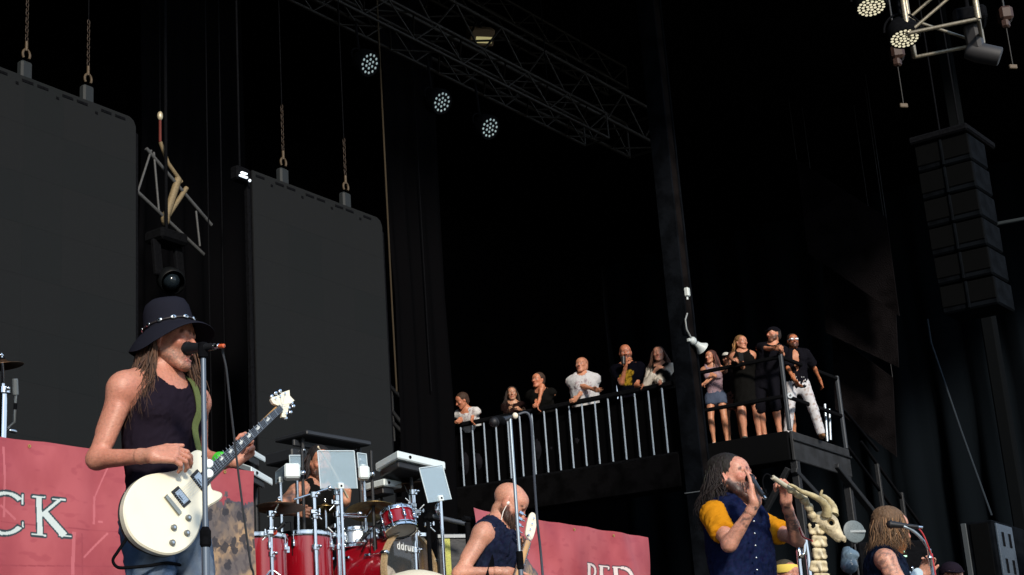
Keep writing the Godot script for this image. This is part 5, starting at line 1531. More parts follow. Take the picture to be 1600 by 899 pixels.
	for q in [[526, 786, 10.7], [526, 822, 10.7], [524, 836, 10.7], [490, 800, 10.55], [645, 790, 11.15], [652, 800, 11.1], [422, 832, 10.15], [560, 846, 11.1], [536, 842, 10.95], [668, 820, 11.0], [660, 836, 11.0], [640, 806, 11.1]]:
		var p := W(q[0], q[1], q[2])
		var where: String = ["just below the clear square shield", "under the crash cymbal's boom arm", "beside the floor tom's rim", "on the boom stand by the floor tom", "under the tilted clear shield", "beside the dark cymbal's stand", "on the short stand by the half hidden tom", "on the snare drum's rim", "between floor tom and snare", "under the black boom arm", "beside the black case's edge", "above the rack tom's rim"][cl]
		var t := thing("multi_clamp", "small chrome multi-clamp " + where, "clamp", p, "chrome clamps on the drum stands")
		put("jaw", MB.new().hexa(p, RGT * 0.022, Vector3.UP * 0.016, FWH * 0.016, 0.005), mats["chrome"], t)
		put("wing_bolt", MB.new().cyl(p, p - FWH * 0.035 + RGT * 0.03 * (1 if cl % 2 else -1), 0.005, 6).hexa(p - FWH * 0.04 + RGT * 0.034 * (1 if cl % 2 else -1), Vector3.UP * 0.014, RGT * 0.005, FWH * 0.003, 0.002), mats["chrome"], t)
		put("rod", MB.new().cyl(p, p + Vector3.UP * 0.05 * (1 if cl % 3 else -1) + RGT * 0.05 * (1 if cl % 2 else -1), 0.005, 8), mats["chrome_soft"], t)
		cl += 1
	for q in [[512, 828, 10.75, 500, 836, "small black drum microphone over the floor tom's rim"], [598, 812, 11.0, 608, 806, "small black drum microphone over the rack tom's rim"], [570, 838, 11.0, 562, 846, "small black drum microphone over the snare's rim"], [436, 826, 10.25, 428, 834, "small black drum microphone over the half hidden floor tom"]]:
		var p := W(q[0], q[1], q[2]); var d := (W(q[3], q[4], q[2]) - p).normalized()
		var t := thing("drum_microphone", q[5], "microphone", p, "microphones clipped to the drums")
		put("body", MB.new().cyl(p - d * 0.05, p + d * 0.03, 0.014, 12, 0.003), mats["gloss_black"] if mats.has("gloss_black") else mats["matt_black"], t)
		put("grille", MB.new().ball(p + d * 0.034, Vector3.ONE * 0.014, Basis.IDENTITY, 10), mat("mic_mesh2", srgb(70, 72, 76), 0.5, 0.4), t)
		put("clip", MB.new().tube([p, p - d * 0.02 + Vector3(0, -0.05, 0), p + d * 0.04 + Vector3(0, -0.08, 0)], 0.005, 6), mats["matt_black"], t)
		put("lead", MB.new().tube([p - d * 0.05, p - d * 0.1 + Vector3(0, -0.03, 0), p - d * 0.11 + Vector3(0, -0.25, 0)], 0.0035, 6), mats["matt_black"], t)
	# white slab fixtures and clear shields over the kit
	var white := mat("white_plastic", srgb(222, 234, 236), 0.35)
	var clear := mat("sky_tinted_acrylic", Color(0.72, 0.82, 0.88, 0.46), 0.06); clear.transparency = BaseMaterial3D.TRANSPARENCY_ALPHA  # bluish white and opacity stand in for sky reflected in the sheets
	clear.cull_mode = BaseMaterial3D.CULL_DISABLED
	var slab := func(label, a, b, c, th, posts):
		var p0: Vector3 = W(a[0], a[1], a[2]); var p1: Vector3 = W(b[0], b[1], b[2]); var p2: Vector3 = W(c[0], c[1], c[2])
		var t := thing("white_slab", label, "stage fixture", p0, "white slab fixtures over the drum kit")
		put("casing", MB.new().slab(p0, p1 - p0, p2 - p0, Vector3(0, -th, 0), 0.008), white, t)
		put("under_block", MB.new().slab(p0 + (p1 - p0) * 0.05 + (p2 - p0) * 0.1 + Vector3(0, -th, 0), (p1 - p0) * 0.62, (p2 - p0) * 0.82, Vector3(0, -0.05, 0), 0.008), mat("under_block_black", srgb(24, 25, 28), 0.5), t)  # black block under most of the slab
		put("bolt", MB.new().ball(p0.lerp(p1, 0.25) + Vector3(0, -th * 0.5, 0) - FWH * 0.002, Vector3.ONE * 0.012, Basis.IDENTITY, 8), mats["matt_black"], t)
		for q in posts:
			var pp: Vector3 = p0 + (p1 - p0) * q + (p2 - p0) * q + Vector3(0, -th - 0.04, 0)
			put("post", MB.new().cyl(pp, drop(pp, ry), 0.012, 8), mats["steel_black"], t)
		return t
	slab.call("large white slab fixture tilted over the right of the drum kit", [621, 704, 11.0], [696, 722, 11.35], [586, 724, 11.35], 0.055, [0.5])
	slab.call("smaller white slab fixture under the large tilted one", [600, 748, 11.2], [628, 752, 11.5], [563, 758, 11.45], 0.05, [0.5])
	slab.call("upper white slab end beside the cream guitar's neck", [388, 700, 10.2], [415, 715, 10.5], [372, 690, 10.45], 0.035, [0.5])
	slab.call("lower white slab end above the red banner's end", [392, 729, 10.1], [426, 749, 10.45], [372, 722, 10.4], 0.045, [0.5])
	var wb := func(label, px, d, size, yaw):
		var c: Vector3 = W(px[0], px[1], d)
		var t := thing("white_box_lamp", label, "stage fixture", c, "white boxes on posts at the drum kit")
		var bs := Basis(Vector3.UP, yaw)
		put("casing", MB.new().box(c, size, 0.012, bs), white, t)
		put("back_shell", MB.new().box(c + bs * Vector3(-size.x * 0.1, 0.02, -size.z * 0.5 - 0.04), Vector3(size.x * 0.9, size.y * 0.8, 0.08), 0.02, bs), mats["matt_black"], t)
		put("knob", MB.new().ball(c + bs * Vector3(size.x / 2 + 0.02, -0.01, size.z * 0.2), Vector3.ONE * 0.02, Basis.IDENTITY, 10), mats["chrome"], t)
		put("post", MB.new().cyl(c + bs * Vector3(size.x / 2 + 0.02, 0.16, -0.02), drop(c + bs * Vector3(size.x / 2 + 0.02, 0, -0.02), ry), 0.011, 8), mats["steel_black"], t)
		return t
	var face := -deg_to_rad(YAW) - 0.05
	wb.call("white box fixture to the left of the drummer's face", [456, 738, ], 10.9, Vector3(0.105, 0.10, 0.12), face)
	wb.call("narrow white box fixture right of the clear square shield", [568, 740], 11.1, Vector3(0.075, 0.09, 0.10), face)
	var shield := func(label, q: Array, d, rot):
		var c := []
		for k in 4: c.append(W(q[k][0], q[k][1], d + q[k][2]))
		var t := thing("clear_shield", label, "shield", drop((c[2] + c[3]) / 2, (c[2].y + c[3].y) / 2), "clear acrylic shields on the drum kit")
		var e1: Vector3 = c[1] - c[0]; var e2: Vector3 = c[3] - c[0]
		var n := e1.cross(e2).normalized() * 0.006
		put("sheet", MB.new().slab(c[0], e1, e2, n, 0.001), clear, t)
		put("edge", MB.new().tube([c[0], c[1]], 0.004, 6).tube([c[0], c[0] + e2], 0.004, 6).tube([c[1], c[1] + e2], 0.004, 6), mat("bright_edge", srgb(206, 222, 230), 0.3), t)
		var hp: Vector3 = c[0] + e1 * 0.55 + e2 * 0.93
		put("hinge", MB.new().hexa(hp, e1.normalized() * 0.02, e2.normalized() * 0.02, n.normalized() * 0.014, 0.004), white, t)
		put("hinge_bolt", MB.new().ball(hp - n.normalized() * 0.014, Vector3.ONE * 0.008, Basis.IDENTITY, 8).ball(hp + n.normalized() * 0.014, Vector3.ONE * 0.008, Basis.IDENTITY, 8), mats["matt_black"], t)
		put("post", MB.new().cyl(hp, drop(hp, ry), 0.012, 10), mats["chrome"], t)
		return t
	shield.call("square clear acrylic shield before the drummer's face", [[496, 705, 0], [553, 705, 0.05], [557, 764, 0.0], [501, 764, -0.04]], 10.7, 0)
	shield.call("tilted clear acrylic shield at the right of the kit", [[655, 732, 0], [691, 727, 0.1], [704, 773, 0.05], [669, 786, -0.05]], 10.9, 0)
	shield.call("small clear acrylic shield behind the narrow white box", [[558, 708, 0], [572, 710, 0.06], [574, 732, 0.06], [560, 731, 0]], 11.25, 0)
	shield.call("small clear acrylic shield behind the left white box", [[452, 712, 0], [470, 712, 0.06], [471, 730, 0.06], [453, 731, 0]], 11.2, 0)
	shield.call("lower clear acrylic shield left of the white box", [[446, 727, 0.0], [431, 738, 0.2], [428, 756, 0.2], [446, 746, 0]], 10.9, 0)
	# black slatted hood on posts over the drummer
	var h0 := W(462, 676, 11.9); var h1 := W(562, 676, 12.3)
	var ht := thing("black_hood", "black shelf on two posts over the drummer's head", "shelf", drop((h0 + h1) / 2, ry))
	var he := h1 - h0; he.y = 0
	var hn := he.cross(Vector3.UP).normalized()
	put("top_board", MB.new().slab(h0 + hn * 0.12, he, -hn * 0.36, Vector3(0, -0.035, 0), 0.008), mat("hood_black", srgb(36, 39, 44), 0.5), ht)
	put("front_board", MB.new().slab(h0 - Vector3(0, 0.045, 0) - hn * 0.02, he, -hn * 0.03, Vector3(0, -0.05, 0), 0.008), mats["hood_black"], ht)
	put("under_board", MB.new().slab(h0 - Vector3(0.05, 0.12, 0.0), he * 1.05, -hn * 0.3, Vector3(0, -0.09, 0), 0.01), mats["hood_black"], ht)
	for f in [0.1, 0.98]:
		var p: Vector3 = h0 + he * f
		put("post", MB.new().cyl(drop(p, ry), p, 0.016, 8), mats["steel_black"], ht)
		put("bracket", MB.new().ball(p - Vector3(0, 0.13, 0) - FWH * 0.02, Vector3.ONE * 0.02, Basis.IDENTITY, 8), mats["chrome_soft"], ht)
	# dark case with a yellow tape strip, to the right of the bass drum
	var b0 := W(683, 838, 11.2); var b1 := W(735, 829, 11.2)
	var bt := thing("black_case", "black case with a strip of yellow tape right of bass drum", "case", drop(b0.lerp(b1, 0.5), ry))
	var yy: float = b0.y
	var ce := Vector3(b1.x - b0.x, 0, b1.z - b0.z)
	var cn := ce.cross(Vector3.UP).normalized(); if cn.dot(FWH) < 0: cn = -cn
	put("body", MB.new().slab(Vector3(b0.x, yy, b0.z), ce, cn * 0.4, Vector3(0, ry - yy, 0), 0.01), mat("case_black", srgb(38, 42, 48), 0.6, 0, "blotch", "fine_n", 2.0, 0.3), bt)
	put("edge_trim", MB.new().slab(Vector3(b0.x, yy + 0.012, b0.z) - cn * 0.012, ce, cn * 0.04, Vector3(0, -0.03, 0), 0.004), mat("case_trim", srgb(110, 116, 122), 0.4, 0.6), bt)
	put("tape", MB.new().slab(Vector3(b0.x, yy - 0.02, b0.z) + ce * 0.2 - cn * 0.006, ce * 0.17, cn * 0.004, Vector3(0, ry - yy + 0.03, 0), 0.001), mat("yellow_tape", srgb(190, 194, 92), 0.6, 0, "grain", "", 6.0), bt)
	# black arm pointing right, below the tilted shield
	var at := thing("black_boom", "black boom arm reaching right over the black case", "stand", drop(W(690, 800, 11.0), ry))
	put("arm", MB.new().cyl(W(672, 806, 11.0), W(733, 820, 10.9), 0.016, 10, 0.003), mat("satin_black", srgb(66, 72, 80), 0.3), at)
	put("clamp", MB.new().box(W(670, 806, 11.0), Vector3(0.07, 0.07, 0.06), 0.015), mats["matt_black"], at)
	put("post", MB.new().cyl(W(668, 806, 11.0), drop(W(668, 806, 11.0), ry), 0.015, 8), mats["matt_black"], at)
	put("knob", MB.new().ball(W(684, 796, 10.95), Vector3(0.02, 0.045, 0.02)), mats["chrome"], at)
	# the drummer, mostly hidden behind the kit
	var db := drop(W(487, 790, 11.75), ry)
	var back := -FWH
	person({"label": "drummer with dark hair and tattooed arms behind the red kit", "base": db, "H": 1.76, "face": Vector3(-0.15, 0, 1), "lean": 0.12, "hip": 0.46, "skin": srgb(196, 138, 110), "arm": 1.1,
		"gaze": Vector3(-0.5, -0.25, 1), "wr": W(462, 800, 11.25), "hintR": RGT * -1.0 + Vector3.DOWN * 0.5, "wl": W(543, 786, 11.2), "hintL": RGT + Vector3.DOWN * 0.6,
		"handL": {"dir": Vector3.UP * 0.9 - FWH * 0.3, "back": -FWH, "side": -RGT, "curl": [0.8, 0.85, 0.9, 0.9], "thumb": Vector3.UP}, "handR": {"curl": [0.8, 0.8, 0.8, 0.8]},
		"footR": Vector3(-0.1, 0, 0.35), "footL": Vector3(0.12, 0, 0.35), "beard": srgb(60, 40, 32), "top": {"c": srgb(26, 24, 26), "sleeve": 0.0, "hem": 0.05, "called": "tank_top"}, "bottom": {"c": srgb(30, 30, 34)},
		"tint": tattoo.bind(W(470, 775, 11.3), 0.42, 0.5), "hair": {"c": srgb(30, 24, 24), "strands": [{"n": 60, "len": 0.2, "w": 0.008, "from": 80.0, "to": 280.0}]}, "cell": 0.014, "hcell": 0.006, "hand_cell": 0.006, "ccell": 0.018})
	tag(put("drumstick", MB.new().tube([W(543, 778, 11.12), W(520, 735, 10.95), W(497, 699, 10.78)], [0.008, 0.0075, 0.005], 8).ball(W(497, 699, 10.78), Vector3(0.006, 0.009, 0.006)), mat("hickory", srgb(226, 212, 184), 0.5)), "pale drumstick raised in the drummer's hand", "drumstick")
	var th := MB.new().lathe(drop(db, ry + 0.26), Vector3.UP, [Vector2(0, 0), Vector2(0.17, 0.0), Vector2(0.18, 0.03), Vector2(0.16, 0.09), Vector2(0, 0.1)], 24, false)
	var tt := thing("drum_throne", "round black drum stool under the drummer", "stool", drop(db, ry))
	put("seat", th, mats["matt_black"], tt)
	put("post", MB.new().cyl(drop(db, ry + 0.1), drop(db, ry + 0.27), 0.02, 10), mats["chrome"], tt)
	for k in 3:
		var an := TAU * k / 3.0
		put("leg", MB.new().tube([drop(db, ry + 0.18), drop(db, ry + 0.01) + Vector3(cos(an), 0, sin(an)) * 0.24], 0.01, 6), mats["chrome"], tt)

func tattoo(p: Vector3, n: Vector3, c: Color, centre: Vector3, rad: float, amt: float) -> Color:
	if p.distance_to(centre) > rad: return c
	var g := nz.get_noise_3dv(p * 330.0) + 0.5 * nz.get_noise_3dv(p * 800.0)
	return c.lerp(Color(0.035, 0.045, 0.055), clampf(g * 3.0 + 0.25, 0.0, 1.0) * amt)

# ---------------------------------------------------------------- the band
var gA: Vector3; var g1: Vector3; var g2: Vector3; var g3: Vector3; var gL: float; var gk: float
var gb: Vector2; var ga: Vector2
func G(x, y, h) -> Vector3:
	var p := Vector2(x, y) - gb
	return gA + g1 * (p.dot(ga) / gk * gL) + g2 * (p.dot(Vector2(ga.y, -ga.x)) / gL_px) + g3 * h
var gL_px := 1170.0
func gpoly(pts: Array) -> PackedVector2Array:
	var q := PackedVector2Array()
	for p in pts:
		var d := Vector2(p[0], p[1]) - gb
		q.append(Vector2(d.dot(ga) / gk * gL, d.dot(Vector2(ga.y, -ga.x)) / gL_px))
	return q
func round_poly(q: PackedVector2Array, times := 2) -> PackedVector2Array:
	for k in times:
		var o := PackedVector2Array()
		for i in q.size():
			var a := q[i]; var b := q[(i + 1) % q.size()]
			o.append(a.lerp(b, 0.25)); o.append(a.lerp(b, 0.75))
		q = o
	return q

func mic(t: Node3D, tip: Vector3, dir: Vector3, s := 1.0):
	# ball-headed vocal microphone; tip = middle of the ball, dir toward the cable
	dir = dir.normalized()
	put("mic_grille", MB.new().ball(tip, Vector3.ONE * 0.026 * s, Basis.IDENTITY, 16).lathe(tip, dir, [Vector2(0.0275 * s, -0.004), Vector2(0.0285 * s, 0.0), Vector2(0.0275 * s, 0.006)], 20), mat("mic_mesh", srgb(36, 36, 40), 0.5, 0.3, "grain", "fine_n", 30.0, 0.8), t)
	put("mic_body", MB.new().lathe(tip, dir, [Vector2(0.024 * s, 0.008), Vector2(0.022 * s, 0.03), Vector2(0.017 * s, 0.08), Vector2(0.0125 * s, 0.16), Vector2(0, 0.16)], 20, false), mat("mic_black", srgb(30, 31, 34), 0.35), t)
	put("mic_plug", MB.new().cyl(tip + dir * 0.16, tip + dir * 0.185, 0.0095 * s, 12, 0.002), mats["chrome"], t)

func stand_base(t: Node3D, foot: Vector3, tripod := false):
	if tripod:
		for k in 3:
			var an := TAU * k / 3.0 + 0.3
			put("leg", MB.new().tube([foot + Vector3(0, 0.12, 0), foot + Vector3(cos(an) * 0.32, 0.012, sin(an) * 0.32)], 0.011, 8), mats["matt_black"], t)
	else:
		put("base", MB.new().lathe(foot, Vector3.UP, [Vector2(0, 0), Vector2(0.14, 0), Vector2(0.14, 0.012), Vector2(0.03, 0.035), Vector2(0, 0.036)], 28), mats["matt_black"], t)

func denim(p: Vector3, _n: Vector3, c: Color) -> Color:
	var g := nz.get_noise_3dv(p * Vector3(60, 28, 60)); var h := nz.get_noise_3dv(p * 420.0)
	return c.lerp(Color(0.30, 0.36, 0.42), clampf(0.25 + g * 1.6, 0.0, 0.75)) * (0.92 + 0.35 * h)

func lead_guitarist():
	var F := (RGT * 0.66 - FWH * 0.75).normalized()
	var base := drop(W(256, 800, 6.58))
	# guitar frame first: hands are placed on it
	gb = Vector2(84, 716); ga = Vector2(746, -626).normalized(); gk = 973.8
	gA = W(208, 838, 6.22); var tip := W(456, 630, 6.78)
	gL = (tip - gA).length(); g1 = (tip - gA).normalized()
	g2 = (FWD.cross(g1)).normalized()
	if g2.dot(Vector3.UP) < 0: g2 = -g2
	g3 = g1.cross(g2).normalized()
	if g3.dot(FWD) > 0: g3 = -g3
	print("guitar length ", gL)
	var skin := srgb(198, 138, 116)
	var lt := func(p: Vector3, n: Vector3, c: Color) -> Color:
		var g := nz.get_noise_3dv(p * 45.0)
		return c.lerp(Color(0.52, 0.16, 0.11), clampf(0.12 + g * 0.5, 0.0, 0.25))
	var pr := person({"label": "long-haired guitarist in black hat and tank top singing at microphone", "base": base, "H": 1.96, "headscale": 0.95, "face": F, "lean": -0.02, "side": 0.02, "skin": skin, "twist": 0.0,
		"gaze": RGT * 0.86 - FWH * 0.5 + Vector3.DOWN * 0.05, "headoff": W(268, 540, 6.5) - W(263, 540, 6.5) + F * 0.03 + Vector3.DOWN * 0.035, "open": true, "shut": true, "stubble": srgb(120, 92, 80), "brow": srgb(90, 60, 46), "arm": 1.02, "mass": 0.98, "depth": 0.72,
		"wr": W(236, 712, 6.33), "hintR": -RGT * 0.8 + Vector3.DOWN * 0.15 + FWH * 0.6, "handR": {"dir": RGT * 0.94 + Vector3.UP * 0.02 - FWH * 0.12, "back": -FWH * 0.8 + Vector3.UP * 0.55, "side": Vector3.UP, "curl": [0.42, 0.5, 0.55, 0.6], "thumb": RGT * 0.9 + Vector3.UP * 0.15 + FWH * 0.3},
		"wl": W(362, 722, 6.78), "hintL": RGT * 0.4 + Vector3.DOWN * 1.0 + FWH * 0.5, "handL": {"dir": RGT * 0.75 + Vector3.UP * 0.66, "back": FWH * 0.9 + RGT * 0.5, "side": Vector3.UP - RGT, "curl": [0.9, 0.94, 0.96, 0.98], "thumb": RGT * 0.5 + Vector3.UP * 0.2 + FWH * 0.7},
		"top": {"c": srgb(34, 32, 42), "sleeve": 0.0, "called": "tank_top", "hem": 0.04, "th": 0.009, "neck": 0.085, "neckd": 0.11, "neckf": 0.06, "wrinkle": 0.006, "wf": 12.0},
		"bottom": {"c": srgb(72, 92, 120), "called": "jeans", "tint": denim, "wrinkle": 0.012}, "tint": lt, "cell": 0.011, "hcell": 0.004, "hand_cell": 0.004, "ccell": 0.009,
		"hair": {"c": srgb(74, 53, 41), "capped": false, "strands": [{"n": 900, "len": 0.34, "w": 0.003, "wave": 1.6, "spread": 1.1, "from": 88.0, "to": 256.0, "y0": -0.03, "y1": 0.012, "seed": 3}, {"n": 180, "len": 0.30, "w": 0.0028, "wave": 1.4, "from": 50.0, "to": 90.0, "y0": -0.03, "y1": 0.03, "seed": 4}, {"n": 150, "len": 0.33, "w": 0.0026, "wave": 2.0, "from": 248.0, "to": 268.0, "y0": -0.03, "y1": 0.03, "seed": 6}]}})
	var J := lastJ
	# hat: domed crown, drooping brim, studded band
	var hb: Basis = J.hb
	var ho: Vector3 = J.Hc + hb.y * 0.056 + hb.z * -0.010
	var hx := hb.x; var hz := (hb.z * 0.97 + hb.y * 0.22).normalized(); var hy := hz.cross(hx).normalized(); if hy.dot(Vector3.UP) < 0: hy = -hy
	var ht := thing("felt_hat", "black felt hat with silver studded band on the singing guitarist", "hat", ho)
	var mbh := MB.new(); var seg := 56
	var prof := [[0.0, 0.135], [0.03, 0.134], [0.06, 0.128], [0.082, 0.112], [0.094, 0.084], [0.100, 0.04], [0.104, 0.0], [0.110, -0.006], [0.128, -0.012], [0.148, -0.020], [0.164, -0.028], [0.174, -0.036], [0.174, -0.040], [0.16, -0.032], [0.125, -0.018], [0.104, -0.012]]
	var rows := prof.size()
	for i in rows:
		for k in seg:
			var an := TAU * k / seg
			var r: float = prof[i][0]; var h: float = prof[i][1]
			var el := Vector2(sin(an) * 0.93, cos(an) * 1.08)
			var dro: float = max(0.0, r - 0.104) / 0.07
			h -= dro * dro * (0.050 * pow(abs(sin(an)), 2.0) + 0.030 * max(0.0, -cos(an)) + 0.012 * sin(an * 3.0 + 1.0))
			if i < 5: h += 0.004 * sin(an * 2.0)
			mbh.vert(ho + hx * el.x * r + hz * el.y * r + hy * h, Vector3.ZERO)
	for i in rows - 1:
		for k in seg:
			var a := i * seg + k; var b := i * seg + (k + 1) % seg
			for tr in [[a, b, b + seg], [a, b + seg, a + seg]]:
				var g := (mbh.v[tr[1]] - mbh.v[tr[0]]).cross(mbh.v[tr[2]] - mbh.v[tr[0]])
				if i == 0 or g.dot(Vector3.UP) != 0.0: pass
				for q in tr: mbh.n[q] += g
				mbh.ix.append_array([tr[0], tr[2], tr[1]])
	for i in mbh.v.size(): mbh.n[i] = mbh.n[i].normalized()
	if mbh.n[seg * 2].dot(hy) < 0:
		for i in mbh.v.size(): mbh.n[i] = -mbh.n[i]
		for i in range(0, mbh.ix.size(), 3):
			var sw := mbh.ix[i + 1]; mbh.ix[i + 1] = mbh.ix[i + 2]; mbh.ix[i + 2] = sw
	put("felt", mbh, mat("felt", srgb(33, 34, 43), 0.95, 0, "cloth", "cloth_n", 16.0, 0.5), ht)
	var bp := []
	for k in 41:
		var an := TAU * k / 40.0
		bp.append(ho + hx * sin(an) * 0.1055 * 0.93 + hz * cos(an) * 0.1055 * 1.08 + hy * 0.012)
	put("band", MB.new().tube(bp, 0.005, 6, false), mat("leather", srgb(40, 36, 38), 0.5), ht)
	for k in 12:
		var an := TAU * (k + 0.2) / 12.0
		var o := (hx * sin(an) * 0.93 + hz * cos(an) * 1.08)
		var p := ho + o * 0.1085 + hy * 0.013
		var on := o.normalized()
		var sdv := hy.cross(on).normalized()
		var st := put("concho", MB.new().ball(p, Vector3(0.0135, 0.0095, 0.005), Basis(sdv, hy, on), 14), mats["chrome_soft"], ht)
		put("stud", MB.new().ball(p + on * 0.0042, Vector3(0.005, 0.004, 0.003), Basis(sdv, hy, on), 8), mats["matt_black"], st)
	# wrist band and ring
	var eL: Vector3 = J.aL[0]; var wL: Vector3 = J.aL[1]
	var bd := (wL - eL).normalized(); var bc := wL.lerp(eL, 0.30)
	tag(put("wristband", MB.new().lathe(bc - bd * 0.02, bd, [Vector2(0.032, 0), Vector2(0.038, 0.002), Vector2(0.039, 0.02), Vector2(0.037, 0.04), Vector2(0.031, 0.042)], 20, false), mat("lime", srgb(70, 214, 62), 0.5)), "bright lime green band on the hatted guitarist's left forearm", "wristband")
	# ---- the guitar
	var t := thing("electric_guitar", "cream single-cut electric guitar held by the hatted guitarist", "guitar", G(215, 600, 0))
	var cream := mat("cream_lacquer", srgb(238, 234, 212), 0.25); cream.clearcoat_enabled = true; cream.clearcoat = 0.7; cream.clearcoat_roughness = 0.08
	var outl := [[20, 590], [24, 640], [48, 702], [92, 750], [145, 778], [200, 797], [252, 802], [305, 787], [350, 752], [378, 703], [388, 652], [400, 612], [420, 588], [452, 572], [486, 548], [484, 524], [452, 516], [432, 512], [424, 478], [416, 420], [410, 372], [386, 342], [350, 333], [318, 352], [296, 398], [268, 427], [215, 441], [150, 447], [100, 462], [60, 494], [32, 540]]
	var body := round_poly(gpoly(outl), 2)
	put("body", MB.new().prism(body, gA + g3 * -0.022, g1, g2, g3 * 0.044, 0.007), cream, t)
	put("back_cover", MB.new().prism(round_poly(gpoly(outl), 1), gA + g3 * -0.032, g1, g2, g3 * 0.009, 0.002), mat("dark_back", srgb(24, 22, 22), 0.3), t)
	var gp := func(nm, pts, h0, h1, m, ch := 0.0015): return put(nm, MB.new().prism(gpoly(pts), gA + g3 * h0, g1, g2, g3 * (h1 - h0), ch), m, t)
	var neck: MeshInstance3D = gp.call("fretboard", [[352, 456], [748, 113], [768, 136], [402, 498], ], 0.020, 0.030, mat("ebony", srgb(38, 36, 38), 0.4))
	put("neck", MB.new().tube([G(388, 468, 0.006), G(560, 318, 0.006), G(752, 130, 0.006)], [0.019, 0.018, 0.017], 12), mat("neck_wood", srgb(190, 150, 100), 0.4), t)
	for i in 18:
		var f := 1.0 - pow(2.0, -(i + 1) / 12.0)
		var fx := lerpf(758.0, 758.0 - (758.0 - 240.0) * f, 1.0); var fy := lerpf(124.0, 124.0 + (566.0 - 124.0) * f, 1.0)
		var hw: float = lerpf(15.5, 31.0, clampf(f / 0.75, 0, 1))
		var dv := Vector2(ga.y, -ga.x) * hw
		put("fret", MB.new().cyl(G(fx + dv.x, fy + dv.y, 0.0305), G(fx - dv.x, fy - dv.y, 0.0305), 0.0017, 6), mats["chrome_soft"], neck)
		if i in [2, 4, 6, 8, 11, 14]:
			var f0 := 1.0 - pow(2.0, -(i + 0.5) / 12.0)
			var cx := 758.0 - 518.0 * f0; var cy := 124.0 + 442.0 * f0
			put("inlay", MB.new().prism(gpoly([[cx - 11, cy + 8], [cx - 2, cy - 3], [cx - 8, cy - 12], [cx + 6, cy - 6], [cx + 12, cy - 10], [cx + 6, cy + 6], [cx - 2, cy + 12]]), gA + g3 * 0.0295, g1, g2, g3 * 0.0015), mat("pearl", srgb(226, 230, 226), 0.25), neck)
	var hs: MeshInstance3D = gp.call("headstock", [[748, 113], [722, 104], [710, 86], [716, 74], [752, 62], [768, 48], [804, 34], [808, 62], [832, 84], [806, 104], [798, 140], [790, 168], [768, 166], [766, 140]], 0.002, 0.018, cream)
	for q in [[728, 80], [752, 68], [776, 54], [786, 150], [800, 122], [814, 98]]:
		put("tuner_post", MB.new().cyl(G(q[0], q[1], 0.016), G(q[0], q[1], 0.028), 0.0045, 10), mats["chrome"], hs)
	for q in [[738, 50, 752, 62], [718, 66, 726, 76], [760, 38, 770, 50], [794, 168, 786, 156], [818, 138, 806, 128], [832, 108, 818, 100]]:
		put("tuner_key", MB.new().cyl(G(q[2], q[3], 0.008), G(q[0], q[1], 0.008), 0.003, 6).ball(G(q[0], q[1], 0.008), Vector3(0.011, 0.008, 0.006), Basis(g1, g2, g3), 10), mats["chrome"], hs)
	put("truss_cover", MB.new().prism(gpoly([[744, 116], [752, 108], [764, 120], [762, 132]]), gA + g3 * 0.0175, g1, g2, g3 * 0.002), mats["matt_black"], hs)
	for q in [[[320, 456], [352, 424], [414, 490], [382, 524]], [[233, 528], [265, 501], [330, 570], [298, 598]]]:
		var ring: MeshInstance3D = gp.call("pickup_ring", q, 0.021, 0.027, mat("ring_black", srgb(26, 26, 28), 0.4))
		var cq := []
		var cc := Vector2.ZERO
		for p in q: cc += Vector2(p[0], p[1]) / 4.0
		for p in q:
			var v := cc + (Vector2(p[0], p[1]) - cc) * 0.72
			cq.append([v.x, v.y])
		put("pickup_cover", MB.new().prism(gpoly(cq), gA + g3 * 0.0265, g1, g2, g3 * 0.006, 0.0015), mats["chrome_soft"], ring)
		for k in 6:
			var v2 := Vector2(cq[0][0], cq[0][1]).lerp(Vector2(cq[3][0], cq[3][1]), 0.2 + 0.12 * k)
			var v3 := cc + (v2 - cc) * 0.55 + (Vector2(cq[0][0] + cq[1][0] - cq[2][0] - cq[3][0], cq[0][1] + cq[1][1] - cq[2][1] - cq[3][1])) * 0.0
			put("pole_piece", MB.new().cyl(G(v3.x, v3.y, 0.032), G(v3.x, v3.y, 0.0338), 0.0022, 6), mats["matt_black"], ring)
	gp.call("bridge", [[200, 553], [213, 540], [287, 617], [272, 632]], 0.021, 0.033, mat("nickel", srgb(172, 172, 160), 0.3, 0.9), 0.003)
	for q in [[320, 641], [254, 684], [317, 707], [251, 749]]:
		var kn := put("knob", MB.new().lathe(G(q[0], q[1], 0.021), g3, [Vector2(0, 0), Vector2(0.0125, 0), Vector2(0.0115, 0.012), Vector2(0.009, 0.014), Vector2(0, 0.014)], 18), mat("knob_grey", srgb(116, 118, 112), 0.35, 0.3), t)
		put("knob_cap", MB.new().cyl(G(q[0], q[1], 0.034), G(q[0], q[1], 0.0365), 0.005, 10), mats["chrome_soft"], kn)
	put("toggle", MB.new().cyl(G(372, 366, 0.02), G(378, 360, 0.036), 0.004, 8), mats["matt_black"], t)
	for k in 6:
		var o := (k - 2.5) / 2.5
		var dv := Vector2(ga.y, -ga.x)
		put("string", MB.new().tube([G(243 + dv.x * o * 30, 585 + dv.y * o * 30, 0.035), G(756 + dv.x * o * 13, 126 + dv.y * o * 13, 0.0335), G([728, 752, 776, 786, 800, 814][k], [80, 68, 54, 150, 122, 98][k], 0.024)], 0.0007, 4), mats["chrome_soft"], t)
	put("strap_button", MB.new().cyl(G(40, 575, 0.0), G(28, 570, 0.0), 0.007, 8), mats["chrome"], t)
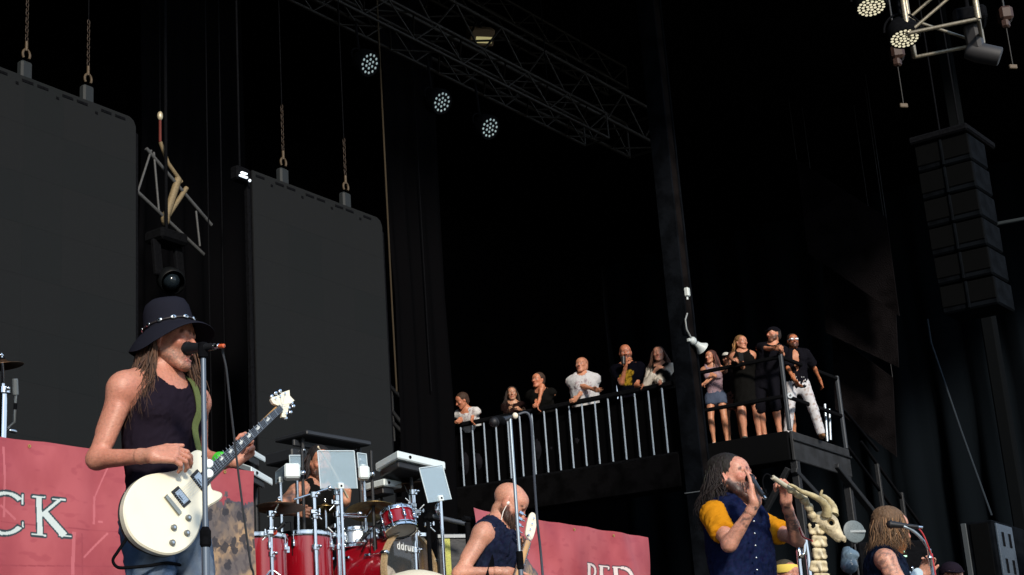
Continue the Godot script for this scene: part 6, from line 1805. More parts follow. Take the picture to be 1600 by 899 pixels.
	# strap over the left shoulder, cable loop behind the body
	var sp := smooth([G(400, 372, -0.02), J.C + J.Ft * 0.145 - J.Rt * 0.055 - J.T * 0.02, J.SC + J.Ft * 0.145 - J.Rt * 0.085 - J.T * 0.08, J.SC + J.Ft * 0.10 - J.Rt * 0.095 + J.T * 0.045, J.SC - J.Rt * 0.095 + J.T * 0.09, J.SC - J.Rt * 0.06 - J.Ft * 0.10 + J.T * 0.03, J.C - J.Ft * 0.14])
	var sm := MB.new()
	for i in sp.size() - 1: sm.bar(sp[i], sp[i + 1] + (sp[i + 1] - sp[i]).normalized() * 0.003, 0.032, 0.004, J.Ft if i < 18 else J.T)
	tag(put("guitar_strap", sm, mat("olive_webbing", srgb(98, 110, 70), 0.85, 0, "cloth", "cloth_n", 20.0, 0.8)), "olive green guitar strap over the singer's shoulder", "strap")
	var cb := [G(60, 700, -0.02)]
	for q in [[197, 842, 6.24], [184, 862, 6.22], [176, 876, 6.22], [184, 887, 6.22], [205, 887, 6.24], [235, 884, 6.27], [262, 880, 6.32], [285, 884, 6.5]]: cb.append(W(q[0], q[1], q[2]))
	tag(put("guitar_cable", MB.new().tube(smooth(cb), 0.0065, 8), mats["matt_black"]), "black cable looping behind the cream guitar", "cable")
	# ---- microphone on its straight stand
	var top := W(317, 548, 6.12)
	var foot := drop(top)
	var ms := thing("microphone_stand", "straight grey microphone stand before the hatted guitarist", "microphone stand", foot)
	put("pole", MB.new().cyl(foot + Vector3(0, 0.03, 0), foot.lerp(top, 0.55), 0.0155, 14), mat("stand_grey", srgb(96, 108, 122), 0.4, 0.4), ms)
	put("inner_pole", MB.new().cyl(foot.lerp(top, 0.54), top, 0.0105, 12), mats["stand_grey"], ms)
	put("clutch", MB.new().lathe(foot.lerp(top, 0.53), Vector3.UP, [Vector2(0.016, 0), Vector2(0.021, 0.01), Vector2(0.021, 0.06), Vector2(0.012, 0.075)], 16), mats["matt_black"], ms)
	put("mic_clip", MB.new().cyl(top - Vector3(0, 0.03, 0), top + Vector3(0, 0.03, 0), 0.02, 12, 0.004), mats["matt_black"], ms)
	var ph := W(331, 735, 6.10)
	put("pick_holder", MB.new().cyl(ph + RGT * -0.012 + Vector3(0, 0.022, 0), ph + RGT * -0.012 + Vector3(0, 0.022, 0) - FWH * 0.02, 0.017, 16, 0.003).cyl(ph + RGT * -0.012 - Vector3(0, 0.016, 0), ph + RGT * -0.012 - Vector3(0, 0.016, 0) - FWH * 0.02, 0.017, 16, 0.003).box(ph + RGT * -0.02 + FWH * 0.005, Vector3(0.02, 0.05, 0.02), 0.004), mats["white_plastic"], ms)
	stand_base(ms, foot)
	var mt := thing("microphone", "black vocal microphone at the hatted guitarist's mouth", "microphone", top)
	var mtip := W(293, 545, 6.20); var mend := W(333, 542, 6.08)
	mic(mt, mtip, mend - mtip)
	var pe: Vector3 = mtip + (mend - mtip).normalized() * 0.185
	put("orange_plug", MB.new().cyl(pe, pe + (mend - mtip).normalized() * 0.03, 0.008, 10, 0.002), mat("orange_plastic", srgb(206, 92, 50), 0.5), mt)
	var c2 := [pe + (mend - mtip).normalized() * 0.03]
	for q in [[347, 548, 6.06], [353, 575, 6.06], [358, 620, 6.06], [364, 670, 6.06], [371, 730, 6.06], [380, 800, 6.05], [391, 880, 6.05], [398, 930, 6.05]]: c2.append(W(q[0], q[1], q[2]))
	c2.append(drop(W(400, 960, 6.05)) + Vector3(0, 0.01, 0))
	tag(put("microphone_cable", MB.new().tube(smooth(c2), 0.0042, 8), mat("cable_black", srgb(40, 44, 50), 0.6)), "thin black cable hanging from the hatted guitarist's microphone", "cable")

func smooth(p: Array) -> Array:
	var out := []
	for i in p.size() - 1:
		var a: Vector3 = p[max(i - 1, 0)]; var b: Vector3 = p[i]; var c: Vector3 = p[i + 1]; var d: Vector3 = p[min(i + 2, p.size() - 1)]
		for k in 5:
			out.append(b.cubic_interpolate(c, a, d, k / 5.0))
	out.append(p[-1])
	return out

func bassist():
	var D := 9.55
	var base := drop(W(764, 850, D))
	var F := (RGT * 0.80 - FWH * 0.6).normalized()
	person({"label": "bald bearded bassist in dark denim vest looking down", "base": base, "H": 1.80, "face": F, "lean": 0.10, "skin": srgb(206, 148, 124), "brow": srgb(70, 50, 42), "beard": srgb(62, 42, 34), "beard_len": 0.06, "shut": true,
		"gaze": RGT * 0.8 - FWH * 0.25 + Vector3.DOWN * 0.62, "headoff": RGT * 0.05 + Vector3.DOWN * 0.03, "arm": 1.02, "mass": 1.06,
		"wr": W(790, 893, D - 0.36), "hintR": -RGT * 0.3 + Vector3.DOWN - FWH * 0.35, "handR": {"dir": RGT * 0.7 + Vector3.DOWN * 0.6, "back": -FWH + Vector3.UP * 0.2, "side": Vector3.UP, "curl": [0.4, 0.45, 0.5, 0.5]},
		"wl": W(806, 872, D - 0.1), "hintL": RGT * 0.2 + Vector3.DOWN + FWH * 0.4, "handL": {"dir": RGT * 0.3 + Vector3.UP * 0.7 - FWH * 0.2, "back": FWH * 0.8, "side": Vector3.UP, "curl": [0.6, 0.65, 0.65, 0.7]},
		"tint": tattoo.bind(W(806, 862, D - 0.1), 0.14, 0.75),
		"top": {"c": srgb(38, 44, 66), "sleeve": 0.0, "cover": true, "called": "denim_vest", "th": 0.02, "hem": 0.08, "neck": 0.08, "neckd": 0.09, "tint": vest_tint.bind(base, RGT)},
		"bottom": {"c": srgb(40, 42, 50), "called": "trousers"}, "cell": 0.012, "hcell": 0.005, "hand_cell": 0.005, "ccell": 0.012})
	var J := lastJ
	# white in-ear plug and its wire
	var hb: Basis = J.hb
	var ear: Vector3 = J.Hc - RGT * 0.0
	for q in [-1.0, 1.0]:
		var p: Vector3 = J.Hc + hb * Vector3(q * 0.082, -0.006, 0.002)
		tag(put("ear_plug", MB.new().ball(p, Vector3(0.010, 0.014, 0.012), hb, 10).tube([p, p + Vector3(0, -0.05, 0) - RGT * 0.03, p + Vector3(0, -0.10, 0) - RGT * 0.045], 0.003, 6), mat("ear_white", srgb(228, 222, 214), 0.4)), "white in-ear plug in the bald bassist's " + ("near ear" if (q < 0) == (hb.x.dot(FWH) > 0) else "far ear"), "ear plug")
	# bass guitar: only neck, headstock and upper horn show
	var a := W(806, 905, D - 0.42); var b := W(837, 806, D - 0.12)
	var e1 := (b - a).normalized(); var e2 := FWD.cross(e1).normalized(); if e2.dot(RGT) > 0: e2 = -e2
	var e3 := e1.cross(e2).normalized(); if e3.dot(FWD) > 0: e3 = -e3
	var t := thing("bass_guitar", "blue bass guitar with white headstock held by the bald bassist", "bass guitar", drop(a, a.y))
	var L := (b - a).length()
	var hd := PackedVector2Array([Vector2(L - 0.17, 0.02), Vector2(L - 0.15, 0.03), Vector2(L - 0.03, 0.042), Vector2(L + 0.01, 0.03), Vector2(L + 0.005, 0.0), Vector2(L - 0.05, -0.02), Vector2(L - 0.12, -0.026), Vector2(L - 0.19, -0.022)])
	put("headstock", MB.new().prism(round_poly(hd, 2), a - e3 * 0.01, e1, e2, e3 * 0.016, 0.003), mat("maple_pale", srgb(228, 220, 200), 0.35), t)
	for k in 4:
		var p := a + e1 * (L - 0.165 + k * 0.042) + e2 * 0.012
		put("tuner_post", MB.new().cyl(p + e3 * 0.005, p + e3 * 0.02, 0.006, 10), mats["chrome"], t)
		var o := a + e1 * (L - 0.165 + k * 0.042) + e2 * (0.045 + 0.004 * k)
		put("tuner_key", MB.new().cyl(o, o + e2 * 0.02, 0.004, 6).hexa(o + e2 * 0.03, e1 * 0.010, e2 * 0.014, e3 * 0.005, 0.002), mats["chrome"], t)
	var nk := put("fretboard", MB.new().prism(PackedVector2Array([Vector2(L - 0.2, 0.021), Vector2(L - 0.2, -0.021), Vector2(-0.35, -0.03), Vector2(-0.35, 0.03)]), a, e1, e2, e3 * 0.008, 0.001), mat("rosewood", srgb(70, 54, 46), 0.5), t)
	put("neck", MB.new().tube([a - e1 * 0.35 - e3 * 0.004, a + e1 * (L - 0.2) - e3 * 0.004], [0.026, 0.02], 10), mats["neck_wood"], t)
	for k in 16: put("fret", MB.new().cyl(a + e1 * (L - 0.2 - 0.78 * (1.0 - pow(2.0, -(k + 1) / 12.0))) + e2 * 0.024 + e3 * 0.009, a + e1 * (L - 0.2 - 0.78 * (1.0 - pow(2.0, -(k + 1) / 12.0))) - e2 * 0.024 + e3 * 0.009, 0.0018, 6), mats["chrome_soft"], nk)
	for k in 4: put("string", MB.new().cyl(a - e1 * 0.62 + e2 * (k - 1.5) * 0.016 + e3 * 0.014, a + e1 * (L - 0.16) + e2 * (k - 1.5) * 0.009 + e3 * 0.014, 0.0012, 4), mats["chrome_soft"], t)
	var bo := PackedVector2Array([Vector2(-0.14, 0.10), Vector2(-0.10, 0.16), Vector2(-0.18, 0.19), Vector2(-0.32, 0.155), Vector2(-0.42, 0.15), Vector2(-0.56, 0.19), Vector2(-0.70, 0.17), Vector2(-0.78, 0.06), Vector2(-0.78, -0.08), Vector2(-0.70, -0.17), Vector2(-0.55, -0.17), Vector2(-0.42, -0.13), Vector2(-0.30, -0.14), Vector2(-0.20, -0.17), Vector2(-0.16, -0.12), Vector2(-0.24, -0.06), Vector2(-0.25, 0.0), Vector2(-0.22, 0.06)])
	put("body", MB.new().prism(round_poly(bo, 2), a - e3 * 0.035, e1, e2, e3 * 0.035, 0.006), mat("sky_blue_lacquer", srgb(120, 150, 190), 0.25), t)
	put("strap", MB.new().bar(a - e1 * 0.1 + e2 * 0.14 - e3 * 0.05, J.SC + J.T * 0.07 - J.Rt * 0.09, 0.05, 0.004, J.Ft).bar(J.SC + J.T * 0.07 - J.Rt * 0.09, J.SC - J.Ft * 0.14, 0.05, 0.004, J.T), mats["matt_black"], t)
	# microphone stand with a boom in front of him
	var top := W(797, 655, 8.7); var foot := drop(W(812, 900, 8.7))
	foot = drop(top)
	var s := thing("microphone_stand", "tall grey boom microphone stand before the bald bassist", "microphone stand", foot)
	put("pole", MB.new().cyl(foot + Vector3(0, 0.03, 0), foot.lerp(top, 0.6), 0.0135, 12), mats["stand_grey"], s)
	put("inner_pole", MB.new().cyl(foot.lerp(top, 0.59), top, 0.009, 10), mat("stand_pale", srgb(150, 166, 178), 0.35, 0.6), s)
	put("clutch", MB.new().cyl(foot.lerp(top, 0.58), foot.lerp(top, 0.63), 0.018, 12, 0.004), mats["matt_black"], s)
	stand_base(s, foot)
	var m := thing("microphone", "black microphone with pale foam on the tall boom stand", "microphone", top)
	mic(m, W(772, 660, 8.62), W(806, 650, 8.75) - W(772, 660, 8.62), 1.05)
	put("pale_ring", MB.new().ball(W(805, 650, 8.72), Vector3(0.016, 0.018, 0.016)), mat("ring_pale", srgb(236, 226, 206), 0.4), m)
	put("shock_mount", MB.new().ball(W(780, 658, 8.64), Vector3(0.05, 0.028, 0.03)), mats["matt_black"], m)
	var cbl := []
	for q in [[810, 648, 8.75], [822, 645, 8.75], [829, 655, 8.74], [832, 690, 8.72], [835, 750, 8.7], [840, 820, 8.7], [848, 900, 8.7]]: cbl.append(W(q[0], q[1], q[2]))
	cbl.append(drop(W(850, 930, 8.7)) + Vector3(0, 0.01, 0))
	tag(put("microphone_cable", MB.new().tube(smooth(cbl), 0.007, 8), mat("cable_slate", srgb(58, 66, 78), 0.5)), "dark cable drooping beside the tall boom microphone stand", "cable")

func vest_tint(p: Vector3, _n: Vector3, c: Color, base: Vector3, r: Vector3) -> Color:
	var h := nz.get_noise_3dv(p * 400.0); var g := nz.get_noise_3dv(p * 50.0)
	return c * (0.9 + 0.5 * h + 0.4 * g)

func vocalist():
	var D := 9.2
	var base := drop(W(1157, 850, D))
	var F := (RGT * 0.55 - FWH * 0.83).normalized()
	var yellow := srgb(206, 138, 30); var navy0 := srgb(24, 30, 54)
	var tt := func(p: Vector3, n: Vector3, c: Color) -> Color:
		var d: float = min(p.distance_to(W(1178, 800, D - 0.3)), p.distance_to(W(1237, 800, D - 0.2)))
		return tattoo(p, n, c, p, 1.0, 0.8 if d < 0.13 else 0.25)
	person({"label": "bearded vocalist in navy vest and yellow sleeves holding microphone to mouth", "base": base, "H": 1.87, "face": F, "lean": -0.04, "side": -0.03, "skin": srgb(206, 148, 126), "brow": srgb(50, 36, 32), "beard": srgb(52, 34, 29), "beard_len": 0.015, "shut": true,
		"gaze": RGT * 0.72 - FWH * 0.72 + Vector3.UP * 0.10, "headoff": -RGT * 0.02, "mass": 1.10, "arm": 1.02, "shoulder": 0.185, "headscale": 1.08,
		"wr": W(1181, 787, D - 0.38), "hintR": Vector3.DOWN - RGT * 0.4, "handR": {"dir": Vector3.UP * 0.95 + RGT * 0.1, "back": RGT * 0.45 - FWH * 0.9, "side": -RGT, "curl": [0.18, 0.95, 1.0, 1.0], "thumb": Vector3.UP * 0.6 + FWH * 0.8 + RGT * 0.3},
		"wl": W(1228, 786, D - 0.22), "hintL": Vector3.DOWN + RGT * 0.7, "handL": {"dir": Vector3.UP * 0.85 + RGT * 0.05 - FWH * 0.1, "back": FWH * 0.3 + RGT * 0.9, "side": -RGT - FWH, "curl": [0.75, 0.8, 0.85, 0.9], "thumb": Vector3.UP - RGT * 0.5},
		"tint": tt, "top": {"c": navy0, "sc": yellow, "sleeve": 0.62, "called": "shirt", "th": 0.010, "neck": 0.07, "wrinkle": 0.008}, "bottom": {"c": srgb(40, 42, 52)},
		"hair": {"c": srgb(22, 15, 13), "rough": 0.004, "more": [[0, -0.09, -0.08, 0.075, 0.10, 0.055]], "strands": [{"n": 520, "len": 0.32, "w": 0.0034, "wave": 2.6, "from": 96.0, "to": 266.0, "spread": 0.9, "seed": 9}, {"n": 260, "len": 0.3, "w": 0.0032, "wave": 2.2, "from": 80.0, "to": 280.0, "y0": 0.06, "y1": 0.12, "spread": 0.5, "seed": 10}]}, "cell": 0.012, "hcell": 0.005, "hand_cell": 0.005, "ccell": 0.012})
	var J := lastJ
	# open navy vest over it
	var par := get_child(get_child_count() - 1)
	var vm := MB.new(); var navy := srgb(27, 34, 64)
	var m: float = J.m
	var vs := [cap(J.P - J.T * 0.12, J.C - J.T * 0.05, 0.150 * m + 0.034, 0.138 * m + 0.034, 0.05, navy, {"ax": J.Ft, "sq": 0.76, "fa": true}), cap(J.C - J.T * 0.06, J.SC - J.T * 0.05, 0.142 * m + 0.032, 0.152 * m + 0.028, 0.05, navy, {"ax": J.Ft, "sq": 0.76}),
		cap(J.shR - J.Rt * 0.07, J.shL + J.Rt * 0.07, 0.056 * m + 0.030, 0.056 * m + 0.030, 0.04, navy)]
	for q in [1.0, -1.0]: vs.append(cap(J.N + J.Rt * 0.055 * q, J.SC + J.Rt * q * 0.13 + J.T * 0.02, 0.058, 0.06, 0.03, navy))
	vs.append(ell(J.N + J.T * 0.03 + J.Ft * 0.09, Vector3(0.075, 0.16, 0.12), Basis(J.Rt, J.T, J.Ft), 0.006, navy, {"sub": true}))
	for q in [1.0, -1.0]: vs.append(ell(J.SC + J.Rt * q * 0.245 - J.T * 0.05, Vector3(0.075, 0.13, 0.12), Basis(J.Rt, J.T, J.Ft), 0.006, navy, {"sub": true}))
	net(vm, vs, 0.012, 0.009, 13.0, vest_tint.bind(base, RGT))
	var vest := put("vest", vm, vmat("cloth"), par)
	for k in 5:
		var p := W(1178 + k * 1.2, 815 + k * 19, D - 0.235)
		put("button", MB.new().ball(p, Vector3.ONE * 0.007, Basis.IDENTITY, 8), mats["chrome_soft"], vest)
	# microphone in his right hand
	var mt := thing("microphone", "black microphone gripped in the vocalist's right hand", "microphone", W(1180, 752, D - 0.36))
	mic(mt, W(1172, 748, D - 0.3), W(1190, 772, D - 0.42) - W(1172, 748, D - 0.3), 1.0)
	bone_stand(D)

func bone_stand(D: float):
	var d := D - 0.30
	var bone := mat("bone", srgb(214, 200, 164), 0.6, 0, "blotch", "fine_n", 5.0, 0.5)
	var foot := drop(W(1274, 880, d))
	var t := thing("bone_microphone_stand", "microphone stand made of vertebrae with a horned skull", "microphone stand", foot)
	# spine of blocky vertebrae
	var pts := []
	var top := W(1273, 828, d)
	var y := FLOOR + 0.04
	var n := int((top.y - y) / 0.068)
	for i in n + 1:
		var c := Vector3(top.x, top.y - i * 0.068, top.z) + RGT * 0.006 * sin(i * 1.7)
		var mb := MB.new()
		var w := 0.033 + 0.004 * sin(i * 2.3)
		var vb := Basis(RGT, Vector3.UP, FWH).rotated(Vector3.UP, 0.25 * sin(i * 1.3))
		var vc := srgb(214, 200, 164)
		var vshape := [ell(c, Vector3(w * 0.9, 0.031, 0.034), vb, 0.012, vc)]
		for e in [-1.0, 1.0]:
			vshape.append(cap(c + vb * Vector3(-w * 0.85, 0.021 * e, -0.022), c + vb * Vector3(w * 0.85, 0.019 * e, -0.022), 0.011, 0.011, 0.008, vc))
			vshape.append(cap(c + vb * Vector3(w * 0.9 * e, 0.016, -0.02), c + vb * Vector3(w * (1.15 + 0.15 * sin(i * 3.1 + e)) * e, -0.016, -0.02), 0.010, 0.007, 0.008, srgb(198, 182, 146)))
			vshape.append(ell(c + vb * Vector3(e * 0.016, 0.003, -0.038), Vector3(0.008, 0.010, 0.012), vb, 0.004, srgb(120, 100, 80), {"sub": true}))
		vshape.append(cap(c + vb * Vector3(0, 0.016, -0.03), c + vb * Vector3(0.004, -0.024, -0.045), 0.009, 0.007, 0.008, srgb(222, 210, 178)))
		net(mb, vshape, 0.006, 0.0025, 45.0)
		put("vertebra", mb, vmat("bone_v", 0.65, "blotch", "fine_n", 5.0, 0.4), t)
		put("disc", MB.new().cyl(c - Vector3(0, 0.048, 0), c - Vector3(0, 0.028, 0), 0.022, 12, 0.004), mat("disc_dark", srgb(120, 104, 84), 0.8), t)
	put("core", MB.new().cyl(foot, top, 0.012, 8), mats["matt_black"], t)
	stand_base(t, foot)
	# bent upper neck of smaller bones up to his hand
	var arc := [W(1272, 815, d), W(1268, 803, d - 0.01), W(1263, 790, d - 0.02), W(1255, 779, d - 0.04), W(1245, 771, d - 0.06), W(1234, 764, d - 0.08)]
	for i in arc.size() - 1:
		var a: Vector3 = arc[i]; var b: Vector3 = arc[i + 1]
		var mb := MB.new()
		net(mb, [cap(a.lerp(b, 0.1), a.lerp(b, 0.8), 0.015, 0.018, 0.01, srgb(206, 192, 156)), ell(a.lerp(b, 0.8), Vector3.ONE * 0.022, Basis.IDENTITY, 0.01, srgb(214, 200, 164))], 0.006, 0.002, 40.0)
		put("neck_bone", mb, vmat("bone_v"), t)
	put("clamp", MB.new().box(W(1272, 822, d), Vector3(0.06, 0.035, 0.06), 0.01, Basis(Vector3.UP, -0.7)), mats["matt_black"], t)
	put("handle", MB.new().cyl(W(1234, 764, d - 0.08), W(1207, 746, d - 0.14), 0.0135, 12, 0.003), mat("bone_pale", srgb(190, 184, 164), 0.5), t)
	put("lead", MB.new().tube(smooth([W(1207, 746, d - 0.14), W(1198, 741, d - 0.14), W(1192, 750, d - 0.14), W(1194, 765, d - 0.14), W(1200, 775, d - 0.12)]), 0.004, 6), mats["matt_black"], t)
	# goat skull, looking down to the right, two long swept horns
	var c := W(1293, 815, d - 0.02)
	var f := (RGT * 0.55 + Vector3.DOWN * 0.8 - FWH * 0.25).normalized()
	var s := (FWH * 0.8 + RGT * 0.45).normalized(); s = (s - f * s.dot(f)).normalized()
	var u := s.cross(f).normalized(); if u.dot(RGT) < 0: u = -u
	var bs := Basis(s, u, f)
	var col := srgb(218, 204, 170); var dk := col
	var mb := MB.new()
	net(mb, [ell(c, Vector3(0.042, 0.045, 0.055), bs, 0.02, col), cap(c + f * 0.02, c + f * 0.10 - u * 0.012, 0.042, 0.024, 0.02, col), ell(c - f * 0.03 - u * 0.02, Vector3(0.036, 0.04, 0.04), bs, 0.02, col), cap(c - u * 0.035 + f * 0.02, c - u * 0.03 + f * 0.11, 0.015, 0.012, 0.012, col),
		cap(c + f * 0.12 + s * 0.01, c + f * 0.135 + s * 0.008 - u * 0.01, 0.011, 0.007, 0.008, col), cap(c + f * 0.12 - s * 0.01, c + f * 0.13 - s * 0.012 - u * 0.012, 0.011, 0.007, 0.008, col),
		ell(c + f * 0.02 + s * 0.038 + u * 0.008, Vector3(0.05, 0.018, 0.020), bs, 0.004, dk, {"sub": true}), ell(c + f * 0.02 - s * 0.038 + u * 0.008, Vector3(0.05, 0.018, 0.020), bs, 0.004, dk, {"sub": true}),
		ell(c + f * 0.118 + u * 0.02, Vector3(0.011, 0.012, 0.024), bs, 0.005, dk, {"sub": true})], 0.005, 0.002, 40.0)
	var sk := put("skull", mb, vmat("bone_v"), t)
	var h1 := smooth([W(1292, 806, d - 0.05), W(1292, 795, d - 0.06), W(1285, 784, d - 0.07), W(1270, 775, d - 0.09), W(1252, 768, d - 0.11), W(1240, 760, d - 0.12), W(1232, 757, d - 0.12)])
	var h2 := smooth([W(1302, 805, d + 0.03), W(1302, 795, d + 0.05), W(1297, 785, d + 0.06), W(1289, 777, d + 0.06), W(1283, 774, d + 0.05), W(1285, 766, d + 0.05)])
	for h in [h1, h2]:
		var rad := []
		for i in h.size(): rad.append(lerpf(0.030, 0.005, pow(float(i) / (h.size() - 1), 0.8)) * (1.0 + 0.05 * sin(i * 2.2)))
		put("horn", MB.new().tube(h, rad, 12), mat("horn", srgb(196, 182, 140), 0.5, 0, "blotch", "fine_n", 8.0, 0.5), t)

func right_guitarist():
	var D := 10.55
	var base := drop(W(1376, 880, D))
	var F := (RGT * 0.9 - FWH * 0.4).normalized()
	person({"label": "guitarist with long light brown hair over face and sleeveless vest", "base": base, "H": 1.80, "face": F, "lean": 0.06, "skin": srgb(208, 152, 130), "shut": true, "beard": srgb(150, 96, 52), "beard_len": 0.03,
		"gaze": RGT * 0.95 - FWH * 0.2 + Vector3.DOWN * 0.3, "headoff": RGT * 0.03, "arm": 1.15,
		"wr": W(1385, 985, D - 0.45), "hintR": Vector3.DOWN - FWH * 0.35 - RGT * 0.2, "wl": W(1440, 900, D), "hintL": Vector3.DOWN + RGT * 0.3, "tint": tattoo.bind(W(1376, 862, D - 0.2), 0.17, 0.6),
		"top": {"c": srgb(30, 38, 56), "sleeve": 0.0, "cover": true, "called": "vest", "th": 0.018, "tint": vest_tint.bind(base, RGT)}, "bottom": {"c": srgb(34, 36, 44)}, "cell": 0.013, "hcell": 0.006, "hand_cell": 0.006, "ccell": 0.014,
		"hair": {"c": srgb(104, 80, 58), "rough": 0.006, "strands": [{"n": 620, "len": 0.25, "w": 0.003, "wave": 1.8, "from": 84.0, "to": 276.0, "spread": 0.9, "seed": 12}, {"n": 60, "len": 0.2, "w": 0.003, "from": 50.0, "to": 80.0, "y0": 0.06, "y1": 0.10, "spread": 0.3, "seed": 13}, {"n": 60, "len": 0.2, "w": 0.003, "from": 280.0, "to": 310.0, "y0": 0.06, "y1": 0.10, "spread": 0.3, "seed": 14}]}})
	var JG := lastJ
	var gh: Basis = JG.hb
	var sg := MB.new()
	for q in [-1.0, 1.0]: sg.ball(JG.Hc + gh * Vector3(q * 0.033, 0.004, 0.092), Vector3(0.030, 0.021, 0.010), gh, 10)
	sg.tube([JG.Hc + gh * Vector3(-0.08, 0.01, 0.0), JG.Hc + gh * Vector3(-0.062, 0.012, 0.086), JG.Hc + gh * Vector3(0.062, 0.012, 0.086), JG.Hc + gh * Vector3(0.08, 0.01, 0.0)], 0.005, 6)
	tag(put("sunglasses", sg, mat("dark_glass", srgb(14, 14, 16), 0.2)), "dark sunglasses on the long-haired guitarist at the far stand", "sunglasses")
	# his guitar: blue-white headstock just showing
	var a := W(1405, 950, D - 0.3); var b := W(1437, 890, D - 0.1)
	var e1 := (b - a).normalized(); var e2 := FWD.cross(e1).normalized(); var e3 := e1.cross(e2).normalized(); if e3.dot(FWD) > 0: e3 = -e3
	var g := thing("electric_guitar", "dark guitar with pale headstock held by the long-haired guitarist", "guitar", a)
	var L := (b - a).length()
	put("headstock", MB.new().prism(round_poly(PackedVector2Array([Vector2(L - 0.17, 0.024), Vector2(L - 0.13, 0.04), Vector2(L - 0.01, 0.036), Vector2(L, -0.01), Vector2(L - 0.04, -0.04), Vector2(L - 0.14, -0.04), Vector2(L - 0.17, -0.024)]), 2), a, e1, e2, e3 * 0.016, 0.003), mat("pale_blue_lacquer", srgb(176, 196, 206), 0.25), g)
	for k in 3:
		for q in [-1.0, 1.0]:
			var p = a + e1 * (L - 0.13 + 0.045 * k) + e2 * q * 0.046
			put("tuner_key", MB.new().ball(p, Vector3(0.012, 0.012, 0.008), Basis.IDENTITY, 8), mats["chrome"], g)
	put("neck", MB.new().tube([a + e1 * (L - 0.17), a - e1 * 0.4], [0.022, 0.026], 10), mats["ebony"], g)
	put("body", MB.new().prism(round_poly(PackedVector2Array([Vector2(-0.25, 0.12), Vector2(-0.4, 0.13), Vector2(-0.5, 0.11), Vector2(-0.65, 0.17), Vector2(-0.76, 0.08), Vector2(-0.76, -0.08), Vector2(-0.65, -0.17), Vector2(-0.5, -0.11), Vector2(-0.38, -0.14), Vector2(-0.3, -0.05)]), 2), a - e3 * 0.03, e1, e2, e3 * 0.042, 0.006), mats["ring_black"], g)
	# mic and stand
	var top := W(1434, 850, D - 0.35)
	var foot := drop(top + RGT * 0.08)
	var s := thing("microphone_stand", "grey curved microphone stand before the long-haired guitarist", "microphone stand", foot)
	put("pole", MB.new().tube(smooth([W(1412, 823, D - 0.33), W(1424, 828, D - 0.34), W(1440, 842, D - 0.35), W(1452, 862, D - 0.35), W(1458, 899, D - 0.35), foot + Vector3(0, 0.03, 0)]), 0.010, 10), mats["stand_pale"], s)
	put("brace_tube", MB.new().cyl(W(1452, 858, D - 0.37), W(1455, 885, D - 0.37), 0.012, 10, 0.003), mats["chrome"], s)
	put("knob", MB.new().ball(W(1453, 872, D - 0.38), Vector3.ONE * 0.016), mats["chrome"], s)
	stand_base(s, foot)
	var m := thing("microphone", "black microphone at the long-haired guitarist's face", "microphone", W(1410, 822, D - 0.33))
	mic(m, W(1392, 820, D - 0.28), W(1424, 823, D - 0.34) - W(1392, 820, D - 0.28), 1.0)
	tag(put("microphone_cable", MB.new().tube(smooth([W(1426, 823, D - 0.35), W(1436, 827, D - 0.36), W(1443, 836, D - 0.37), W(1449, 850, D - 0.38), W(1456, 870, D - 0.38), W(1462, 899, D - 0.38), foot + Vector3(0.05, 0.01, 0)]), 0.005, 8), mat("red_cable", srgb(170, 44, 50), 0.5)), "red cable running down the curved microphone stand", "cable")

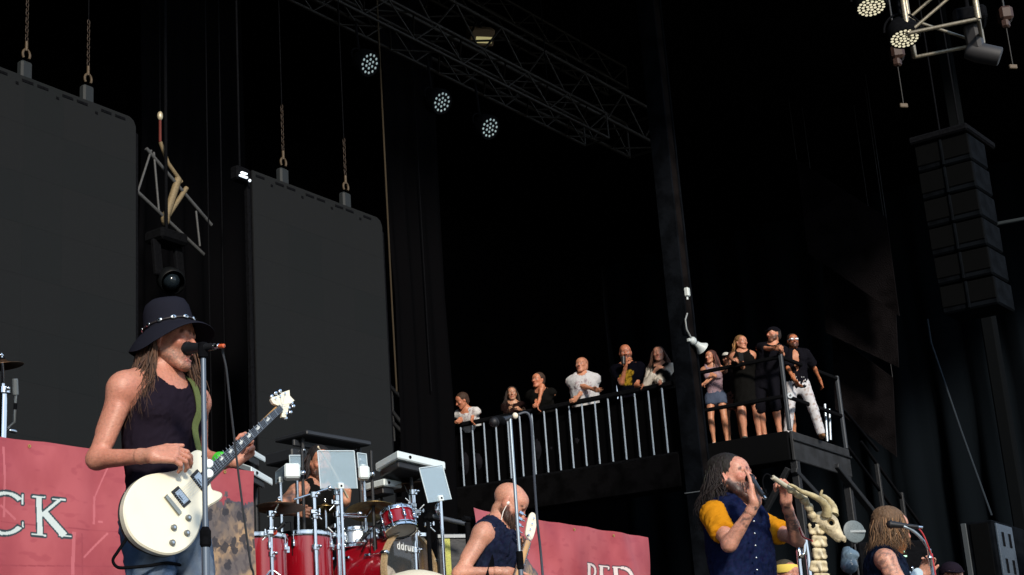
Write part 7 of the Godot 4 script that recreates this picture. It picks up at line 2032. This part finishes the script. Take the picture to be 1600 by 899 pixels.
# ---------------------------------------------------------------- people looking on
func spectators():
	var toward := Vector3(-1, 0, 0.25)
	var rail := RAILX
	var g1n := "people leaning on the walkway rail"
	var on_rail := func(px, py): return WX(px, py, rail - 0.02)
	var stand := func(px, y): # floor point behind the rail under a pixel column at height y px
		var p := WX(px, y, rail + 0.32); return Vector3(p.x, deck_y, p.z)
	var printed := func(px, py, r):
		var o := WX(px, py, rail + 0.15)
		return func(p: Vector3, n: Vector3, c: Color) -> Color:
			var d := Vector2((p.z - o.z) * 0.8, p.y - o.y).length()
			if d > r or p.x > o.x + 0.06: return c
			var g := nz.get_noise_3dv(Vector3(p.x * 200, p.y * 520, p.z * 420)); var g2 := nz.get_noise_3dv(p * 130.0)
			return c.lerp(Color(0.14, 0.10, 0.20).lerp(Color(0.25, 0.06, 0.08), clampf(0.5 + g2 * 2.0, 0, 1)), clampf((g - 0.02) * 4.0, 0.0, 0.6) * smoothstep(r, r * 0.7, d))
	var low := {"cell": 0.024, "hcell": 0.0115, "hand_cell": 0.0105, "ccell": 0.022, "lcell": 0.026}
	var P := func(d: Dictionary):
		d.merge(low); d["group"] = d.get("group", g1n)
		person(d)
	var orange := srgb(206, 136, 104)
	P.call({"label": "man in white T-shirt bent far over the walkway rail", "base": stand.call(742, 640), "H": 1.74, "hip": 0.84, "face": Vector3(-1, 0, 0.1), "lean": 0.62, "skin": orange, "gaze": Vector3(-0.7, -0.35, -0.5), "wr": on_rail.call(738, 655), "wl": on_rail.call(722, 655), "hintR": Vector3(0, -0.2, 1), "hintL": Vector3(0, -0.2, -1),
		"top": {"c": srgb(222, 222, 224), "sleeve": 0.7, "tint": printed.call(742, 648, 0.1)}, "bottom": {"c": srgb(30, 30, 36)}, "hair": {"c": srgb(70, 48, 36), "cuty": -0.035}})
	P.call({"label": "dark-haired woman in black behind the walkway rail", "female": true, "base": stand.call(802, 630), "H": 1.56, "face": Vector3(-1, 0, 0.5), "lean": 0.12, "skin": srgb(196, 146, 118), "gaze": Vector3(-1, -0.1, 0.7), "wl": on_rail.call(812, 640), "wr": on_rail.call(795, 642),
		"top": {"c": srgb(34, 26, 26), "sleeve": 0.4}, "bottom": {"c": srgb(28, 28, 32)}, "hair": {"c": srgb(34, 24, 22), "strands": [{"n": 60, "len": 0.3, "w": 0.01, "from": 80.0, "to": 280.0}]}})
	P.call({"label": "man in dark shirt resting tattooed forearms on the walkway rail", "base": stand.call(852, 620), "H": 1.74, "hip": 0.88, "face": toward, "lean": 0.42, "skin": orange, "gaze": Vector3(-0.9, 0.05, -0.1), "wr": on_rail.call(842, 628), "wl": on_rail.call(838, 629), "hintR": Vector3(-0.3, 0, 1), "hintL": Vector3(0, 0, -1),
		"top": {"c": srgb(24, 24, 28), "sleeve": 0.6}, "bottom": {"c": srgb(30, 30, 36)}, "hair": {"c": srgb(64, 44, 34), "cuty": -0.035}})
	P.call({"label": "heavyset man with cropped hair in white printed T-shirt", "base": stand.call(913, 600), "H": 1.78, "face": Vector3(-1, 0, 0.35), "lean": 0.10, "mass": 1.2, "skin": srgb(208, 146, 116), "gaze": Vector3(-0.9, 0.1, 0.15), "wr": on_rail.call(938, 612), "wl": on_rail.call(901, 622), "hintR": Vector3(0, -0.6, 1), "hintL": Vector3(0, -0.6, -1),
		"top": {"c": srgb(216, 218, 224), "sleeve": 0.75, "th": 0.02, "tint": printed.call(913, 606, 0.15)}, "bottom": {"c": srgb(36, 36, 40)}, "hair": {"c": srgb(190, 128, 100), "cuty": -0.02, "rough": 0.001}})
	var gold := func(p: Vector3, n: Vector3, c: Color) -> Color:
		var o: Vector3 = WX(980, 590, rail + 0.16)
		var d := Vector2(p.z - o.z, p.y - o.y).length()
		if d > 0.115 or p.x > o.x + 0.06: return c
		var g := nz.get_noise_3dv(p * 320.0)
		return Color(0.46, 0.29, 0.03).lerp(Color(0.10, 0.07, 0.01), clampf(g * 3.0 + 0.25, 0, 1))
	P.call({"label": "bald man in black shirt with golden emblem drinking from a cup", "base": stand.call(983, 600), "H": 1.84, "face": Vector3(-1, 0, 0.3), "lean": 0.04, "skin": srgb(204, 132, 100), "gaze": Vector3(-0.8, -0.15, 0.5), "wr": WX(978, 572, rail + 0.08), "wl": WX(1003, 605, rail + 0.1), "hintR": Vector3(0.2, -1, -0.4), "hintL": Vector3(0, -1, -0.5),
		"handR": {"dir": Vector3(-0.2, 0.8, 0.3), "back": Vector3(-0.6, 0.3, -0.5), "side": Vector3(0, 1, 0.2), "curl": [0.6, 0.65, 0.7, 0.7]}, "beard": srgb(88, 60, 46), "top": {"c": srgb(20, 20, 22), "sleeve": 0.7, "tint": gold}, "bottom": {"c": srgb(28, 28, 32)}})
	var cupp := WX(974, 562, rail + 0.02)
	tag(put("drink_cup", MB.new().lathe(cupp, Vector3(0.1, 1, 0), [Vector2(0.03, -0.07), Vector2(0.036, 0.04), Vector2(0.032, 0.04), Vector2(0.027, -0.065)], 16), mat("cup_black", srgb(40, 40, 44), 0.4)), "dark cup at the bald man's mouth on the walkway", "cup")
	P.call({"label": "woman partly hidden behind the one in white sleeves", "female": true, "base": stand.call(1020, 590) + Vector3(0.35, 0, 0), "H": 1.70, "face": Vector3(-1, 0, 0.3), "skin": srgb(190, 136, 112), "gaze": Vector3(-1, 0, 0.4), "top": {"c": srgb(26, 24, 28), "sleeve": 1.6}, "bottom": {"c": srgb(28, 28, 32)}, "hair": {"c": srgb(60, 40, 32), "strands": [{"n": 50, "len": 0.28, "w": 0.01, "from": 80.0, "to": 280.0}]}})
	P.call({"label": "long-haired woman in white sleeves at the walkway's column end", "female": true, "base": stand.call(1035, 590), "H": 1.70, "face": Vector3(-1, 0, 0.2), "lean": 0.08, "skin": srgb(204, 148, 124), "gaze": Vector3(-1, 0.05, 0.4), "wr": WX(1024, 578, rail + 0.1), "wl": on_rail.call(1032, 597), "hintR": Vector3(-0.2, -1, -0.5), "hintL": Vector3(0, -0.6, -1),
		"handR": {"dir": Vector3(-0.2, 0.3, 0.9), "curl": [0.4, 0.4, 0.5, 0.5]}, "top": {"c": srgb(28, 26, 28), "sc": srgb(228, 220, 208), "sleeve": 1.8}, "bottom": {"c": srgb(28, 28, 32)}, "hair": {"c": srgb(62, 40, 30), "strands": [{"n": 70, "len": 0.34, "w": 0.01, "from": 70.0, "to": 290.0}]}})
	# ---- five on the far platform
	var g2n := "people standing on the far platform"
	var px := plat_c.x; var pz := plat_c.z
	var at := func(pxx, pyy, dx): # feet on the platform, dx behind its stage-side edge
		var q := WX(pxx, pyy, px + dx); return Vector3(q.x, plat_y, q.z)
	P.call({"group": g2n, "label": "woman in mauve top and denim shorts leaning on the far platform's rail", "female": true, "base": at.call(1126, 690, 0.35), "H": 1.60, "face": Vector3(-1, 0, 0.4), "lean": 0.22, "skin": srgb(206, 146, 116), "gaze": Vector3(-0.9, 0.0, -0.2), "wr": WX(1104, 598, px - 0.02), "wl": WX(1097, 602, px - 0.02), "hintR": Vector3(0, -0.5, 1), "hintL": Vector3(0, -0.5, -1),
		"top": {"c": srgb(176, 150, 162), "sleeve": 0.0, "hem": 0.16, "called": "sleeveless_top"}, "bottom": {"c": srgb(84, 96, 120), "len": 0.35, "called": "shorts"}, "shoe": srgb(214, 212, 208), "hair": {"c": srgb(84, 50, 46), "strands": [{"n": 60, "len": 0.34, "w": 0.011, "from": 70.0, "to": 290.0}]}})
	P.call({"group": g2n, "label": "person in white-fronted cap filming, behind the mauve top", "base": at.call(1150, 690, 0.75), "H": 1.64, "face": Vector3(-1, 0, 0.5), "skin": srgb(204, 146, 116), "gaze": Vector3(-1, 0, 0.3), "wr": WX(1138, 560, px + 0.45), "hintR": Vector3(-0.2, -1, 0.2), "top": {"c": srgb(40, 34, 36), "sleeve": 0.4}, "bottom": {"c": srgb(120, 84, 78), "len": 0.5}, "hair": {"c": srgb(40, 30, 28)}})
	hat_cap(lastJ, srgb(210, 210, 206), srgb(40, 40, 48), "white-fronted baseball cap on the filming person's head")
	P.call({"group": g2n, "label": "fair-haired woman in black dress holding a phone", "female": true, "base": at.call(1175, 680, 0.3), "H": 1.74, "mass": 1.22, "face": Vector3(-1, 0, 0.5), "lean": 0.03, "skin": srgb(212, 150, 122), "gaze": Vector3(-0.45, 0, 0.9), "wr": WX(1160, 563, px + 0.0), "wl": WX(1154, 566, px - 0.02), "hintR": Vector3(0.1, -1, 0.6), "hintL": Vector3(0, -1, -0.6), "handR": {"dir": Vector3(-0.1, 0.2, -1), "back": Vector3(-1, 0, 0), "curl": [0.5, 0.5, 0.55, 0.6]},
		"top": {"c": srgb(22, 22, 26), "sleeve": 0.0, "hem": 0.02, "skirt": 0.36, "called": "dress"}, "shoe": srgb(52, 66, 64), "hair": {"c": srgb(140, 104, 66), "rough": 0.004, "strands": [{"n": 40, "len": 0.22, "w": 0.009, "from": 110.0, "to": 250.0}], "more": [[0, 0.01, -0.09, 0.05, 0.05, 0.04]]}})
	var ph := WX(1158, 558, px - 0.06)
	tag(put("phone", MB.new().box(ph, Vector3(0.012, 0.14, 0.07), 0.004, Basis(Vector3.UP, 0.3)), mats["gloss_black"]), "dark phone in the black-dressed woman's hands", "phone")
	P.call({"group": g2n, "label": "man in black cap and shirt bending toward the woman in black", "base": at.call(1207, 680, 0.4), "H": 1.84, "mass": 1.12, "face": Vector3(-1, 0, 0.2), "side": -0.32, "skin": srgb(206, 142, 112), "gaze": Vector3(-1, 0.1, -0.5), "headtilt": Vector3(0, 0, -0.3), "wr": WX(1216, 545, px - 0.05), "wl": WX(1222, 548, px - 0.02), "hintR": Vector3(0, -0.7, 1), "hintL": Vector3(0, -1, -0.4),
		"top": {"c": srgb(24, 26, 32), "sleeve": 0.6, "hem": 0.16}, "bottom": {"c": srgb(24, 25, 30), "len": 1.2, "called": "shorts"}, "hair": {"c": srgb(30, 26, 26)}, "beard": srgb(90, 62, 50)})
	hat_cap(lastJ, srgb(26, 26, 30), srgb(26, 26, 30), "black baseball cap on the bending man's head")
	P.call({"group": g2n, "label": "bare-armed person in dark shorts half hidden behind the black-capped man", "base": at.call(1232, 690, 1.0), "H": 1.66, "face": Vector3(-1, 0, 0.3), "lean": 0.1, "skin": srgb(204, 140, 104), "gaze": Vector3(-1, 0, 0.3), "wl": WX(1246, 600, px + 0.4), "hintL": Vector3(0.3, -1, 0.2), "top": {"c": srgb(34, 32, 36), "sleeve": 0.0, "called": "sleeveless_top"}, "bottom": {"c": srgb(30, 30, 34), "len": 0.6, "called": "shorts"}, "hair": {"c": srgb(44, 32, 28)}})
	var wh := func(p: Vector3, n: Vector3, c: Color) -> Color:
		var g := nz.get_noise_3dv(p * 160.0)
		return c.lerp(Color(0.35, 0.22, 0.17), clampf((g - 0.28) * 5.0, 0, 0.8))
	P.call({"group": g2n, "label": "man in open black shirt and white jeans at platform's front rail", "base": at.call(1258, 694, 0.75), "H": 1.72, "face": Vector3(-0.9, 0, 0.6), "lean": 0.06, "skin": srgb(188, 118, 82), "beard": srgb(60, 40, 32), "gaze": Vector3(-0.8, 0.05, 0.7), "wr": WX(1245, 600, px + 0.5), "wl": WZ(1288, 606, pz + 0.1), "hintR": Vector3(0, -1, 0), "hintL": Vector3(0.6, -0.8, 0.2), "footL": Vector3(0.15, 0, 0.1), "footR": Vector3(-0.1, 0, -0.1),
		"top": {"c": srgb(26, 26, 30), "sleeve": 0.8, "hem": 0.1, "th": 0.02, "neck": 0.062, "neckd": 0.46, "neckf": 0.13, "called": "open_shirt"}, "bottom": {"c": srgb(216, 218, 226), "called": "jeans", "tint": wh}, "shoe": srgb(126, 92, 62), "hair": {"c": srgb(40, 28, 24)}})
	var J := lastJ
	var hb: Basis = J.hb
	var gl := MB.new()
	for q in [-1.0, 1.0]: gl.ball(J.Hc + hb * Vector3(q * 0.034, 0.006, 0.094), Vector3(0.032, 0.022, 0.012), hb, 10)
	gl.tube([J.Hc + hb * Vector3(-0.075, 0.01, 0.0), J.Hc + hb * Vector3(-0.06, 0.012, 0.088), J.Hc + hb * Vector3(0.06, 0.012, 0.088), J.Hc + hb * Vector3(0.075, 0.01, 0.0)], 0.007, 6)
	tag(put("sunglasses", gl, mat("white_frames", srgb(200, 206, 214), 0.15, 0.4)), "pale mirrored sunglasses on the man in white jeans", "sunglasses")
	# ---- three half-hidden people beyond the vocalist, seen at the lower edge
	var g3n := "people standing low behind the vocalist"
	var far := func(pxx, pyy, d, top): var p := W(pxx, pyy, d); return drop(p)
	var b1 := drop(W(1226, 885, 13.6)); 
	P.call({"group": g3n, "label": "person with yellow bandana behind the bone microphone stand", "base": b1, "H": W(1226, 876, 13.6).y - FLOOR, "face": -FWH + RGT * 0.2, "skin": srgb(200, 142, 116), "gaze": -FWH + RGT * 0.3, "top": {"c": srgb(30, 30, 34), "sleeve": 0.5}, "bottom": {"c": srgb(30, 30, 34)}, "hair": {"c": srgb(74, 66, 50)}})
	var Jb := lastJ
	tag(put("bandana", MB.new().lathe(Jb.Hc + Jb.hb.y * 0.035, Jb.hb.y, [Vector2(0.09, -0.012), Vector2(0.096, 0.0), Vector2(0.094, 0.045), Vector2(0.088, 0.055)], 24, false, 1.12), mat("bandana_yellow", srgb(222, 196, 96), 0.8)), "yellow bandana round the half hidden person's forehead", "bandana")
	P.call({"group": g3n, "label": "brown-haired person low behind the long-haired guitarist's microphone", "base": drop(W(1412, 893, 13.6)), "H": W(1412, 882, 13.6).y - FLOOR, "face": -FWH, "skin": srgb(200, 150, 124), "gaze": -FWH, "top": {"c": srgb(30, 30, 34), "sleeve": 0.5}, "bottom": {"c": srgb(30, 30, 34)}, "hair": {"c": srgb(124, 98, 78), "strands": [{"n": 40, "len": 0.25, "w": 0.011, "from": 70.0, "to": 290.0}]}})
	P.call({"group": g3n, "label": "person in dark cap low beside the floor speaker stack", "base": drop(W(1486, 890, 13.6)), "H": W(1486, 880, 13.6).y - FLOOR, "face": -FWH - RGT * 0.3, "skin": srgb(196, 146, 124), "gaze": -FWH - RGT * 0.2, "top": {"c": srgb(30, 30, 34), "sleeve": 0.5}, "bottom": {"c": srgb(30, 30, 34)}, "hair": {"c": srgb(34, 30, 36)}})
	hat_cap(lastJ, srgb(34, 32, 40), srgb(34, 32, 40), "dark cap on the person beside the floor speakers")

func hat_cap(J: Dictionary, front: Color, back: Color, label: String):
	var hb: Basis = J.hb; var s: float = J.hs
	var o: Vector3 = J.Hc + hb * (Vector3(0, 0.048, -0.02) * s)
	var t := thing("baseball_cap", label, "cap", o)
	var mb := MB.new()
	net(mb, [ell(o, Vector3(0.088, 0.088, 0.104) * s, hb, 0.01, back), ell(o + hb * Vector3(0, 0.012, 0.06), Vector3(0.06, 0.055, 0.052) * s, hb, 0.02, front), ell(o + hb * Vector3(0, -0.085, 0.02), Vector3(0.14, 0.075, 0.16) * s, hb, 0.006, back, {"sub": true})], 0.009)
	put("crown", mb, vmat("cloth"), t)
	var pk := MB.new()
	net(pk, [ell(o + hb * Vector3(0, -0.004, 0.115), Vector3(0.07, 0.010, 0.075) * s, hb.rotated(hb.x, 0.2), 0.01, back)], 0.009)
	put("peak", pk, vmat("cloth"), t)

# ---------------------------------------------------------------- odds and ends
func small_things():
	# round grey disc on a thin stand and a bluish plastic hood, right of the skull
	var d := 11.6
	var c := W(1335, 831, d)
	var t := thing("round_disc", "round grey disc with a paler stripe on a thin stand", "disc", drop(c))
	put("disc", MB.new().lathe(c, -FWH + RGT * 0.1, [Vector2(0, 0.004), Vector2(0.07, 0.006), Vector2(0.08, 0.002), Vector2(0.08, -0.006), Vector2(0, -0.008)], 32, false), mat("disc_grey", srgb(104, 116, 120), 0.5, 0, "grain", "", 6.0), t)
	put("stripe", MB.new().box(c - FWH * 0.008, Vector3(0.15, 0.018, 0.006), 0.002, Basis(Vector3.UP, -deg_to_rad(YAW) - 0.1)), mat("stripe_pale", srgb(150, 160, 164), 0.5, 0, "grain", "", 9.0), t)
	put("stem", MB.new().cyl(c + FWH * 0.02, drop(c + FWH * 0.02), 0.008, 8), mats["steel_black"], t)
	stand_base(t, drop(c + FWH * 0.02))
	var h := W(1325, 868, d - 0.4)
	var t2 := thing("plastic_hood", "bluish grey glossy plastic hood below the round disc", "hood", drop(h))
	var mb := MB.new()
	net(mb, [cap(h + Vector3(0, 0.03, 0), h + Vector3(0, -0.07, 0), 0.03, 0.055, 0.03, srgb(86, 104, 120)), ell(h + RGT * 0.02, Vector3(0.06, 0.04, 0.05), Basis.IDENTITY, 0.02, srgb(96, 116, 132))], 0.008, 0.004, 30.0)
	put("cover", mb, vmat("hood_v", 0.15), t2)
	put("stem", MB.new().cyl(h, drop(h), 0.01, 8), mats["steel_black"], t2)
	stand_base(t2, drop(h))
	# small rack with green lights behind the long-haired guitarist's vest
	var r := W(1408, 866, 12.3)
	var t3 := thing("equipment_rack", "black equipment rack with small greenish lights", "rack", drop(r))
	var yaw := Basis(Vector3.UP, -deg_to_rad(YAW) - 0.25)
	put("cabinet", MB.new().box(drop(r, (r.y + 0.1 + FLOOR) / 2) + FWH * 0.2, Vector3(0.5, r.y + 0.1 - FLOOR, 0.4), 0.012, yaw), mats["matt_black"], t3)
	var gm := mat("green_light", srgb(190, 236, 208), 0.4); gm.emission_enabled = true; gm.emission = Color(0.6, 0.9, 0.72); gm.emission_energy_multiplier = 0.5
	put("display", MB.new().box(r + Vector3(0, -0.02, 0) - FWH * 0.012, Vector3(0.07, 0.012, 0.01), 0.002, yaw), gm, t3)
	for q in [-0.025, 0.02]: put("indicator", MB.new().ball(r + RGT * q + Vector3(0, 0.016, 0) - FWH * 0.012, Vector3(0.01, 0.007, 0.006), Basis.IDENTITY, 8), gm, t3)
	# pale rounded top at the lower edge, before the bass drum
	var q := W(650, 893, 9.3)
	var t4 := thing("round_stand", "cream white rounded top of a stand before the bass drum", "stand", drop(q))
	put("top", MB.new().lathe(q + Vector3(0, -0.10, 0), Vector3.UP, [Vector2(0, 0.105), Vector2(0.06, 0.101), Vector2(0.12, 0.085), Vector2(0.2, 0.05), Vector2(0.25, 0.015), Vector2(0.25, -0.02), Vector2(0, -0.03)], 40, false), mat("cream_top", srgb(244, 238, 214), 0.6, 0, "cloth", "cloth_n", 6.0, 0.3), t4)
	put("post", MB.new().cyl(drop(q) + Vector3(0, 0.02, 0), q + Vector3(0, -0.12, 0), 0.03, 12), mats["matt_black"], t4)
	stand_base(t4, drop(q))
	# chrome hoop stand by the bone stand
	var hs := W(1252, 880, 9.4)
	var t5 := thing("chrome_hoop", "bent chrome tube stand beside the vertebra column", "stand", drop(hs))
	put("tube", MB.new().tube(smooth([drop(W(1250, 899, 9.4)), W(1250, 885, 9.4), W(1251, 872, 9.4), W(1256, 866, 9.4), W(1262, 868, 9.4), drop(W(1262, 899, 9.4))]), 0.012, 10), mats["chrome"], t5)
	# little red lead near the vertebrae and a red clip on the short chrome stand
	tag(put("red_lead", MB.new().tube(smooth([W(1249, 825, 9.0), W(1254, 838, 9.0), W(1262, 843, 8.8), W(1270, 846, 8.56)]), 0.004, 6), mat("red_cable", srgb(170, 44, 50), 0.5)), "thin red lead hanging beside the bone stand", "cable")
	tag(put("red_clip", MB.new().ball(W(429, 832, 10.15), Vector3(0.016, 0.02, 0.016)).cyl(W(429, 832, 10.15), W(423, 832, 10.2), 0.006, 6), mat("clip_red", srgb(206, 70, 40), 0.5)), "small orange-red clip on the short chrome stand", "clip")
